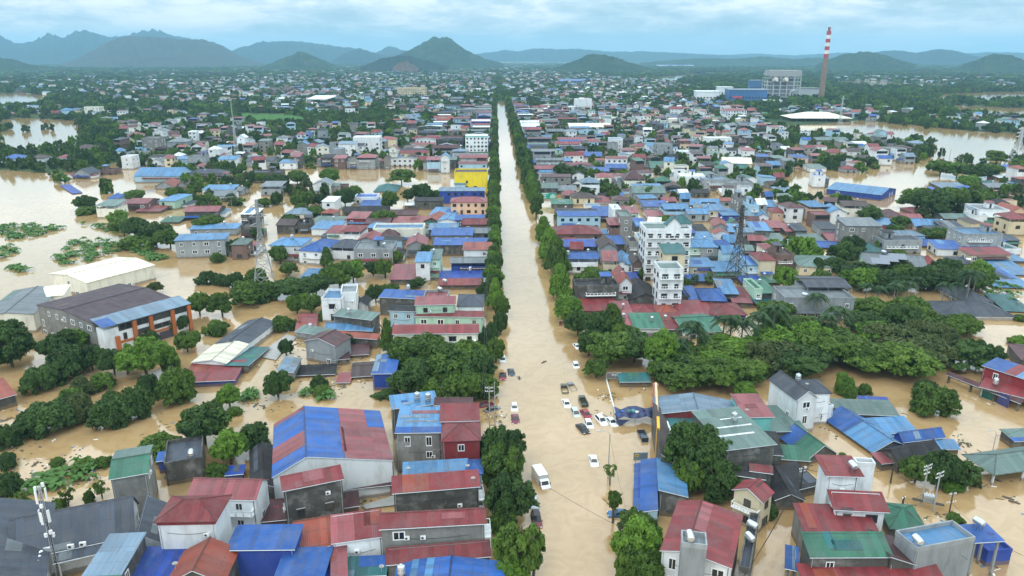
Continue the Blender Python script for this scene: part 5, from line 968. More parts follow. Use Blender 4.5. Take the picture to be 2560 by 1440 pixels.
# ------------------------------------------------------------------ trees the photograph shows one by one: TP(column, waterline row, crown width px, height px, kind, tone)
# avenue trees at the bottom of the street
for a in [(1243, 1178, 118, 105, 'broad', 'dark'), (1262, 1240, 122, 110, 'round', 'mid'), (1270, 1312, 125, 118, 'broad', 'dark'), (1262, 1352, 70, 70, 'round', 'mid'), (1300, 1452, 128, 135, 'round', 'mid'), (1285, 1480, 90, 80, 'round', 'bright'), (1330, 1440, 60, 90, 'round', 'dark'),
          (1592, 1362, 100, 78, 'round', 'mid'), (1588, 1425, 128, 120, 'broad', 'bright'), (1622, 1480, 110, 95, 'broad', 'mid'), (1572, 1465, 90, 90, 'round', 'mid'),
          (1748, 1210, 150, 140, 'broad', 'dark'), (1796, 1250, 100, 95, 'round', 'dark'), (1720, 1235, 90, 90, 'round', 'mid'),
          # left tree mass by the street
          (1062, 930, 150, 85, 'broad', 'mid'), (1128, 962, 165, 95, 'broad', 'mid'), (1040, 990, 110, 80, 'round', 'dark'), (1185, 965, 110, 88, 'broad', 'dark'), (1195, 990, 90, 55, 'dome', 'mid'), (1100, 1000, 130, 60, 'dome', 'mid'), (1010, 935, 70, 60, 'round', 'dark'), (1155, 1000, 110, 70, 'round', 'mid'),
          (970, 880, 44, 80, 'cone', 'dark'), (1228, 868, 44, 60, 'round', 'dark'), (1212, 884, 46, 55, 'round', 'dark'), (1240, 905, 50, 60, 'round', 'mid'), (1250, 838, 42, 58, 'round', 'dark'), (1256, 795, 40, 56, 'round', 'mid'), (1212, 745, 40, 36, 'round', 'dark'),
          # lower left trees in the water
          (30, 918, 120, 95, 'round', 'dark'), (20, 870, 90, 70, 'broad', 'dark'), (150, 905, 90, 70, 'broad', 'dark'), (175, 940, 110, 75, 'dome', 'dark'), (100, 975, 95, 60, 'dome', 'dark'), (195, 880, 70, 55, 'broad', 'bright'), (235, 925, 80, 62, 'broad', 'dark'), (285, 935, 70, 62, 'broad', 'dark'), (370, 940, 112, 92, 'broad', 'bright'), (320, 935, 70, 60, 'broad', 'mid'),
          (442, 1000, 92, 80, 'dome', 'mid'), (430, 925, 50, 40, 'dome', 'mid'), (345, 1040, 90, 75, 'dome', 'dark'), (290, 1058, 115, 70, 'dome', 'dark'), (205, 1050, 80, 66, 'dome', 'olive'), (130, 1075, 140, 70, 'dome', 'dark'), (205, 985, 60, 45, 'dome', 'olive'), (260, 970, 70, 40, 'dome', 'mid'), (375, 985, 60, 50, 'dome', 'dark'), (180, 1020, 80, 50, 'dome', 'mid'),
          (468, 880, 66, 50, 'round', 'mid'), (455, 830, 50, 45, 'round', 'dark'), (415, 835, 50, 40, 'round', 'dark'), (370, 862, 60, 36, 'round', 'dark'), (330, 700, 36, 28, 'round', 'bright'), (390, 735, 34, 30, 'broad', 'olive'), (500, 785, 62, 52, 'round', 'mid'), (555, 790, 60, 60, 'layer', 'mid'), (540, 835, 60, 34, 'dome', 'mid'),
          (512, 1110, 125, 95, 'broad', 'dark'), (575, 1160, 90, 78, 'broad', 'bright'), (640, 1130, 95, 70, 'layer', 'dark'), (395, 1140, 110, 52, 'dome', 'mid'), (548, 1195, 66, 30, 'dome', 'mid'), (698, 992, 75, 62, 'round', 'dark'), (575, 1018, 62, 52, 'broad', 'bright'), (585, 1036, 44, 18, 'dome', 'mid'), (798, 968, 50, 28, 'dome', 'dark'), (805, 985, 50, 20, 'dome', 'mid'), (715, 888, 40, 40, 'round', 'dark'), (970, 992, 60, 16, 'dome', 'dark'),
          (15, 1120, 60, 60, 'dome', 'dark'), (20, 1235, 80, 55, 'dome', 'dark'), (60, 1270, 60, 45, 'thin', 'mid'), (170, 1265, 40, 50, 'thin', 'mid'), (150, 1275, 40, 30, 'dome', 'mid'), (255, 1245, 50, 45, 'thin', 'mid'), (225, 1255, 30, 30, 'dome', 'mid'), (195, 1185, 40, 20, 'dome', 'mid'), (215, 1165, 50, 20, 'dome', 'mid'), (260, 1165, 46, 24, 'dome', 'mid'), (145, 1165, 40, 22, 'dome', 'mid'), (15, 1170, 60, 36, 'dome', 'dark'),
          # around the pylon and the left blocks
          (620, 755, 100, 52, 'dome', 'mid'), (660, 750, 80, 44, 'dome', 'mid'), (520, 708, 50, 30, 'dome', 'dark'), (552, 712, 44, 28, 'dome', 'dark'), (590, 715, 52, 34, 'dome', 'dark'), (640, 715, 56, 44, 'dome', 'mid'), (700, 660, 50, 44, 'round', 'mid'), (722, 690, 44, 34, 'round', 'mid'), (740, 745, 110, 48, 'broad', 'dark'), (790, 735, 90, 46, 'broad', 'dark'), (850, 715, 76, 60, 'round', 'mid'), (885, 705, 60, 50, 'round', 'bright'),
          (745, 785, 46, 46, 'round', 'mid'), (778, 785, 56, 50, 'round', 'mid'), (812, 800, 34, 26, 'dome', 'mid'), (715, 825, 54, 34, 'dome', 'mid'), (818, 665, 36, 46, 'cone', 'dark'), (935, 690, 44, 36, 'round', 'dark'), (962, 695, 44, 48, 'round', 'mid'), (990, 660, 34, 34, 'round', 'mid'), (1068, 655, 40, 44, 'round', 'dark'), (940, 755, 44, 44, 'round', 'dark'), (975, 740, 50, 30, 'round', 'mid'), (1045, 720, 44, 24, 'round', 'dark'), (870, 870, 36, 34, 'round', 'dark'),
          (645, 600, 40, 30, 'round', 'dark'), (600, 640, 54, 42, 'round', 'dark'), (545, 655, 36, 24, 'dome', 'mid'), (525, 575, 70, 36, 'round', 'mid'),
          # left mid clumps
          (310, 590, 60, 46, 'broad', 'mid'), (345, 600, 70, 55, 'broad', 'dark'), (390, 612, 76, 56, 'round', 'dark'), (425, 622, 60, 50, 'broad', 'mid'), (350, 622, 90, 36, 'dome', 'mid'), (300, 560, 50, 34, 'broad', 'bright'), (215, 525, 56, 36, 'broad', 'dark'), (215, 535, 60, 18, 'dome', 'mid'), (340, 505, 50, 30, 'broad', 'mid'), (445, 505, 64, 36, 'broad', 'mid'), (580, 522, 36, 44, 'palm', 'mid'), (520, 510, 44, 26, 'round', 'mid'),
          (740, 520, 30, 34, 'round', 'mid'), (770, 518, 40, 40, 'round', 'mid'), (800, 515, 34, 30, 'round', 'dark'), (755, 530, 40, 22, 'dome', 'mid'), (660, 515, 40, 20, 'dome', 'mid'), (865, 515, 44, 44, 'round', 'dark'), (890, 500, 40, 36, 'round', 'mid'), (975, 528, 44, 50, 'broad', 'mid'), (960, 560, 60, 34, 'round', 'mid'), (1020, 505, 36, 30, 'broad', 'dark'), (1058, 505, 52, 46, 'round', 'dark'), (1095, 502, 34, 28, 'layer', 'mid'), (1005, 462, 66, 40, 'layer', 'mid'),
          (745, 460, 50, 34, 'round', 'mid'), (828, 460, 60, 38, 'broad', 'bright'), (690, 470, 60, 34, 'round', 'dark'), (655, 456, 36, 24, 'round', 'mid'), (790, 540, 60, 24, 'dome', 'mid'), (720, 555, 40, 20, 'dome', 'mid'),
          # right side of the street
          (1340, 548, 36, 62, 'layer', 'mid'), (1398, 748, 70, 85, 'cone', 'mid'), (1390, 690, 70, 92, 'cone', 'dark'), (1372, 652, 66, 80, 'cone', 'mid'), (1358, 610, 54, 66, 'cone', 'mid'), (1480, 706, 90, 36, 'dome', 'mid'), (1420, 800, 76, 60, 'round', 'bright'), (1445, 840, 70, 62, 'round', 'dark'), (1495, 858, 76, 78, 'broad', 'dark'), (1528, 850, 76, 86, 'cone', 'dark'), (1470, 890, 64, 62, 'round', 'dark'), (1525, 912, 140, 76, 'broad', 'mid'), (1585, 905, 120, 70, 'broad', 'dark'), (1655, 925, 100, 95, 'broad', 'bright'), (1645, 950, 70, 50, 'round', 'mid'), (1492, 945, 56, 46, 'broad', 'mid'), (1570, 880, 80, 60, 'round', 'mid'),
          (1560, 522, 46, 30, 'round', 'mid'), (1535, 500, 30, 24, 'round', 'mid'), (1418, 455, 56, 42, 'layer', 'dark'), (1410, 560, 60, 30, 'round', 'mid'), (1480, 565, 24, 14, 'round', 'mid'), (1620, 500, 50, 36, 'round', 'mid'), (1665, 570, 60, 30, 'broad', 'mid'), (1605, 700, 24, 28, 'round', 'mid'), (1712, 720, 30, 24, 'round', 'mid'), (1735, 715, 26, 30, 'thin', 'mid'), (1772, 715, 34, 34, 'thin', 'mid'),
          # right clumps
          (1960, 728, 64, 60, 'round', 'bright'), (1930, 640, 66, 40, 'round', 'bright'), (2005, 660, 76, 66, 'round', 'bright'), (1975, 630, 40, 40, 'round', 'mid'), (2050, 715, 50, 40, 'round', 'mid'), (2045, 690, 40, 44, 'round', 'dark'), (2090, 690, 60, 46, 'round', 'dark'), (2110, 660, 70, 55, 'round', 'dark'), (2130, 640, 60, 50, 'broad', 'dark'), (2145, 690, 50, 36, 'round', 'mid'), (2205, 628, 40, 30, 'round', 'bright'), (2248, 648, 36, 24, 'round', 'mid'), (2235, 590, 44, 30, 'round', 'mid'), (2250, 570, 50, 30, 'round', 'mid'), (2175, 560, 60, 44, 'round', 'dark'), (2330, 600, 60, 30, 'round', 'mid'),
          (2290, 525, 80, 55, 'broad', 'mid'), (2330, 540, 90, 66, 'broad', 'dark'), (2370, 530, 80, 62, 'broad', 'mid'), (2410, 520, 80, 50, 'broad', 'mid'), (2340, 545, 60, 40, 'round', 'dark'), (2440, 515, 60, 36, 'round', 'mid'), (2350, 440, 60, 40, 'broad', 'mid'), (2390, 445, 60, 40, 'layer', 'bright'), (2440, 450, 70, 40, 'broad', 'dark'), (2470, 445, 60, 36, 'broad', 'mid'), (2420, 462, 60, 24, 'dome', 'bright'), (2490, 410, 50, 34, 'layer', 'mid'), (2335, 425, 40, 20, 'dome', 'mid'),
          (2320, 1028, 108, 66, 'dome', 'mid'), (2308, 985, 60, 36, 'dome', 'dark'), (1862, 992, 60, 34, 'round', 'bright'), (1938, 985, 30, 36, 'dome', 'bright'), (2112, 985, 54, 46, 'dome', 'bright'), (2125, 995, 40, 26, 'dome', 'mid'), (2160, 985, 40, 26, 'dome', 'mid'), (2285, 1205, 80, 60, 'round', 'mid'), (2350, 1210, 90, 80, 'broad', 'dark'), (2410, 1215, 80, 62, 'round', 'dark'), (2370, 1222, 60, 24, 'dome', 'bright'), (2440, 1215, 30, 24, 'dome', 'olive'), (2385, 1306, 50, 22, 'dome', 'mid'), (1920, 1290, 60, 30, 'dome', 'dark'), (2555, 890, 40, 20, 'dome', 'dark'), (2550, 860, 60, 20, 'dome', 'bright'), (2550, 800, 40, 14, 'dome', 'mid'),
          (2110, 1060, 30, 20, 'round', 'bright'), (2105, 1150, 36, 16, 'dome', 'mid'), (2020, 505, 24, 22, 'round', 'dark'), (1962, 520, 44, 32, 'round', 'dark'), (2085, 510, 40, 26, 'round', 'bright'), (2150, 530, 50, 26, 'round', 'mid'),
          (1525, 1212, 38, 50, 'thin', 'mid'), (1533, 1306, 38, 78, 'broad', 'mid')]:
    kw = dict(crown_base=.42) if a[:2] in ((1525, 1212), (1533, 1306)) else {}
    TP(*a, **kw)
# palms
for a in [(1722, 905, 90, 95), (1688, 930, 70, 80), (1822, 880, 88, 85), (1850, 885, 84, 82), (1805, 870, 70, 76), (1930, 850, 88, 82), (1890, 868, 80, 80), (2035, 812, 62, 76), (2085, 850, 80, 78), (2060, 860, 70, 70), (2160, 772, 48, 62), (2190, 775, 46, 58), (2230, 772, 48, 62), (2262, 768, 48, 62), (2352, 768, 46, 60), (2385, 762, 44, 54), (2412, 765, 60, 88), (2400, 752, 52, 70), (2430, 745, 50, 66), (1740, 895, 60, 70), (1660, 960, 50, 50), (2240, 755, 44, 50), (2290, 745, 44, 50), (1868, 620, 24, 30)]:
    TP(a[0], a[1], a[2] * 1.05, a[3] * 1.22, 'palm', 'mid')
def scatter(poly, step, kinds, size, hgt, tones=('dark', 'mid', 'mid', 'bright', 'olive', 'mid', 'dark'), sep=.8):
    """trees of a grove, spread over the outline the grove has in the photograph"""
    w = np.array([at(x, y, 0)[:2] for x, y in poly]); lo, hi = w.min(0), w.max(0); n = 0
    y = lo[1]
    while y < hi[1]:
        x = lo[0]
        while x < hi[0]:
            q = (x + rnd.uniform(-.4, .4) * step, y + rnd.uniform(-.4, .4) * step)
            if inside(w.tolist(), np.array([q[0]]), np.array([q[1]]))[0] and all(math.hypot(q[0] - t[0], q[1] - t[1]) > sep * .5 * (t[2] + size[0]) for t in TREES):
                tree(q, rnd.uniform(*size), rnd.uniform(*hgt), rnd.choice(kinds), rnd.choice(tones)); n += 1
            x += step
        y += step
    return n
scatter([(1650, 965), (1690, 900), (1800, 900), (1880, 870), (1960, 835), (2050, 850), (2150, 850), (2230, 860), (2310, 900), (2330, 945), (2240, 960), (2190, 925), (2110, 915), (2060, 960), (1990, 945), (1900, 965), (1800, 975), (1700, 965)], 8.0, ('broad', 'round', 'dome', 'broad'), (5.2, 8.5), (5, 9.5), sep=.62)
scatter([(1880, 835), (1920, 790), (1960, 800), (1900, 860)], 8, ('round', 'broad'), (4.5, 6), (6, 9), ('bright', 'mid'))
scatter([(2100, 830), (2180, 790), (2320, 800), (2350, 850), (2250, 850), (2140, 850)], 8.5, ('broad', 'round'), (5, 7.5), (6, 10), ('dark', 'mid', 'mid'), sep=.62)
scatter([(2340, 810), (2430, 820), (2490, 840), (2450, 870), (2370, 850)], 8.5, ('dome', 'round', 'broad'), (4, 5.5), (4, 7), ('mid', 'olive', 'mid'))
scatter([(2330, 890), (2400, 880), (2490, 910), (2450, 945), (2350, 950)], 9, ('layer', 'broad'), (5, 7), (6, 9), ('mid', 'dark'))
scatter([(2120, 740), (2160, 700), (2300, 690), (2430, 690), (2470, 720), (2440, 740), (2300, 735), (2180, 750)], 9.0, ('round', 'broad'), (5, 7.5), (6, 9), sep=.62)
scatter([(2230, 870), (2330, 880), (2330, 960), (2240, 950)], 9, ('broad', 'layer'), (6, 8.5), (7, 10), ('mid', 'olive'), sep=.7)
scatter([(1190, 700), (1225, 700), (1225, 560), (1205, 560)], 9, ('round',), (2, 3), (3, 5))
# avenue: two straight rows
yy = 150.0
for side, x0 in ((0, -1.2), (1, 21.5)):
    y = 232.0 if side == 0 else 420.0
    while y < 1500:
        s = rnd.uniform(.85, 1.15)
        if y > 470: AVENUE.append((x0 + rnd.uniform(-.7, .7), y, (3.3 if side == 0 else 4.8) * s, (8.2 if side == 0 else 11.5) * s))
        elif side == 0: tree((x0 + rnd.uniform(-.7, .7), y), 3.1 * s, 8.2 * s, rnd.choice(('round', 'cone', 'round')), rnd.choice(('mid', 'bright', 'dark', 'mid')), group='avenue trees, left row')
        else: tree((x0 + rnd.uniform(-.7, .7), y), 3.9 * s, 11.5 * s, rnd.choice(('cone', 'cone', 'round')), rnd.choice(('mid', 'dark')), group='avenue trees, right row')
        y += (5.2 if y < 600 else 8 if y < 900 else 14) * rnd.uniform(.85, 1.15)
# half drowned plants with only their leaves above the water
for poly, n in (([(0, 565), (60, 560), (160, 570), (110, 590), (30, 598), (0, 590)], 40), ([(140, 640), (190, 600), (280, 600), (300, 625), (250, 650), (150, 665)], 46), ([(330, 630), (430, 640), (460, 645), (380, 650)], 14), ([(0, 620), (40, 610), (50, 640), (0, 650)], 10), ([(20, 665), (80, 670), (70, 685), (40, 682)], 8), ([(200, 560), (330, 570), (300, 585)], 12),
                ([(0, 560), (160, 575), (160, 580), (0, 590)], 10), ([(120, 1180), (280, 1140), (270, 1200), (60, 1230)], 14), ([(590, 990), (640, 980), (640, 1010)], 3), ([(745, 985), (850, 975), (820, 1000)], 5), ([(2300, 690), (2560, 700), (2540, 760), (2460, 745)], 24), ([(2370, 890), (2440, 900), (2400, 930)], 0)):
    w = np.array([at(x, y, 0)[:2] for x, y in poly]); lo, hi = w.min(0), w.max(0); k = 0; tries = 0
    while k < n * 1.5 and tries < 4000:
        tries += 1; q = (rnd.uniform(lo[0], hi[0]), rnd.uniform(lo[1], hi[1]))
        if inside(w.tolist(), np.array([q[0]]), np.array([q[1]]))[0]: bush(q, rnd.uniform(2.0, 4.2), rnd.uniform(1.6, 3.2)); k += 1
# ------------------------------------------------------------------ vehicles
def paint(name, col):
    m = simple('paint_' + name, col, .22, .1, .02); return m
PAINT = dict(white=paint('white', (.80, .81, .81)), silver=paint('silver', (.50, .54, .57)), maroon=paint('maroon', (.16, .025, .045)), red=paint('red', (.28, .02, .04)), black=paint('black', (.022, .02, .024)),
             blue=paint('blue', (.025, .11, .25)), navy=paint('navy', (.04, .06, .09)), army=paint('army', (.055, .065, .045)), grey=paint('grey', (.15, .16, .16)))
def loft(m, prof, ys, mi=0):
    """side profile (x,z) swept across the car with stations (y, inset, drop)"""
    rings = []
    for y, k, dz in ys: rings.append([(x * k, y, z - dz if z > .5 else z) for x, z in prof])
    n = len(prof)
    for a, b in zip(rings, rings[1:]):
        for i in range(n): m.face([a[i], a[(i + 1) % n], b[(i + 1) % n], b[i]], mi)
    m.face(rings[0][::-1], mi); m.face(rings[-1], mi)
_CARM = {}
def car_meshes(kind):
    if kind in _CARM: return _CARM[kind]
    L = {'sedan': (2.25, .95, 1.45, -1.55, -.75, .30, 1.15), 'hatch': (1.95, .98, 1.52, -1.85, -1.55, .15, 1.0), 'suv': (2.3, 1.05, 1.72, -2.15, -1.75, .25, 1.15)}[kind]
    hl, belt, top, xr0, xr1, xf1, xf0 = L
    b = MB(); prof = [(-hl, .35), (hl, .35), (hl + .03, .62), (hl - .1, .80), (xf0 + .1, belt), (xr0, belt + .02), (-hl + .05, belt - .05), (-hl - .02, .62)]
    loft(b, prof, [(-.88, .95, .10), (-.80, .985, .02), (0, 1, 0), (.80, .985, .02), (.88, .95, .10)])
    c = MB(); yb, yt = .78, .62
    P = {k: (x, y, z) for k, (x, y, z) in dict(a=(xr0, -yb, belt), b=(xf0, -yb, belt), c=(xf0, yb, belt), d=(xr0, yb, belt), e=(xr1, -yt, top - .04), f=(xf1, -yt, top - .04), g=(xf1, yt, top - .04), h=(xr1, yt, top - .04)).items()}
    for q in ('abfe', 'cdhg', 'bcgf', 'daeh'): c.face([P[k] for k in q])
    c.face([P['e'], P['f'], (xf1 - .1, -.4, top), (xr1 + .1, -.4, top)]); c.face([(xr1 + .1, -.4, top), (xf1 - .1, -.4, top), (xf1 - .1, .4, top), (xr1 + .1, .4, top)]); c.face([(xr1 + .1, .4, top), (xf1 - .1, .4, top), P['g'], P['h']])
    c.face([P['f'], P['g'], (xf1 - .1, .4, top), (xf1 - .1, -.4, top)]); c.face([P['h'], P['e'], (xr1 + .1, -.4, top), (xr1 + .1, .4, top)])
    def pane(q, out, k=.86):
        v = [Vector(P[s]) for s in q]; ce = sum(v, Vector()) / 4; m = MB(); m.face([ce + (p - ce) * k + Vector(out) for p in v]); return m.mesh('window', [glass_mat()])
    w = MB(); w.lathe([(0, -.1), (.30, -.1), (.32, 0), (.30, .1), (0, .1)], 12)
    hlm = MB(); hlm.box(-.1, .04, -.2, .2, -.07, .09)
    mir = MB(); mir.box(-.1, .06, -.06, .12, -.06, .08)
    _CARM[kind] = dict(body=b, cabin=c, ws=pane('bcgf', (.02, 0, .02)), rw=pane('daeh', (-.02, 0, .02)), sl=pane('cdhg', (0, .02, 0), .88), sr=pane('abfe', (0, -.02, 0), .88),
                       wheel=w.mesh('wheel', [M_RUBBER]), head=hlm.mesh('headlight', [simple('lamp_glass', (.7, .72, .72), .15)]), tail=hlm.mesh('tail_light', [simple('tail_red', (.3, .01, .01), .2)]), mir=mir, L=L, done={})
    return _CARM[kind]
def car(px, py, head, col, kind, sink, label, roofcol=None):
    k = car_meshes(kind); g = at(px, py, 0); p = PAINT[col]; rp = PAINT[roofcol or col]
    t = thing('car', label, 'car', (g[0], g[1], -sink), R(head), 'cars stranded in the flooded street')
    for nm, key, mt in (('body', 'body', p), ('cabin', 'cabin', rp), ('mirror', 'mir', p)):
        me = k['done'].get((key, mt.name)) or k[key].mesh(nm, [mt]); k['done'][(key, mt.name)] = me
        if nm == 'mirror':
            for s in (-1, 1): put('mirror', me, t, (k['L'][6] - .2, s * .95, k['L'][1] + .05))
        else: put(nm, me, t)
    for nm, key in (('windscreen', 'ws'), ('rear_window', 'rw'), ('side_window', 'sl'), ('side_window', 'sr')): put(nm, k[key], t)
    for s in (-1, 1):
        put('headlight', k['head'], t, (k['L'][0] - .06, s * .62, .68)); put('tail_light', k['tail'], t, (-k['L'][0] + .02, s * .62, .72))
        for x in (-1.3, 1.3): o = put('wheel', k['wheel'], t, (x, s * .80, .32)); o.rotation_euler = (math.pi / 2, 0, 0)
    return t
for a in [(1286, 1019, -90, 'white', 'hatch', .75, 'white car up to its windows on the left lane beside the maroon one'), (1288, 1048, -88, 'maroon', 'sedan', .62, 'maroon car on the left lane below the white one'),
          (1416, 1010, -84, 'white', 'sedan', .62, 'white saloon between the army trucks and the left lane'), (1439, 1033, -82, 'silver', 'suv', .85, 'silver estate car sunk to its windows beside the red car'),
          (1465, 1037, -78, 'red', 'sedan', .50, 'red car in the middle of the stranded group'), (1472, 1061, -86, 'white', 'hatch', .75, 'small white car touching the black car'),
          (1457, 1074, -72, 'black', 'sedan', .45, 'black car lowest of the stranded group'), (1503, 1053, -74, 'white', 'suv', .62, 'white car with dark sunroof near the blue tarpaulin'),
          (1529, 1056, -76, 'white', 'sedan', .55, 'white car closest to the blue tarpaulin'), (1484, 1154, -90, 'white', 'sedan', .55, 'lone white car in the middle of the street below the group'),
          (1334, 1256, -88, 'silver', 'sedan', .50, 'pale silver car under the street trees above the dark red one'), (1341, 1302, -87, 'maroon', 'suv', .50, 'dark red car with black roof under the street trees', 'black'),
          (1549, 1287, 178, 'blue', 'sedan', .50, 'blue car standing across the street behind the young tree'), (1443, 866, -80, 'white', 'sedan', .75, 'white car with dark glass below the brick red flag board'),
          (1440, 914, -88, 'white', 'hatch', .8, 'white car by the right kerb near the noodle shop'), (1257, 899, -90, 'white', 'hatch', .75, 'white car furthest up the left lane'),
          (1278, 932, -86, 'navy', 'sedan', .6, 'dark blue car right of the dark red one'), (1257, 942, -90, 'red', 'sedan', .55, 'dark red car with its bonnet out of the water on the left lane', 'black'),
          (1214, 1014, 20, 'maroon', 'sedan', .6, 'maroon car jammed between the shops and the left poles'), (1231, 1024, 35, 'grey', 'sedan', .7, 'grey car sunk beside the left poles'),
          (1280, 1352, -80, 'white', 'suv', .5, 'white car half hidden under the lower street trees')]:
    car(*a)
def lorry(px, py, head, kind, label, sink):
    g = at(px, py, 0); t = thing('truck', label, 'truck', (g[0], g[1], -sink), R(head), 'trucks stranded in the flooded street'); sc_ = .9 if kind == 'box' else .74; t.scale = (sc_, sc_, sc_)
    if kind == 'box':
        P = PAINT['white']; m = MB(); m.box(-3.2, 1.35, -1.08, 1.08, .85, 3.15); o = m.obj('cargo_box', P, t)
        for x in (-3.2, 1.35): mm = MB(); mm.box(x - .04, x + .04, -1.12, 1.12, .82, 3.18); mm.obj('box_edge', M_GALV, o)
        mm = MB(); mm.box(-3.25, 1.4, -1.0, 1.0, 3.16, 3.19); mm.obj('box_roof', M_WHITE, o)
        m = MB(); pr = [(1.45, .55), (3.45, .55), (3.5, 1.15), (2.75, 1.45), (2.25, 2.25), (1.45, 2.35)]; loft(m, pr, [(-.98, .99, .03), (-.85, 1, 0), (.85, 1, 0), (.98, .99, .03)]); m.obj('cab', P, t)
        m = MB(); m.face([(2.74, -.80, 1.50), (2.74, .80, 1.50), (2.32, .74, 2.20), (2.32, -.74, 2.20)]); m.obj('windscreen', glass_mat(), t)
        for s in (-1, 1):
            m = MB(); m.face([(1.65, s * .995, 1.45), (2.6, s * .995, 1.45), (2.25, s * .99, 2.1), (1.65, s * .99, 2.15)][::s]); m.obj('side_window', glass_mat(), t)
            m = MB(); m.box(2.5, 2.62, s * 1.2 - .08, s * 1.2 + .08, 1.5, 1.85); m.obj('mirror', M_RUBBER, t)
            m = MB(); m.box(3.4, 3.52, s * .7 - .18, s * .7 + .18, .85, 1.05); m.obj('headlight', MATS['lamp_glass'], t)
        m = MB(); m.box(-3.1, 3.3, -.5, .5, .5, .85); m.obj('chassis', M_RUBBER, t)
    else:
        P = PAINT['army' if kind == 'army' else 'navy' if kind == 'pick' else 'grey']
        m = MB(); m.box(1.2, 2.9, -1.0, 1.0, .7, 2.3); m.box(2.9, 3.3, -.95, .95, .7, 1.4); m.obj('cab', P, t)
        m = MB(); m.face([(2.915, -.85, 1.5), (2.915, .85, 1.5), (2.915, .85, 2.15), (2.915, -.85, 2.15)]); m.obj('windscreen', glass_mat(), t)
        m = MB(); m.box(-3.1, 1.0, -1.1, 1.1, 1.0, 1.1); m.obj('bed', P, t)
        for x0, x1, y0, y1 in ((-3.1, 1.0, -1.1, -1.02), (-3.1, 1.0, 1.02, 1.1), (-3.1, -3.0, -1.02, 1.02), (.9, 1.0, -1.02, 1.02)): m = MB(); m.box(x0, x1, y0, y1, 1.1, 1.75); m.obj('side_board', P, t)
        for k in range(4):
            m = MB(); x = -2.8 + 1.1 * k; m.bar((x, -1.05, 1.7), (x, -1.05, 2.5), .04); m.bar((x, 1.05, 1.7), (x, 1.05, 2.5), .04); m.bar((x, -1.05, 2.5), (x, 1.05, 2.5), .04); m.obj('hoop', M_DARKST, t)
    w = MB(); w.lathe([(0, -.14), (.42, -.14), (.45, 0), (.42, .14), (0, .14)], 12); wm = w.mesh('wheel', [M_RUBBER])
    for x in (-2.0, 2.3):
        for s in (-1, 1): o = put('wheel', wm, t, (x, s * .92, .45)); o.rotation_euler = (math.pi / 2, 0, 0)
    return t
lorry(1353, 1203, -74, 'box', 'white box truck with tall cargo body below the left street trees', .75)
lorry(1458, 1008, 96, 'army', 'long army truck with hooped open bed among the stranded cars', .55)
lorry(1411, 974, 92, 'army', 'short dark green army truck left of the grey pickup', 1.0)
lorry(1430, 968, 100, 'grey', 'grey pickup sunk beside the short army truck', 1.25)
lorry(1607, 1092, -88, 'pick', 'dark blue lorry parked by the yellow sign wall', .8)
# ------------------------------------------------------------------ masts, poles and wires
def lattice(px, by, wpx, topy, label, mat, arms, name='lattice_pylon', waist=.16, thick=.66):
    g = at(px, by, 0); dep = float((g - np.array([0, 0, CAM_H])) @ _f); w = wpx * dep / F / 2; H = height_at(px, topy, g)
    t = thing(name, label, 'pylon', (g[0], g[1], 0), R(18)); bw = max(.055, dep / F * thick)
    def half(z): s = z / H; return w * (1 - s * 1.25) if s < .62 else w * (.225 - (s - .62) * .30) if s < 1 else w * .1
    def half(z): s = min(1, z / H); return w * max(waist * .5, (1 - s / .66 * (1 - waist)) if s < .66 else waist * (1 - (s - .66)))
    zs = [-1.5]; z = 0
    while z < H: zs.append(z); z += max(1.3, half(z) * 1.55)
    zs.append(H)
    for sx, sy in ((-1, -1), (1, -1), (1, 1), (-1, 1)):
        m = MB()
        for a, b in zip(zs, zs[1:]): m.bar((sx * half(max(0, a)), sy * half(max(0, a)), a), (sx * half(b), sy * half(b), b), bw * 1.35)
        m.obj('leg', mat, t)
    c = [(-1, -1), (1, -1), (1, 1), (-1, 1)]
    for k in range(4):
        m = MB()
        for a, b in zip(zs[1:], zs[2:]):
            p, q = c[k], c[(k + 1) % 4]; ha, hb = half(a), half(b)
            m.bar((p[0] * ha, p[1] * ha, a), (q[0] * hb, q[1] * hb, b), bw); m.bar((q[0] * ha, q[1] * ha, a), (p[0] * hb, p[1] * hb, b), bw); m.bar((p[0] * hb, p[1] * hb, b), (q[0] * hb, q[1] * hb, b), bw)
        m.obj('bracing', mat, t)
    for f, l in arms:
        m = MB(); z = H * f; hw = half(z)
        for s in (-1, 1):
            for yy in (-hw, hw): m.bar((s * hw, yy, z), (s * l, 0, z + .2), bw * .9); m.bar((s * hw, yy, z + 1.2), (s * l, 0, z + .2), bw * .9)
        m.obj('cross_arm', mat, t)
    return t
lattice(664, 728, 54, 498, 'white lattice pylon standing in the water among dark trees', M_PYLON, [(.72, 3.2), (.82, 2.8), (.92, 2.3)])
lattice(1838, 720, 48, 512, 'dark lattice pylon rising among the blue roofed houses', M_DARKST, [(.74, 3), (.84, 2.6), (.94, 2.2)])
lattice(2538, 412, 34, 318, 'tall lattice pylon by the lake at the right picture edge', M_GALV, [(.75, 5), (.85, 5), (.95, 4)])
lattice(2095, 345, 16, 240, 'slender lattice pylon beside the yellow pavilion', M_GALV, [(.8, 4), (.93, 3)], thick=.2)
lattice(593, 400, 12, 250, 'slender lattice mast among the left houses', M_GALV, [], thick=.14)
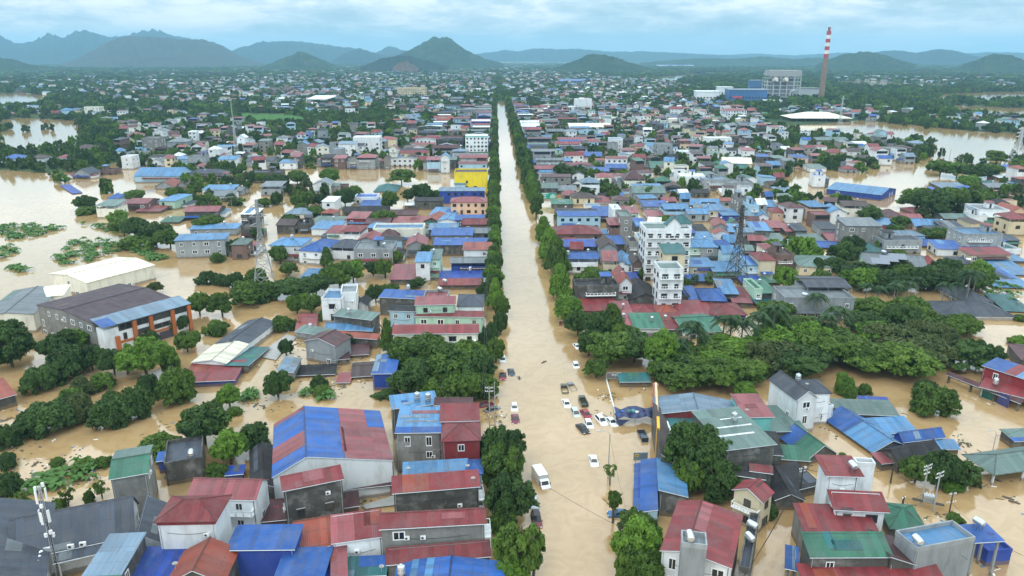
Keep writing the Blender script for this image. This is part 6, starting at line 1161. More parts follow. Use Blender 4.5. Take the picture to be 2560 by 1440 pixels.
def pole(px, by, topy, r=.13, label='', mat=None, arms=(), lamp=0, name='utility_pole'):
    g = at(px, by, 0); H = height_at(px, topy, g); t = thing(name, label, 'street lamp' if lamp else 'pole', (g[0], g[1], 0))
    m = MB(); m.bar((0, 0, -2), (0, 0, H), r * 1.25, 0, 8, r * .8); m.obj('post', mat or M_CONC, t)
    for z, l, a in arms:
        m = MB(); d = Vector((math.cos(R(a)), math.sin(R(a)), 0)) * l; zz = H - z; m.bar(Vector((0, 0, zz)) - d, Vector((0, 0, zz)) + d, .06); o = m.obj('cross_arm', M_GALV, t)
        for s in (-.9, -.45, .45, .9):
            mm = MB(); mm.lathe([(.05, zz), (.09, zz + .1), (.05, zz + .18), (.08, zz + .26), (0, zz + .32)], 6, 0, d.x * s, d.y * s); mm.obj('insulator', M_WHITE, o)
    if lamp:
        m = MB(); m.tube([(0, 0, H - .1), (lamp * .5, 0, H + .55), (lamp * 1.3, 0, H + .8), (lamp * 2.2, 0, H + .75)], .05, 6); o = m.obj('arm', M_GALV, t); m = MB(); m.box(lamp * 2.2 - .35, lamp * 2.2 + .35, -.14, .14, H + .66, H + .8); m.obj('lamp_head', M_GALV, o)
    return g, H
POLES = {}
POLES['lamp'] = pole(1520, 1196, 1085, .12, 'tall concrete street lamp behind the young trees', lamp=-1.0, name='street_lamp')
POLES['r1'] = pole(1998, 1246, 1166, .14, 'dark utility pole bundle beside the black low roofs', M_DARKST, ((.3, .9, 20), (.9, .7, 20)))
POLES['r2'] = pole(2226, 1208, 1166, .16, 'short dark pole by the pink lean-to', M_DARKST)
POLES['r3'] = pole(2254, 1275, 1240, .2, 'short thick pole before the green hipped roof', M_DARKST, ((.3, .5, 30),))
POLES['t1'] = pole(2302, 1264, 1158, .14, 'left transformer pole with tangled wires', M_CONC, ((.2, 1.1, 25), (.9, 1.1, 25), (1.8, .8, 25)))
POLES['t2'] = pole(2332, 1280, 1176, .14, 'right transformer pole carrying the transformer', M_CONC, ((.2, 1.0, 25), (1.0, 1.1, 25)))
POLES['t3'] = pole(2370, 1296, 1228, .12, 'lone pole right of the transformer poles', M_DARKST, ((.3, .7, 10), (2.0, 1.0, 10)))
POLES['l2'] = pole(2482, 1126, 1082, .09, 'curved street lamp near the shelter', lamp=-.7, name='street_lamp')
POLES['s1'] = pole(1224, 1084, 966, .13, 'street pole nearest the grey sunken car', M_CONC, ((.4, .9, 0), (1.2, .9, 0)))
POLES['s2'] = pole(1237, 1062, 955, .10, 'second street pole beside the first', M_CONC)
for i, (x, y, ty) in enumerate(((2350, 410, 366), (2372, 405, 372), (2394, 412, 384), (2404, 420, 396))): pole(x, y, ty, .22, ['tallest of the four poles by the lake reeds', 'second of the four poles by the lake reeds', 'third of the four poles by the lake reeds', 'shortest of the four poles by the lake reeds'][i], M_CONC, ((.6, 1.6, 0),) if i % 2 == 0 else ())
m = MB()
t = thing('transformer', 'grey transformer hung between the two transformer poles', 'transformer', tuple(at(2318, 1268, 0)), R(-25))
m.box(-.9, .9, -.5, .5, 1.2, 2.6); m.obj('tank', M_GALV, t)
for k in range(7): mm = MB(); mm.box(-.85 + .26 * k, -.75 + .26 * k, -.72, -.5, 1.3, 2.4); mm.obj('cooling_fin', M_GALV, t)
for k in range(3): mm = MB(); mm.lathe([(.09, 2.6), (.13, 2.75), (.07, 2.9), (.11, 3.0), (0, 3.2)], 8, 0, -.5 + .5 * k, 0); mm.obj('bushing', M_WHITE, t)
mm = MB(); mm.box(-2.6, 2.6, -.35, .35, 1.05, 1.2); mm.obj('platform', M_DARKST, t)
def wire(a, b, sag, r, label, n=14):
    a, b = Vector(a), Vector(b); m = MB(); pts = [a.lerp(b, i / n) - Vector((0, 0, sag * 4 * (i / n) * (1 - i / n))) for i in range(n + 1)]
    m.tube(pts, r, 4); return tag(m.obj('cable', M_CABLE), label, 'cable')
def ptop(k, dz=0.3): g, H = POLES[k]; return (g[0], g[1], H - dz)
wire(at(1335, 1195, 5), at(1640, 1360, 4.5), .6, .035, 'long cable crossing the flooded street above the dark red car')
wire(ptop('lamp', .6), at(1580, 1330, 5), .8, .02, 'thin cable dropping from the tall street lamp')
wire(ptop('r1', .4), at(1860, 1440, 6), 1.2, .05, 'thick cable bundle over the side channel')
wire(ptop('r1', .9), at(1850, 1450, 5.2), 1.6, .03, 'thinner cable under the bundle over the side channel')
wire(ptop('r1', .4), ptop('r2', .4), 1.0, .04, 'cable from the dark pole bundle to the short pole')
wire(ptop('r2', .5), ptop('t1', 4.6), .8, .03, 'cable from the short pole to the transformer pole')
wire(ptop('r3', .3), ptop('t1', 6.0), .6, .03, 'cable from the thick pole to the left transformer pole')
wire(ptop('r3', .4), at(2420, 1400, 6), .8, .03, 'cable from the thick pole down to the grey cement house')
wire(ptop('t1', .2), ptop('t2', .2), .5, .03, 'cable between the two transformer poles')
wire(ptop('t3', 2.0), at(2560, 1390, 5), 1.0, .03, 'cable running off the right edge from the lone pole')
wire(ptop('l2', .5), at(2600, 1050, 7), .8, .03, 'cable from the curved lamp to the right picture edge')
for k in range(2): wire((-3.4 + .5 * k, 150, 8.2 - .8 * k), (-3.4 + .5 * k, 420, 8.6 - .8 * k), 1.0, .05, ['outer', 'inner'][k] + ' cable run along the left side of the street', 24)
# antenna mast by the long grey hall
_d = ray(97, 1216); _t = 112 / F; MP = np.array([0, 0, CAM_H]) + _d * _t
t = thing('antenna_mast', 'antenna mast hung with white panels before the grey tiled hall', 'mast', (MP[0], MP[1], 0)); H = float(MP[2])
for k in range(3):
    a = 2 * math.pi * k / 3; m = MB(); m.bar((.28 * math.cos(a), .28 * math.sin(a), -2), (.22 * math.cos(a), .22 * math.sin(a), H), .055, 0, 6); m.obj('leg', M_GALV, t)
m = MB(); z = 0
while z < H - .6:
    for k in range(3):
        a, b = 2 * math.pi * k / 3, 2 * math.pi * (k + 1) / 3; m.bar((.26 * math.cos(a), .26 * math.sin(a), z), (.26 * math.cos(b), .26 * math.sin(b), z + .6), .025)
    z += .6
m.obj('bracing', M_DARKST, t)
for z0, hh, r, az in ((H - 2.6, 2.1, .75, 250), (H - 2.4, 2.0, .75, 10), (H - 2.3, 2.0, .7, 130), (H - 6.3, 2.1, .7, 255), (H - 6.1, 2.1, .75, 340), (H - 6.1, 2.1, .75, 190)):
    x, y = r * math.cos(R(az)), r * math.sin(R(az)); o = put('antenna_panel', None, t, (x, y, z0)); bpy.data.objects.remove(o)
    mm = MB(); mm.box(-.07, .07, -.19, .19, 0, hh); o = mm.obj('antenna_panel', M_WHITE, t); o.location = (x, y, z0); o.rotation_euler[2] = R(az)
    for q in (.3, hh - .3): mm = MB(); mm.bar((-r + .2, 0, q), (-.07, 0, q), .03); mm.obj('bracket', M_DARKST, o)
for z0, az in ((H - .6, 200), (H - .3, 60), (H - 3.4, 280), (H - 8.6, 250), (H - 9.0, 20), (H - 8.2, 330)):
    mm = MB(); mm.box(-.15, .15, -.22, .22, 0, .62); o = mm.obj('radio_box', M_WHITE, t); o.location = (.55 * math.cos(R(az)), .55 * math.sin(R(az)), z0); o.rotation_euler[2] = R(az)
mm = MB(); mm.tube([(.3, -.2, 0), (.32, -.25, H * .5), (.25, -.3, H - 6)], .06, 5); mm.obj('cable', M_CABLE, t)
# ------------------------------------------------------------------ water tanks on roofs
def tank(px, py, z, kind, label, s=1.0):
    g = at(px, py, z); best = None
    for x, y, a, b, rz_, h, rh, roof in FOOT:                 # stand it on the roof that is there
        dx, dy = g[0] - x, g[1] - y; lx, ly = dx * math.cos(rz_) + dy * math.sin(rz_), -dx * math.sin(rz_) + dy * math.cos(rz_)
        e = max(0, abs(lx) - (a - .8)) + max(0, abs(ly) - (b - .8)) - h * .02
        if best is None or e < best[0]: best = (e, x, y, a, b, rz_, h, rh, roof, lx, ly)
    e, x, y, a, b, rz_, h, rh, roof, lx, ly = best; lx = max(-a + .8, min(a - .8, lx)); ly = max(-b + .8, min(b - .8, ly))
    f = {'sb': (ly + b) / (2 * b), 'sf': (b - ly) / (2 * b), 'sl': (a - lx) / (2 * a), 'sr': (lx + a) / (2 * a), 'gx': 1 - abs(ly) / b, 'gy': 1 - abs(lx) / a, 'hx': .7, 'hy': .7}.get(roof, 0)
    g = (x + lx * math.cos(rz_) - ly * math.sin(rz_), y + lx * math.sin(rz_) + ly * math.cos(rz_), h + rh * f + (.1 if roof != 'flat' else -.1)); t = thing('water_tank', label, 'water tank', tuple(g), R(rnd.uniform(-30, 30)))
    m = MB()
    for x in (-.45, .45):
        for y in (-.45, .45): m.bar((x * s, y * s, -.6), (x * s, y * s, .62 * s), .04)
    m.obj('stand', M_DARKST, t)
    if kind == 'v':
        m = MB(); m.lathe([(0, .6 * s), (.62 * s, .6 * s), (.64 * s, .75 * s), (.62 * s, 1.1 * s), (.65 * s, 1.15 * s), (.62 * s, 1.2 * s), (.64 * s, 1.6 * s), (.55 * s, 1.95 * s), (.2 * s, 2.1 * s), (0, 2.1 * s)], 16); m.obj('vessel', M_STEEL, t, True)
        m = MB(); m.lathe([(.22 * s, 2.08 * s), (.22 * s, 2.2 * s), (0, 2.2 * s)], 10); m.obj('lid', M_STEEL, t)
    else:
        m = MB(); m.lathe([(0, -.95 * s), (.35 * s, -.93 * s), (.58 * s, -.75 * s), (.6 * s, -.3 * s), (.6 * s, .3 * s), (.58 * s, .75 * s), (.35 * s, .93 * s), (0, .95 * s)], 16); o = m.obj('vessel', M_STEEL, t, True); o.rotation_euler = (math.pi / 2, 0, .4); o.location = (0, 0, 1.2 * s)
    return t
for a in [(967, 1432, 5.5, 'v', 'upright steel tank between the teal and the bright blue roofs'), (1043, 1000, 8.0, 'v', 'upright steel tank on the small light blue roof'), (1072, 998, 9.0, 'v', 'steel tank beside the first on the black walled house'), (1863, 1318, 6.7, 'h', 'upper horizontal tank on the ledge of the red showroom'), (1860, 1350, 6.7, 'h', 'lower horizontal tank on the ledge of the red showroom'), (1724, 1358, 13.2, 'h', 'round white tank on the grey stair tower'), (1835, 1052, 9.4, 'v', 'steel tank at the back of the tall dark concrete building'), (2160, 1166, 12.0, 'h', 'steel tank and solar heater on the white stair tower'), (2288, 1362, 8.2, 'h', 'horizontal steel tank on the grey cement house'), (1998, 948, 10.0, 'v', 'steel tank on the slate roofed villa'), (2044, 724, 13.0, 'h', 'steel tank on the grey modern villa'), (2414, 1306, 6.5, 'h', 'white tank box behind the blue canopy'), (478, 1140, 5.0, 'h', 'solar water heater on the dark flat roof'),
          (872, 782, 6.4, 'v', 'steel tank on the long mould black house'), (1023, 722, 7.2, 'v', 'steel tank on the rooftop stair box'), (1100, 725, 8.0, 'h', 'steel tank on the pink flat terrace'), (775, 808, 4, 'v', 'tank on the low grey green roof'), (730, 594, 9, 'v', 'tank on the blue hipped white house'), (960, 608, 8, 'h', 'tank on the grey flat roofed block'), (1420, 626, 9, 'v', 'tank on the blue roof beside the street'), (2495, 930, 7, 'v', 'steel tank on the blue and red sheet roof'), (2210, 628, 8, 'h', 'steel tank beside the solar panel house'), (1660, 730, 16, 'v', 'tank on the slim white tower house'), (2440, 586, 13, 'h', 'tank on the light concrete block'), (1105, 672, 11, 'h', 'tank on the grey green roofed mint house'), (1175, 640, 9, 'v', 'tank beside the orange roof near the street')]:
    tank(*a)
# air conditioners of the long grey hall, solar panels, other fixed pieces
for i, (x, y) in enumerate(((178, 1364), (208, 1358), (119, 1370), (97, 1384), (92, 1396), (86, 1408))):
    tag(put('air_conditioner', AC, None, tuple(at(x, y, 5.1)), R(10 if i < 3 else 70), (1.15, 1.15, 1.15)), ['air conditioner on the grey hall eave, left of a pair', 'air conditioner on the grey hall eave, right of a pair', 'air conditioner on the grey hall just behind the mast', 'topmost of three air conditioners on the hall wing', 'middle of three air conditioners on the hall wing', 'lowest of three air conditioners on the hall wing'][i], 'air conditioner')
M_SOLAR = simple('solar_glass', (.10, .12, .17), .15, .3, .1)
for i, (x, y) in enumerate(((2200, 656), (2222, 650), (2244, 645))):
    m = MB(); m.slab([(-3, -2, 0), (3, -2, 0), (3, 2, 1.2), (-3, 2, 1.2)], .06, (1, 0, 0)); o = m.obj('solar_panel', simple('solar_panel_pale', (.16, .18, .22), .25)); o.location = at(x, y, 9.0); o.rotation_euler[2] = R(-14); tag(o, ['first', 'middle', 'third'][i] + ' solar panel on the grey roof of the mint walled house, counted from the street', 'solar panel')
# ------------------------------------------------------------------ front of the orange pillared factory
_A, _B = at(234, 806, 9.0)[:2], at(448, 748, 9.0)[:2]; u = _B - _A; Lf = float(np.hypot(*u)); rz = math.atan2(u[1], u[0])
ft = thing('factory_annex', 'white factory annex with orange pillars and pale blue roof along the purple brown roof', 'building', (float(_A[0]), float(_A[1]), 0), rz)
m = MB(); m.box(0, Lf, -5, -.3, -2.5, 7.6); m.obj('wall', wall_mat('w'), ft)
m = MB(); m.slab([(-.6, -5.9, 8.7), (Lf + .4, -5.9, 8.7), (Lf + .4, .6, 10.0), (-.6, .6, 10.0)], .12, (1, 0, 0)); o = m.obj('roof', roof_mat('s'), ft)
m = MB(); m.slab([(-.5, -5.7, 8.78), (3.4, -5.7, 8.78), (3.4, -1, 9.72), (-.5, -1, 9.72)], .03, (1, 0, 0)); m.obj('roof_sheet', roof_mat('b'), o)
for f in (.13, .33, .52, .78, .985):
    m = MB(); x = Lf * f; m.box(x - .55, x + .55, -5.7, -4.6, -2.5, 8.3 if f > .2 else 5.0); m.obj('pillar', wall_mat('o'), ft)
for z in (2.6,):
    m = MB(); m.box(Lf * .13, Lf, -5.25, -5.0, z, z + .7); m.obj('band', wall_mat('o'), ft)
for f0, f1, z0, z1 in ((.16, .31, 6.2, 8.2), (.36, .50, 6.3, 8.2), (.54, .76, 6.3, 8.2), (.81, .97, 6.4, 8.3), (.36, .5, 3.7, 5.2), (.54, .75, 3.7, 5.2), (.2, .24, 3.4, 5.4), (.86, .89, 3.5, 5.5)):
    o = put('window', WIN['df'], ft, (Lf * (f0 + f1) / 2, -5.02, (z0 + z1) / 2), 0, (Lf * (f1 - f0), 1, z1 - z0)); put('pane', PANE, o)
for f0, f1 in ((.36, .5), (.6, .76)):
    m = MB(); m.box(Lf * f0, Lf * f1, -5.08, -5.0, -.5, 2.4); m.obj('shutter', simple('dark_shutter', (.07, .06, .075), .6), ft)
# ------------------------------------------------------------------ signs, walls and tarpaulins
def text(body, size, mat, parent, loc, rx=math.pi / 2, ext=.02):
    cu = bpy.data.curves.new('lettering', 'FONT'); cu.body = body; cu.size = size; cu.extrude = ext; cu.align_x = 'CENTER'; cu.align_y = 'CENTER'; cu.materials.append(mat)
    o = bpy.data.objects.new('lettering', cu); COL.objects.link(o); bpy.context.view_layer.update(); me = bpy.data.meshes.new_from_object(o.evaluated_get(bpy.context.evaluated_depsgraph_get())); bpy.data.objects.remove(o); o = put('lettering', me); o.parent = parent; o.location = loc; o.rotation_euler = (rx, 0, 0); return o
def board(px, by, wpx, hpx, z0, col, label, rough=.5, name='sign_board', rot=0, posts=True):
    g = at(px, by, z0); dep = float((g - np.array([0, 0, CAM_H])) @ _f); w, h = wpx * dep / F, hpx * dep / F * 1.05
    t = thing(name, label, 'sign', (g[0], g[1], 0), R(rot)); m = MB(); m.box(-w / 2, w / 2, -.06, .06, z0, z0 + h); m.obj('panel', simple('sign_' + name + str(px), col, rough), t)
    m = MB(); e = .09
    for q in ((-w / 2 - e, w / 2 + e, z0 + h, z0 + h + e), (-w / 2 - e, w / 2 + e, z0 - e, z0), (-w / 2 - e, -w / 2, z0, z0 + h), (w / 2, w / 2 + e, z0, z0 + h)): m.box(q[0], q[1], -.09, .07, q[2], q[3])
    m.obj('frame', M_GALV, t)
    if posts:
        for s in (-.7, .7): m = MB(); m.bar((s * w / 2, .12, -2), (s * w / 2, .12, z0 + h), .07); m.obj('post', M_DARKST, t)
    return t, w, h, z0
t, w, h, z0 = board(1534, 946, 36, 14, .9, (.13, .125, .13), 'grey signboard lettered PHO in white under the trees by the crossing', name='noodle_sign')
text('PHỞ', h * .62, M_WHITE, t, (.1 * w, -.09, z0 + h * .62)); text('BÒ  GÀ', h * .16, M_WHITE, t, (.2 * w, -.09, z0 + h * .25))
Q((1546, 955), (1618, 952), (1552, 934), 1.6, 'sb', .7, 'e', 'k', 'dark teal roof of the noodle shop under the trees', name='noodle_shop', cat='shop', win=.3)
t, w, h, z0 = board(1368, 497, 44, 14, 2.5, (.01, .27, .20), 'green billboard with white lettering and a pale house picture beside the street', name='billboard')
text('CBB', h * .42, M_WHITE, t, (-w * .2, -.09, z0 + h * .55))
m = MB(); m.box(-w * .46, w * .05, -.085, -.065, z0 + h * .83, z0 + h * .92); m.obj('text_bar', M_WHITE, t)
m = MB(); m.box(-w * .4, -w * .05, -.085, -.065, z0 + h * .14, z0 + h * .22); m.obj('text_bar', M_WHITE, t)
m = MB(); m.face([(w * .16, -.08, z0 + h * .1), (w * .46, -.08, z0 + h * .1), (w * .46, -.08, z0 + h * .55), (w * .31, -.08, z0 + h * .85), (w * .16, -.08, z0 + h * .55)]); m.obj('house_picture', simple('pale_green_print', (.35, .55, .48), .5), t)
t, w, h, z0 = board(1456, 552, 96, 8, .8, (.006, .028, .026), 'dark green fascia sign of the shop hall beside the street', name='shop_fascia', posts=False)
text('BaotVin', h * .62, M_WHITE, t, (-.02 * w, -.1, z0 + h * .55))
t, w, h, z0 = board(1601, 1150, 34, 20, .5, (.16, .21, .23), 'grey traffic board with round yellow emblem near the yellow wall', name='notice_board')
m = MB(); n = 16; m.face([(-w * .28 + h * .2 * math.cos(6.2832 * k / n), -.1, z0 + h * .68 + h * .2 * math.sin(6.2832 * k / n)) for k in range(n)]); m.obj('round_emblem', simple('emblem_yellow', (.70, .45, .06), .5), t)
m = MB(); m.face([(-w * .36, -.11, z0 + h * .58), (-w * .2, -.11, z0 + h * .58), (-w * .27, -.11, z0 + h * .82)]); m.obj('emblem_mark', simple('emblem_dark', (.06, .03, .01), .6), t)
for k in range(3): m = MB(); m.box(-w * .05, w * .42, -.085, -.065, z0 + h * (.3 + .2 * k), z0 + h * (.37 + .2 * k)); m.obj('text_bar', simple('text_blue', (.08, .14, .22), .5), t)
t, w, h, z0 = board(1219, 704, 19, 9, 4.0, (.72, .74, .80), 'small white shop sign at the corner of the deep blue roof', name='shop_sign', posts=False)
for k in range(2): m = MB(); m.box(-w * .42, w * .42, -.085, -.065, z0 + h * (.25 + .35 * k), z0 + h * (.42 + .35 * k)); m.obj('text_bar', simple('text_dark', (.06, .06, .10), .5), t)
t, w, h, z0 = board(1402, 812, 10, 10, .3, (.20, .05, .012), 'small orange and black square board at the right kerb', name='square_board')
m = MB(); m.box(-w * .2, w * .2, -.1, -.065, z0 + h * .3, z0 + h * .7); m.obj('centre_mark', M_DARKST, t)
# yellow sign wall beside the showroom
_p, _q = at(1641, 1150, 0)[:2], at(1636, 1012, 0)[:2]; u = _q - _p; Lw = float(np.hypot(*u)); rz = math.atan2(u[1], u[0])
t = thing('sign_wall', 'tall narrow yellow and cream sign wall facing the street', 'wall', (float(_p[0]), float(_p[1]), 0), rz)
m = MB(); m.box(0, Lw * .2, -.3, .3, -2, 7.4); m.obj('yellow_panel', simple('sign_yellow', (.68, .36, .02), .5), t)
for k in range(9): m = MB(); m.box(Lw * (.2 + .088 * k) + .03, Lw * (.288 + .088 * k) - .03, -.25, .25, -2, 6.4 if k < 7 else 6.0); m.obj('cream_panel', simple('sign_cream', (.62, .46, .26), .6), t)
m = MB(); m.box(Lw * .98, Lw * 1.0, -.6, .6, -2, 5.6); m.obj('end_panel', simple('sign_pink', (.55, .20, .24), .5), t)
# tarpaulin stall with heaped goods
tg = at(1592, 1052, 0)
t = thing('tarpaulin', 'dark blue tarpaulin stretched over a stall beside the stranded white cars', 'tarpaulin', tuple(tg))
m = MB(); P = [[(-5.2 + 1.75 * i, -2.2 + 1.5 * j, 2.3 + .55 * math.sin(i * 1.9 + j) - .35 * abs(i - 2.5) * (j == 0) + .5 * (j == 2)) for i in range(7)] for j in range(4)]
for j in range(3):
    for i in range(6): m.face([P[j][i], P[j][i + 1], P[j + 1][i + 1], P[j + 1][i]])
o = m.obj('sheet', simple('tarp_navy', (.035, .05, .13), .55), t, True); md = o.modifiers.new('s', 'SOLIDIFY'); md.thickness = .04
m = MB(); m.face([(-5.2, -2.2, 1.6), (-4.6, -2.4, -.3), (-2.0, -2.2, 1.4)]); m.obj('hanging_corner', MATS['tarp_navy'], t)
for x, y in ((-5, -2), (-5, 2), (0, 2), (5, 2), (5, -2)): m = MB(); m.bar((x, y, -2), (x, y, 2.3), .06); m.obj('post', M_DARKST, t)
def sack(px, py, z, r, col, label):
    r *= .5; z -= .6
    g = at(px, py, z); m = MB(); v, q = sphere_quads(6, 9)
    for f in q: m.face([(v[i][0] * r * (1 + .15 * math.sin(i * 2.3)), v[i][1] * r, v[i][2] * r * .62) for i in f])
    o = m.obj('covered_bundle', simple('bundle_' + col, dict(blue=(.02, .12, .42), green=(.05, .14, .11), white=(.6, .6, .58), teal=(.06, .25, .27))[col], .6), None, True); o.location = g; tag(o, label, 'bundle')
for a in [(1545, 1036, 2.6, 1.5, 'blue', 'bright blue wrapped bundle at the end of the tarpaulin'), (1556, 1030, 2.8, 1.2, 'blue', 'second blue wrapped bundle behind the first'), (1572, 1028, 2.8, 1.3, 'green', 'dark green bundle behind the tarpaulin, beside the blue ones'), (1584, 1027, 3.0, 1.3, 'teal', 'teal bundle in the middle of the heap behind the tarpaulin'), (1593, 1030, 3.0, 1.1, 'white', 'white bundle on the heap behind the tarpaulin'), (1605, 1030, 2.8, 1.2, 'green', 'dark green bundle by the sign wall end of the heap')]: sack(*a)
# low white garden wall reaching across the side street, with sandbags
_p, _q = at(1516, 952, 0)[:2], at(1540, 1042, 0)[:2]; u = _q - _p; Lw = float(np.hypot(*u))
t = thing('low_wall', 'thin white barrier wall reaching from the noodle shop to the tarpaulin', 'wall', (float(_p[0]), float(_p[1]), 0), math.atan2(u[1], u[0]))
for k in range(12): m = MB(); m.box(Lw * k / 12, Lw * (k + 1) / 12 - .05, -.12, .12, -1, .45 + .05 * (k % 2)); m.obj('wall_panel', M_WHITE, t)
# striped and concrete slabs left of the street
m = MB(); pts = [at(x, y, .25) for x, y in ((640, 890), (716, 836), (742, 842), (706, 880), (690, 900))]; m.face([tuple(p) for p in pts]); setting(m.obj('pavement', M_CONC))
m = MB(); pts = [at(x, y, .3) for x, y in ((903, 1264), (985, 1238), (990, 1262), (915, 1272))]; m.face([tuple(p) for p in pts]); setting(m.obj('pavement', M_CONC))
# tarpaulins of the right stalls
for x0, x1, y, cc, lb in ((2452, 2492, 984, (.015, .09, .06), 'dark green tarpaulin curtain on the red roofed stall'), (2494, 2524, 1000, (.05, .05, .16), 'purple blue tarpaulin curtain on the red roofed stall')):
    a, b = at(x0, y - 8, 1.6), at(x1, y + 6, 1.6); m = MB(); n = 10
    for k in range(n):
        p, q = a + (b - a) * k / n, a + (b - a) * (k + 1) / n; o1, o2 = .12 * math.sin(k * 2.1), .12 * math.sin((k + 1) * 2.1)
        m.face([(p[0], p[1] + o1, -.3), (q[0], q[1] + o2, -.3), (q[0], q[1] + o2, 3.0), (p[0], p[1] + o1, 3.0)])
    o = m.obj('tarpaulin', simple('tarp_' + lb[:6], cc, .6)); md = o.modifiers.new('s', 'SOLIDIFY'); md.thickness = .03; tag(o, lb, 'tarpaulin')
# drifting planks and sheets
k = 0
for px, py in ((1360, 905), (1298, 945), (40, 1060), (20, 1048), (88, 1160), (150, 1150), (100, 1200), (215, 1200), (640, 1012), (660, 1018), (760, 990), (910, 945), (860, 965), (2255, 1045), (2420, 1112), (2400, 1110), (2490, 1200), (2535, 1255), (2520, 1245), (1860, 985), (2320, 985), (130, 340), (100, 350), (75, 330), (620, 760), (640, 770)):
    g = at(px, py, .05); s = .6 + np.hypot(*g[:2]) / 600; m = MB(); m.slab([(-1.2 * s, -.2, .06), (1.0 * s, -.25, .1), (1.1 * s, .2, .12), (-1.1 * s, .25, .05)], .08, (1, 0, 0)); m.bar((-.6, -.6, .1), (.5, .7, .16), .06)
    o = m.obj('driftwood', M_BARK); o.location = g; o.rotation_euler[2] = rnd.random() * 3; o['category'] = 'driftwood'; THINGS.append((o, g[:2], 'drifting planks on the water', 'driftwood'))
# ------------------------------------------------------------------ power plant on the right
def at_h(px, py, by): g = at(px, by, 0); return g, height_at(px, py, g)
g, H = at_h(2052, 78, 250)
t = thing('chimney', 'tall power plant chimney with red and white bands at the top', 'chimney', tuple(g))
r0, r1 = 5.4, 3.9; rr = lambda z: r0 + (r1 - r0) * z / H
m = MB(); m.lathe([(rr(-2), -2), (rr(H * .2), H * .2), (rr(H * .4), H * .4), (rr(H * .62), H * .62)], 24); m.obj('shaft', simple('brick_shaft', (.23, .16, .12), .9, 0, .2, .3), t, True)
for k in range(7):
    z0, z1 = H * (.62 + .38 * k / 7), H * (.62 + .38 * (k + 1) / 7); m = MB(); m.lathe([(rr(z0) + (.02 if k % 2 else .05), z0), (rr(z1) + (.02 if k % 2 else .05), z1)] + ([(0, z1)] if k == 6 else []), 24); m.obj('band', simple('band_white', (.70, .68, .68), .7) if k % 2 else simple('band_red', (.36, .05, .07), .7), t, True)
m = MB(); m.lathe([(2.4, H), (2.4, H + 7), (2.1, H + 7), (2.1, H)], 18); m.obj('flue', simple('flue_red', (.26, .09, .09), .8), t)
def plant(px, by, wpx, hpx, d, col, label, roofc='w', rot=0, bands=0, name='plant_building'):
    g = at(px, by, 0); dep = float((g - np.array([0, 0, CAM_H])) @ _f); w = wpx * dep / F; h = height_at(px, by - hpx, g)
    t = thing(name, label, 'industrial building', (g[0], g[1], 0), R(rot)); m = MB(); m.box(-w / 2, w / 2, 0, d, -1, h); m.obj('wall', simple('plant_' + str(px), col, .6, 0, .08, .1), t)
    m = MB(); m.box(-w / 2 - .6, w / 2 + .6, -.6, d + .6, h, h + 1.2); m.obj('roof', roof_mat(roofc), t)
    for k in range(bands):
        z = h * (k + 1) / (bands + 1); n = int(w / 5)
        for i in range(n): o = put('window', WIN['d'], t, (-w / 2 + w * (i + .5) / n, -.1, z), 0, (3.0, 3, 2.2))
    return t, w, h
plant(1768, 258, 56, 28, 40, (.70, .73, .75), 'white box building at the left of the power plant', 'w', -8, 1)
plant(1812, 245, 36, 26, 30, (.66, .70, .74), 'pale building behind the white box of the power plant', 'w', -8, 1)
t, w, h = plant(1868, 262, 92, 36, 50, (.04, .12, .28), 'dark blue turbine hall of the power plant', 's', -8, 1)
m = MB(); m.box(-w * .4, -w * .15, -.5, -.1, h * .45, h * .6); m.obj('red_banner', simple('banner_red', (.45, .06, .09), .5), t)
plant(1888, 236, 28, 34, 30, (.05, .12, .26), 'blue tower block beside the turbine hall', 's', -8, 1)
plant(1935, 248, 30, 34, 30, (.045, .11, .26), 'blue bunker bay before the boiler house', 's', -8)
plant(1930, 264, 46, 12, 20, (.68, .70, .71), 'white low block under the turbine hall', 'w', -8, 1)
plant(2022, 248, 52, 26, 36, (.42, .46, .48), 'grey filter house between boiler and chimney', 'a', -8)
g = at(1955, 252, 0); dep = float((g - np.array([0, 0, CAM_H])) @ _f); s = dep / F; H = height_at(1955, 176, g); W_ = 80 * s
t = thing('boiler_house', 'grey steel framed boiler house of the power plant', 'industrial building', tuple(g), R(-8))
for i in range(6):
    for j in range(3): m = MB(); x = -W_ / 2 + W_ * i / 5; y = 22 * j; m.box(x - .8, x + .8, y - .8, y + .8, -1, H * (.97 if i else .7)); m.obj('column', M_GALV, t)
for k in range(7):
    z = H * (k + 1) / 8; m = MB(); m.box(-W_ / 2, W_ / 2, -.5, .5, z - .6, z + .6); m.box(-W_ / 2 - .5, -W_ / 2 + .5, 0, 44, z - .6, z + .6); m.box(W_ / 2 - .5, W_ / 2 + .5, 0, 44, z - .6, z + .6); m.box(-W_ / 2, W_ / 2, 21.5, 22.5, z - .6, z + .6); m.obj('floor_beam', M_GALV, t)
m = MB(); m.box(-W_ * .46, W_ * .5, -2, 46, H * .80, H); m.obj('boiler_casing', simple('casing_grey', (.30, .31, .31), .8), t)
m = MB(); m.box(-W_ * .3, W_ * .3, 6, 40, H * .1, H * .8); m.obj('furnace', simple('furnace_grey', (.20, .22, .24), .8), t)
for x in (-.28, .02): m = MB(); m.lathe([(0, -3), (4.5, -2.5), (4.5, 4), (0, 4.5)], 12); o = m.obj('duct', simple('duct_pale', (.5, .47, .42), .6), t); o.location = (W_ * x, -3, H * .68); o.rotation_euler = (R(60), 0, R(30))
m = MB(); m.tube([(W_ * .2, -4, 0), (W_ * .2, -4, H * .3), (W_ * .34, -4, H * .36)], 1.6, 8); m.obj('pipe', M_GALV, t)
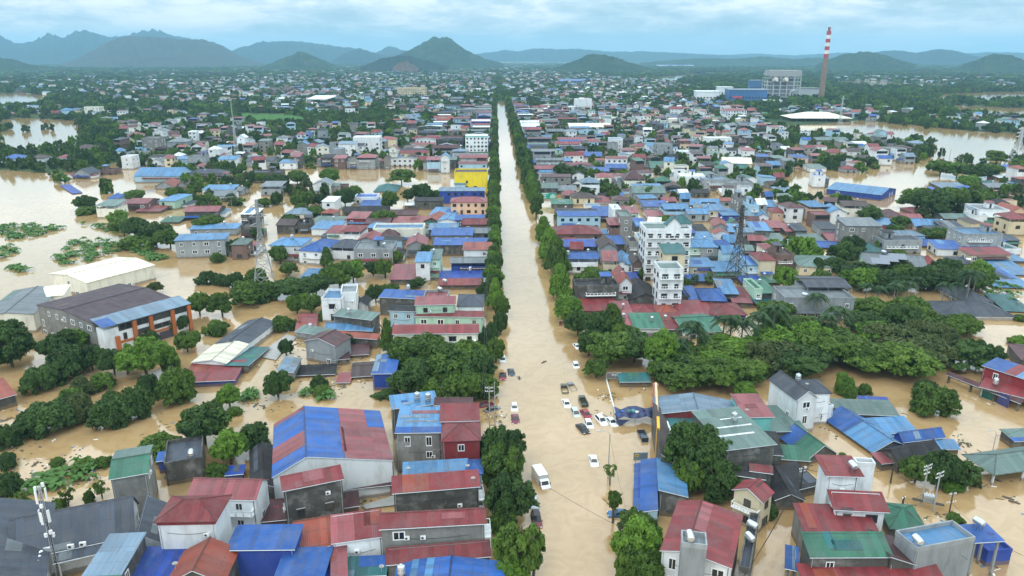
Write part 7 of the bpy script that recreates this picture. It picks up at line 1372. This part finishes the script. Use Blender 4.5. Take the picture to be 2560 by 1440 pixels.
for px, py, w in ((2130, 250, 90), (2180, 254, 70)):
    pass
Q((1400, 202), (1462, 203), (1410, 197), 9, 'gx', 3, 'b', 'b', 'blue factory hall far beyond the end of the street', name='factory_hall', cat='hall', win=0)
Q((2060, 205), (1700, 170), (1620, 168), 9, 'gx', 2, 'b', 'w', 'x', name='factory_hall', cat='hall', win=0) if 0 else None
M(1690, 168, 90, 5, 60, 'gx', 4, 'b', 'w', 0, 'long blue roofed factory hall on the horizon right of the street', name='factory_hall', cat='hall', win=0)
M(1705, 162, 26, 6, 60, 'flat', 0, 'l', 'l', 0, 'turquoise block above the long blue roofed factory hall', name='tower_block', cat='block', win=0)
M(1545, 168, 26, 8, 40, 'flat', 0, 'c', 'c', 0, 'cream block beside the small round hill', name='tower_block', cat='block', win=0)
M(795, 262, 60, 14, 60, 'gx', 5, 'w', 'g', -18, 'grey warehouse with white gabled roof left of the street houses', name='warehouse', cat='warehouse', win=0)
M(770, 232, 150, 6, 40, 'sb', 3, 'l', 'g', -6, 'long pale blue roofed depot far left of the street', name='warehouse', cat='warehouse', win=0)
M(690, 236, 60, 10, 50, 'gx', 5, 'n', 'n', -10, 'brown gabled warehouse among far left trees', name='warehouse', cat='warehouse', win=0)
M(745, 244, 70, 8, 40, 'gx', 4, 'r', 'g', -10, 'red roofed warehouse beside the brown one', name='warehouse', cat='warehouse', win=0)
M(820, 240, 60, 8, 40, 'gx', 4, 'm', 'g', -10, 'maroon roofed warehouse behind the grey one', name='warehouse', cat='warehouse', win=0)
M(465, 168, 6, 14, 20, 'flat', 0, 'w', 'w', 0, 'white silo block below the mined hill', name='tower_block', cat='block', win=0)
M(415, 168, 5, 12, 20, 'flat', 0, 'w', 'w', 0, 'slim white silo left of the larger one below the mined hill', name='tower_block', cat='block', win=0)
# ------------------------------------------------------------------ what is too far or too many to tell apart: houses and woods as one mass each
occ = {}
def occupy(x, y, r):
    for i in range(int((x - r) // 4), int((x + r) // 4) + 1):
        for j in range(int((y - r) // 4), int((y + r) // 4) + 1): occ[(i, j)] = 1
for x, y, a, b, rz_ in [q_[:5] for q_ in FOOT]:
    n1, n2 = max(1, int(a / 3)), max(1, int(b / 3))
    for i in range(-n1, n1 + 1):
        for j in range(-n2, n2 + 1):
            lx, ly = a * i / n1, b * j / n2; occ[(int((x + lx * math.cos(rz_) - ly * math.sin(rz_)) // 4), int((y + lx * math.sin(rz_) + ly * math.cos(rz_)) // 4))] = 1
_b = at(1960, 322, 0), at(2160, 300, 0)
for _x in np.arange(min(_b[0][0], _b[1][0]), max(_b[0][0], _b[1][0]), 4):
    for _y in np.arange(_b[0][1], _b[1][1], 4): occ[(int(_x // 4), int(_y // 4))] = 1
for _poly in ([(1120, 482), (1236, 482), (1236, 503), (1120, 503)], [(1118, 540), (1222, 540), (1222, 554), (1118, 554)], [(1160, 380), (1226, 380), (1226, 398), (1160, 398)], [(700, 446), (960, 426), (1135, 430), (1128, 486), (1000, 492), (860, 520), (840, 470)],
              [(1600, 700), (1730, 700), (1730, 716), (1600, 716)], [(2060, 470), (2260, 470), (2260, 520), (2060, 500)], [(1340, 496), (1400, 496), (1390, 512), (1340, 512)], [(640, 455), (700, 470), (660, 520), (600, 520)]):
    _w = np.array([at(_x, _y, 0)[:2] for _x, _y in _poly]); _lo, _hi = _w.min(0), _w.max(0); _X, _Y = np.meshgrid(np.arange(_lo[0], _hi[0] + 4, 3), np.arange(_lo[1], _hi[1] + 4, 3)); _k = inside(_w.tolist(), _X, _Y)
    for _x, _y in zip(_X[_k], _Y[_k]): occ[(int(_x // 4), int(_y // 4))] = 1          # open water and yards that the photograph shows clear
def free(x, y, r):
    for dx in (-r, 0, r):
        for dy in (-r, 0, r):
            if (int((x + dx) // 4), int((y + dy) // 4)) in occ: return False
    return True
RC = 'rrppmmbllaakkdntsgow'; WC = 'wwwggkdilwgknc'
slots = [roof_mat(c) for c in ROOF] + [wall_mat(c) for c in WALL] + [glass_mat()]
RI = {c: i for i, c in enumerate(ROOF)}; WI = {c: len(ROOF) + i for i, c in enumerate(WALL)}; GI = len(slots) - 1
mass = MB(); n_mass = 0
def mass_house(x, y, w, d, h, rz_, z0=0, rc=None, wc=None, wins=True, roof=None):
    global n_mass
    n_mass += 1; rc = rc or rnd.choice(RC); wc = wc or rnd.choice(WC); ca, sa = math.cos(rz_), math.sin(rz_)
    T = lambda p: (x + p[0] * ca - p[1] * sa, y + p[0] * sa + p[1] * ca, p[2] + z0)
    a, b = w / 2, d / 2; wi = WI[wc]; q = [(-a, -b), (a, -b), (a, b), (-a, b)]
    roof = roof or rnd.choice(('gx', 'gy', 'sb', 'sb', 'hx', 'flat', 'gx')); rh = rnd.uniform(.8, 2.6) if roof[0] in 'gh' else .9
    for k in range(4): p, r = q[k], q[(k + 1) % 4]; mass.face([T((*p, -2)), T((*r, -2)), T((*r, h)), T((*p, h))], wi)
    if roof == 'flat': mass.face([T((*p, h - .25)) for p in q], RI[rc], q); 
    else:
        for P, U in roof_planes(roof, w, d, h, rh, .5): mass.face([T(p) for p in P], RI[rc], [(p[0], p[1]) if U[0] else (p[1], p[0]) for p in P])
        if roof == 'gy':
            mass.face([T((-a, -b, h)), T((a, -b, h)), T((0, -b, h + rh))], wi)
        if roof == 'gx':
            for s in (-1, 1): mass.face([T((s * a, -b, h)), T((s * a, b, h)), T((s * a, 0, h + rh))], wi)
        if roof == 'sb':
            mass.face([T((-a, b, h)), T((a, b, h)), T((a, b, h + rh)), T((-a, b, h + rh))], wi)
            for s in (-1, 1): mass.face([T((s * a, -b, h)), T((s * a, b, h)), T((s * a, b, h + rh))], wi)
    if wins and w > 5 and h > 3.5 and rnd.random() < .45:           # lean-to of another colour
        s = rnd.choice((-1, 1)); aw, hh = w * .35, h * .5; c2 = RI[rnd.choice(RC)]; x0, x1 = (a, a + aw) if s > 0 else (-a - aw, -a)
        for P in ([(x0, -b * .8, -2), (x1, -b * .8, -2), (x1, -b * .8, hh), (x0, -b * .8, hh)], [(x1 if s > 0 else x0, -b * .8, -2), (x1 if s > 0 else x0, b * .6, -2), (x1 if s > 0 else x0, b * .6, hh), (x1 if s > 0 else x0, -b * .8, hh)]): mass.face([T(p) for p in P], wi)
        P = [(x0 - .3, -b * .8 - .4, hh), (x1 + .3, -b * .8 - .4, hh), (x1 + .3, b * .6, hh + .5), (x0 - .3, b * .6, hh + .5)]; mass.face([T(p) for p in P], c2, [(p[0], p[1]) for p in P])
    if wins and rnd.random() < .4:                              # flat dark strip along the top floor, painted shade of an open storey
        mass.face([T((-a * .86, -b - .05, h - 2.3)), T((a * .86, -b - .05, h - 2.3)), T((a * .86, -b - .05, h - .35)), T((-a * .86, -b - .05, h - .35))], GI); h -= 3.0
    if wins:
        z = h - 1.9
        while z > .4:
            n = max(1, int(w / 3.5))
            for i in range(n):
                if rnd.random() < .75:
                    xc = -a + w * (i + .5) / n; ww = .78; mass.face([T((xc - ww, -b - .04, z - .7)), T((xc + ww, -b - .04, z - .7)), T((xc + ww, -b - .04, z + .7)), T((xc - ww, -b - .04, z + .7))], GI)
            z -= 3.3
# street rows
for side in (-1, 1):
    y = 262 if side < 0 else 330
    while y < 1380:
        wd = rnd.uniform(5, 8.5); dp = rnd.uniform(14, 26); xe = -6.5 if side < 0 else 29
        for row in range(3 if y > 380 else 2):
            xx = xe + side * (dp / 2 + row * rnd.uniform(22, 27))
            if free(xx, y + wd / 2, 4) and free(xx + dp * .4, y + wd / 2, 3) and free(xx - dp * .4, y + wd / 2, 3):
                mass_house(xx, y + wd / 2, dp, wd, rnd.choice((3.2, 4, 5, 6.2, 7.5, 9)) * (1 if row == 0 else .8), 0, .3 if y > 650 else 0, rnd.choice('rrppmmbllaakkndtosw'), rnd.choice('kkdgwclb'), True, rnd.choice(('gx', 'sb', 'sb', 'gx', 'gy')))
                occupy(xx, y + wd / 2, wd * .55); occupy(xx + dp * .3, y + wd / 2, wd * .5); occupy(xx - dp * .3, y + wd / 2, wd * .5)
        y += wd + rnd.choice((0, 0, 0.4, 2.5))
HP = [  # outlines (photograph pixels) of built-up areas and how densely they are built
    ([(1300, 285), (1450, 262), (1760, 285), (1950, 330), (2010, 400), (1950, 470), (1700, 560), (1400, 560)], .62, 11),
    ([(1390, 640), (1400, 500), (1700, 480), (1960, 500), (1960, 600), (1890, 690), (1720, 700), (1640, 640), (1560, 700), (1480, 700)], .95, 7.5),
    ([(1900, 620), (1960, 500), (2200, 560), (2560, 500), (2560, 640), (2400, 650), (2200, 640), (2000, 660)], .30, 10),
    ([(990, 300), (1235, 285), (1235, 420), (1060, 440), (1000, 380)], .55, 11), ([(880, 560), (1240, 545), (1235, 720), (1050, 720), (960, 640)], .55, 9),
    ([(300, 330), (560, 300), (700, 330), (960, 310), (980, 400), (700, 430), (560, 440), (300, 420)], .34, 12), ([(480, 450), (640, 440), (880, 500), (880, 560), (640, 570), (480, 540)], .10, 12),
    ([(240, 212), (640, 195), (1240, 215), (1240, 290), (900, 292), (600, 272), (240, 250)], .40, 15), ([(850, 178), (1250, 165), (1500, 195), (1500, 232), (850, 232)], .48, 17), ([(1290, 225), (1600, 225), (1960, 300), (1300, 288)], .55, 13),
    ([(2000, 345), (2330, 350), (2330, 400), (2100, 440), (2020, 400)], .40, 12), ([(2420, 480), (2560, 400), (2560, 500), (2440, 540)], .30, 12), ([(1960, 270), (2300, 285), (2180, 305), (1960, 300)], .40, 13),
    ([(0, 210), (240, 205), (240, 260), (100, 235), (0, 232)], .16, 16), ([(600, 165), (900, 160), (900, 200), (600, 195)], .12, 22), ([(2080, 195), (2500, 190), (2560, 225), (2300, 215), (2100, 205)], .12, 20), ([(0, 275), (300, 270), (600, 300), (300, 335), (220, 300)], .14, 14),
    ([(2300, 290), (2560, 300), (2560, 335), (2400, 325)], .25, 13), ([(0, 185), (600, 175), (850, 185), (850, 205), (600, 200), (240, 212), (0, 212)], .07, 20), ([(1500, 195), (1640, 200), (1760, 225), (1600, 228), (1500, 225)], .45, 16), ([(1250, 150), (1600, 160), (1500, 195), (1250, 175)], .12, 24), ([(1040, 158), (1300, 150), (1400, 165), (1200, 172)], .3, 30)]
for poly, dens, step in HP:
    dens *= 1.1
    P = np.array([at(x, y, 0)[:2] for x, y in poly]); lo, hi = P.min(0), P.max(0)
    xs = np.arange(lo[0], hi[0], step); ys = np.arange(lo[1], hi[1], step * 1.15)
    if len(xs) * len(ys) > 90000: continue
    X, Y = np.meshgrid(xs, ys); X = X.ravel() + rng.uniform(-.3, .3, X.size) * step; Y = Y.ravel() + rng.uniform(-.3, .3, X.size) * step
    ok = inside(P.tolist(), X, Y) & (rng.random(X.size) < dens)
    X, Y = X[ok], Y[ok]; LMV = land_mask(X, Y)
    for x, y, lmv in zip(X, Y, LMV):
        D = math.hypot(x, y)
        if -4 < x < 26: continue
        if D > 700 and not lmv: continue
        w, d = rnd.uniform(.55, .9) * step, rnd.uniform(.6, 1.0) * step
        if not free(x, y, min(w, d) * .5): continue
        mass_house(x, y, w, d, rnd.choice((3, 4, 5.5, 6.5, 8, 9.5)) * (1 if D > 500 else .75), R(rnd.choice((0, 0, 90, -8, 6, -15, 12, rnd.uniform(-40, 40)))), .5 if lmv else 0, wins=D < 1500); occupy(x, y, min(w, d) * .6)
o = mass.obj('distant_houses', slots); setting(o, 'stuff')
# drowned plants: only the leaves show
def merged(name, items):
    V = []; Qd = []; T = []; off = 0; mt = None
    for me, loc, rz_, sc in items:
        n = len(me.vertices); co = np.empty(n * 3, 'f'); me.vertices.foreach_get('co', co); co = co.reshape(-1, 3) * np.array(sc); c_, s_ = math.cos(rz_), math.sin(rz_)
        co = np.stack([co[:, 0] * c_ - co[:, 1] * s_, co[:, 0] * s_ + co[:, 1] * c_, co[:, 2]], 1) + np.array(loc)
        q = np.empty(len(me.loops), 'i'); me.loops.foreach_get('vertex_index', q); tn = np.empty(len(me.polygons), 'f'); me.attributes['tone'].data.foreach_get('value', tn)
        V.append(co); Qd.append(q.reshape(-1, 4) + off); T.append(tn); off += n; mt = me.materials[0]
    return setting(put(name, fast_mesh(name, np.concatenate(V), np.concatenate(Qd), np.concatenate(T), mt)), 'stuff')
merged('drowned_plants', DROWNED)
# floating rubbish along walls and groves
deb = MB(); cols = [M_BARK, M_WHITE, simple('litter_blue', (.04, .16, .34), .5), simple('litter_green', (.05, .09, .03), .7), simple('litter_tan', (.28, .20, .12), .8)]
def litter(x, y, n, sp):
    for _ in range(n):
        dx, dy = rnd.gauss(0, sp), rnd.gauss(0, sp); a_ = rnd.random() * 3.14; l, w_ = rnd.choice(((.7, .05), (.28, .17), (.2, .16), (.45, .09), (.14, .12))); c_, s_ = math.cos(a_), math.sin(a_); cx_, cy_ = x + dx, y + dy; z_ = rnd.uniform(.03, .12)
        P = [(cx_ + (u_ * l * c_ - v_ * w_ * s_), cy_ + (u_ * l * s_ + v_ * w_ * c_), z_) for u_, v_ in ((-1, -1), (1, -1), (1, 1), (-1, 1))]; mi = rnd.choice((0, 0, 0, 1, 2, 3, 3, 4)); deb.face(P, mi)
        Q_ = [(p[0], p[1], -.05) for p in P]
        for k_ in range(4): deb.face([Q_[k_], Q_[(k_ + 1) % 4], P[(k_ + 1) % 4], P[k_]], mi)
for px, py, n, sp in ((830, 948, 60, 3.2), (745, 858, 50, 3), (905, 935, 30, 2.2), (100, 1195, 40, 5), (170, 1150, 30, 4), (60, 1120, 26, 4), (230, 1190, 26, 4), (640, 1012, 30, 4), (1512, 1046, 30, 1.4), (1522, 990, 40, 1.3), (2400, 1112, 22, 2), (2340, 1290, 20, 2), (2530, 1240, 14, 3), (2255, 1040, 8, 3), (1640, 870, 20, 3), (2060, 960, 30, 5), (320, 1010, 30, 6), (470, 940, 30, 3), (730, 905, 40, 3), (880, 1262, 25, 2), (1236, 1045, 24, 1.6), (1215, 985, 20, 1.8), (1900, 1085, 30, 2), (2110, 1080, 20, 3), (560, 900, 20, 4), (410, 1080, 25, 5), (20, 1050, 40, 3), (820, 965, 40, 4)):
    g_ = at(px, py, 0); litter(g_[0], g_[1], n, sp)
for q_ in FOOT:
    if math.hypot(q_[0], q_[1]) < 420 and rnd.random() < .6:
        lx, ly = rnd.uniform(-1, 1) * q_[2], -q_[3] - .8; litter(q_[0] + lx * math.cos(q_[4]) - ly * math.sin(q_[4]), q_[1] + lx * math.sin(q_[4]) + ly * math.cos(q_[4]), rnd.randint(3, 9), 1.3)
setting(deb.obj('floating_debris', cols), 'stuff')
# woods
kinds = bpy.data.collections.new('tree_kinds')
for i in range(8):
    me = crown(200 + i, ('round', 'broad', 'dome', 'cone')[i % 4], 20, 26, .26, MATS[('leaf_dark', 'leaf_mid', 'leaf_dark', 'leaf_mid', 'leaf_mid', 'leaf_dark', 'leaf_bright', 'leaf_olive')[i]])
    kinds.objects.link(bpy.data.objects.new('crown_%d' % i, me))
pts = []; scl_ = []
def woods(d0, d1, step, rad, hgt, p_open, p_town, check):
    a0, a1 = R(-44), R(46)
    xs = np.arange(d1 * math.sin(a0), d1 * math.sin(a1), step); ys = np.arange(d0 * .6, d1, step)
    X, Y = np.meshgrid(xs, ys); X = X.ravel() + rng.uniform(-.45, .45, X.size) * step; Y = Y.ravel() + rng.uniform(-.45, .45, X.size) * step
    D = np.hypot(X, Y); A = np.arctan2(X, Y); ok = (D > d0) & (D < d1) & (A > a0) & (A < a1); X, Y, D = X[ok], Y[ok], D[ok]
    lm_ = land_mask(X, Y); pp, _ = proj(np.stack([X, Y, np.zeros_like(X)], -1)); px, py = pp[:, 0], pp[:, 1]
    town = np.zeros(X.size, bool)
    for poly, dens, st in HP: town |= inside(poly, px, py)
    field = np.zeros(X.size, bool)
    for poly in FIELDS: field |= inside(poly, px, py)
    clump = .5 + .5 * np.sin(X / 57 + 1.7 * np.sin(Y / 83)) * np.sin(Y / 61 + 1.3 * np.sin(X / 97))
    prob = np.where(town, p_town * (.5 + clump), np.where(lm_, p_open * (.45 + .75 * clump), p_open * .10 * (clump > .6)))
    keep = (rng.random(X.size) < prob) & ~field & ~((X > -8) & (X < 30) & (Y < 1420))
    for x, y, l in zip(X[keep], Y[keep], lm_[keep]):
        if check and not free(x, y, 1.2): continue
        if not l and not check: continue
        r = rnd.uniform(*rad); pts.append((x, y, (.3 if l else -.4))); scl_.append((r, r, rnd.uniform(*hgt)))
woods(430, 1200, 7.5, (2.6, 5.2), (4, 9), .85, .64, True)
woods(1200, 3200, 15, (5, 9), (7, 12), .66, .40, False)
woods(3200, 8200, 42, (17, 30), (8, 14), .85, .5, False)
for x, y, rad_, hh in AVENUE: pts.append((x, y, -.2)); scl_.append((rad_, rad_, hh))
me = bpy.data.meshes.new('woodland'); me.vertices.add(len(pts)); me.vertices.foreach_set('co', np.array(pts, 'f').ravel())
a = me.attributes.new('size', 'FLOAT_VECTOR', 'POINT'); a.data.foreach_set('vector', np.array(scl_, 'f').ravel())
wood = setting(put('woodland', me), 'stuff')
ng = bpy.data.node_groups.new('woodland', 'GeometryNodeTree')
ng.interface.new_socket('Geometry', in_out='INPUT', socket_type='NodeSocketGeometry'); ng.interface.new_socket('Geometry', in_out='OUTPUT', socket_type='NodeSocketGeometry')
gi, go = ng.nodes.new('NodeGroupInput'), ng.nodes.new('NodeGroupOutput')
ci = ng.nodes.new('GeometryNodeCollectionInfo'); ci.inputs[0].default_value = kinds; ci.inputs[1].default_value = True; ci.inputs[2].default_value = True
ip = ng.nodes.new('GeometryNodeInstanceOnPoints'); ip.inputs['Pick Instance'].default_value = True
na = ng.nodes.new('GeometryNodeInputNamedAttribute'); na.data_type = 'FLOAT_VECTOR'; na.inputs[0].default_value = 'size'
rv = ng.nodes.new('FunctionNodeRandomValue'); rv.data_type = 'FLOAT_VECTOR'; rv.inputs[0].default_value = (0, 0, 0); rv.inputs[1].default_value = (0, 0, 6.28)
ri = ng.nodes.new('FunctionNodeRandomValue'); ri.data_type = 'INT'; ri.inputs[4].default_value = 0; ri.inputs[5].default_value = 7; ri.inputs['Seed'].default_value = 3
ng.links.new(gi.outputs[0], ip.inputs['Points']); ng.links.new(ci.outputs[0], ip.inputs['Instance']); ng.links.new(na.outputs[0], ip.inputs['Scale'])
ng.links.new(rv.outputs[0], ip.inputs['Rotation']); ng.links.new(ri.outputs[2], ip.inputs['Instance Index']); ng.links.new(ip.outputs[0], go.inputs[0])
wood.modifiers.new('woodland', 'NODES').node_group = ng
print('mass houses', n_mass, 'wood points', len(pts), 'trees', len(TREES), 'windows', N_WIN)
# ------------------------------------------------------------------ labels that single things out
def finish_labels():
    from collections import defaultdict
    buck = defaultdict(list)
    for o, p, desc, cat in THINGS:
        best = min(LANDMARKS, key=lambda L: math.hypot(L[1][0] - p[0], L[1][1] - p[1]) / L[2])
        buck[(desc, best[0])].append((math.hypot(best[1][0] - p[0], best[1][1] - p[1]), o))
    ORD = ['', 'second ', 'third ', 'fourth ', 'fifth ', 'sixth ', 'seventh ', 'eighth ', 'ninth ', 'tenth ', 'eleventh ', 'twelfth ']
    for (desc, lm_), lst in buck.items():
        lst.sort(key=lambda q: q[0])
        for i, (d, o) in enumerate(lst):
            o['label'] = '%s, %snearest the %s' % (desc, ORD[i] if i < 12 else '%dth ' % (i + 1), lm_)
LANDMARKS = [(n, at(x, y, 0)[:2], s) for n, x, y, s in [
    ('yellow walled house', 1180, 482, 1), ('white lattice pylon', 665, 725, 1), ('white hotel', 1660, 700, 1), ('orange factory', 330, 860, 1),
    ('patchwork warehouse', 840, 1150, 1), ('white box truck', 1352, 1195, .5), ('dark lattice pylon', 1838, 715, 1), ('slate roofed villa', 1995, 1055, .8),
    ('long blue shed', 2150, 490, 1.2), ('cream factory shed', 260, 705, 1), ('peach house', 1170, 540, 1), ('open yellow pavilion', 2055, 303, 1.5),
    ('power plant chimney', 2052, 250, 2), ('solar panel house', 2235, 680, 1), ('noodle shop sign', 1535, 945, .7), ('teal roofed hall', 963, 480, 1),
    ('antenna mast', 135, 1440, .8), ('white columned shelter', 2500, 1180, .8), ('grey modern villa', 2045, 785, .9), ('floating blue roof', 180, 482, 1),
    ('white street block', 1192, 380, 1.2), ('dark shop hall', 1440, 550, .9), ('transformer poles', 2320, 1270, .7), ('mint corner house', 1090, 805, .7),
    ('white tower block', 1458, 280, 1.5), ('pink roofed hall', 1420, 360, 1), ('red showroom roof', 1760, 1400, .7), ('red hipped house', 470, 1370, .7),
    ('blue lake hall', 395, 455, 1), ('red pagoda roof', 2330, 665, .8), ('big cream gable', 1845, 420, 1.2), ('grass field', 790, 385, 1.2), ('green tall house', 325, 1240, .7)]]
finish_labels()
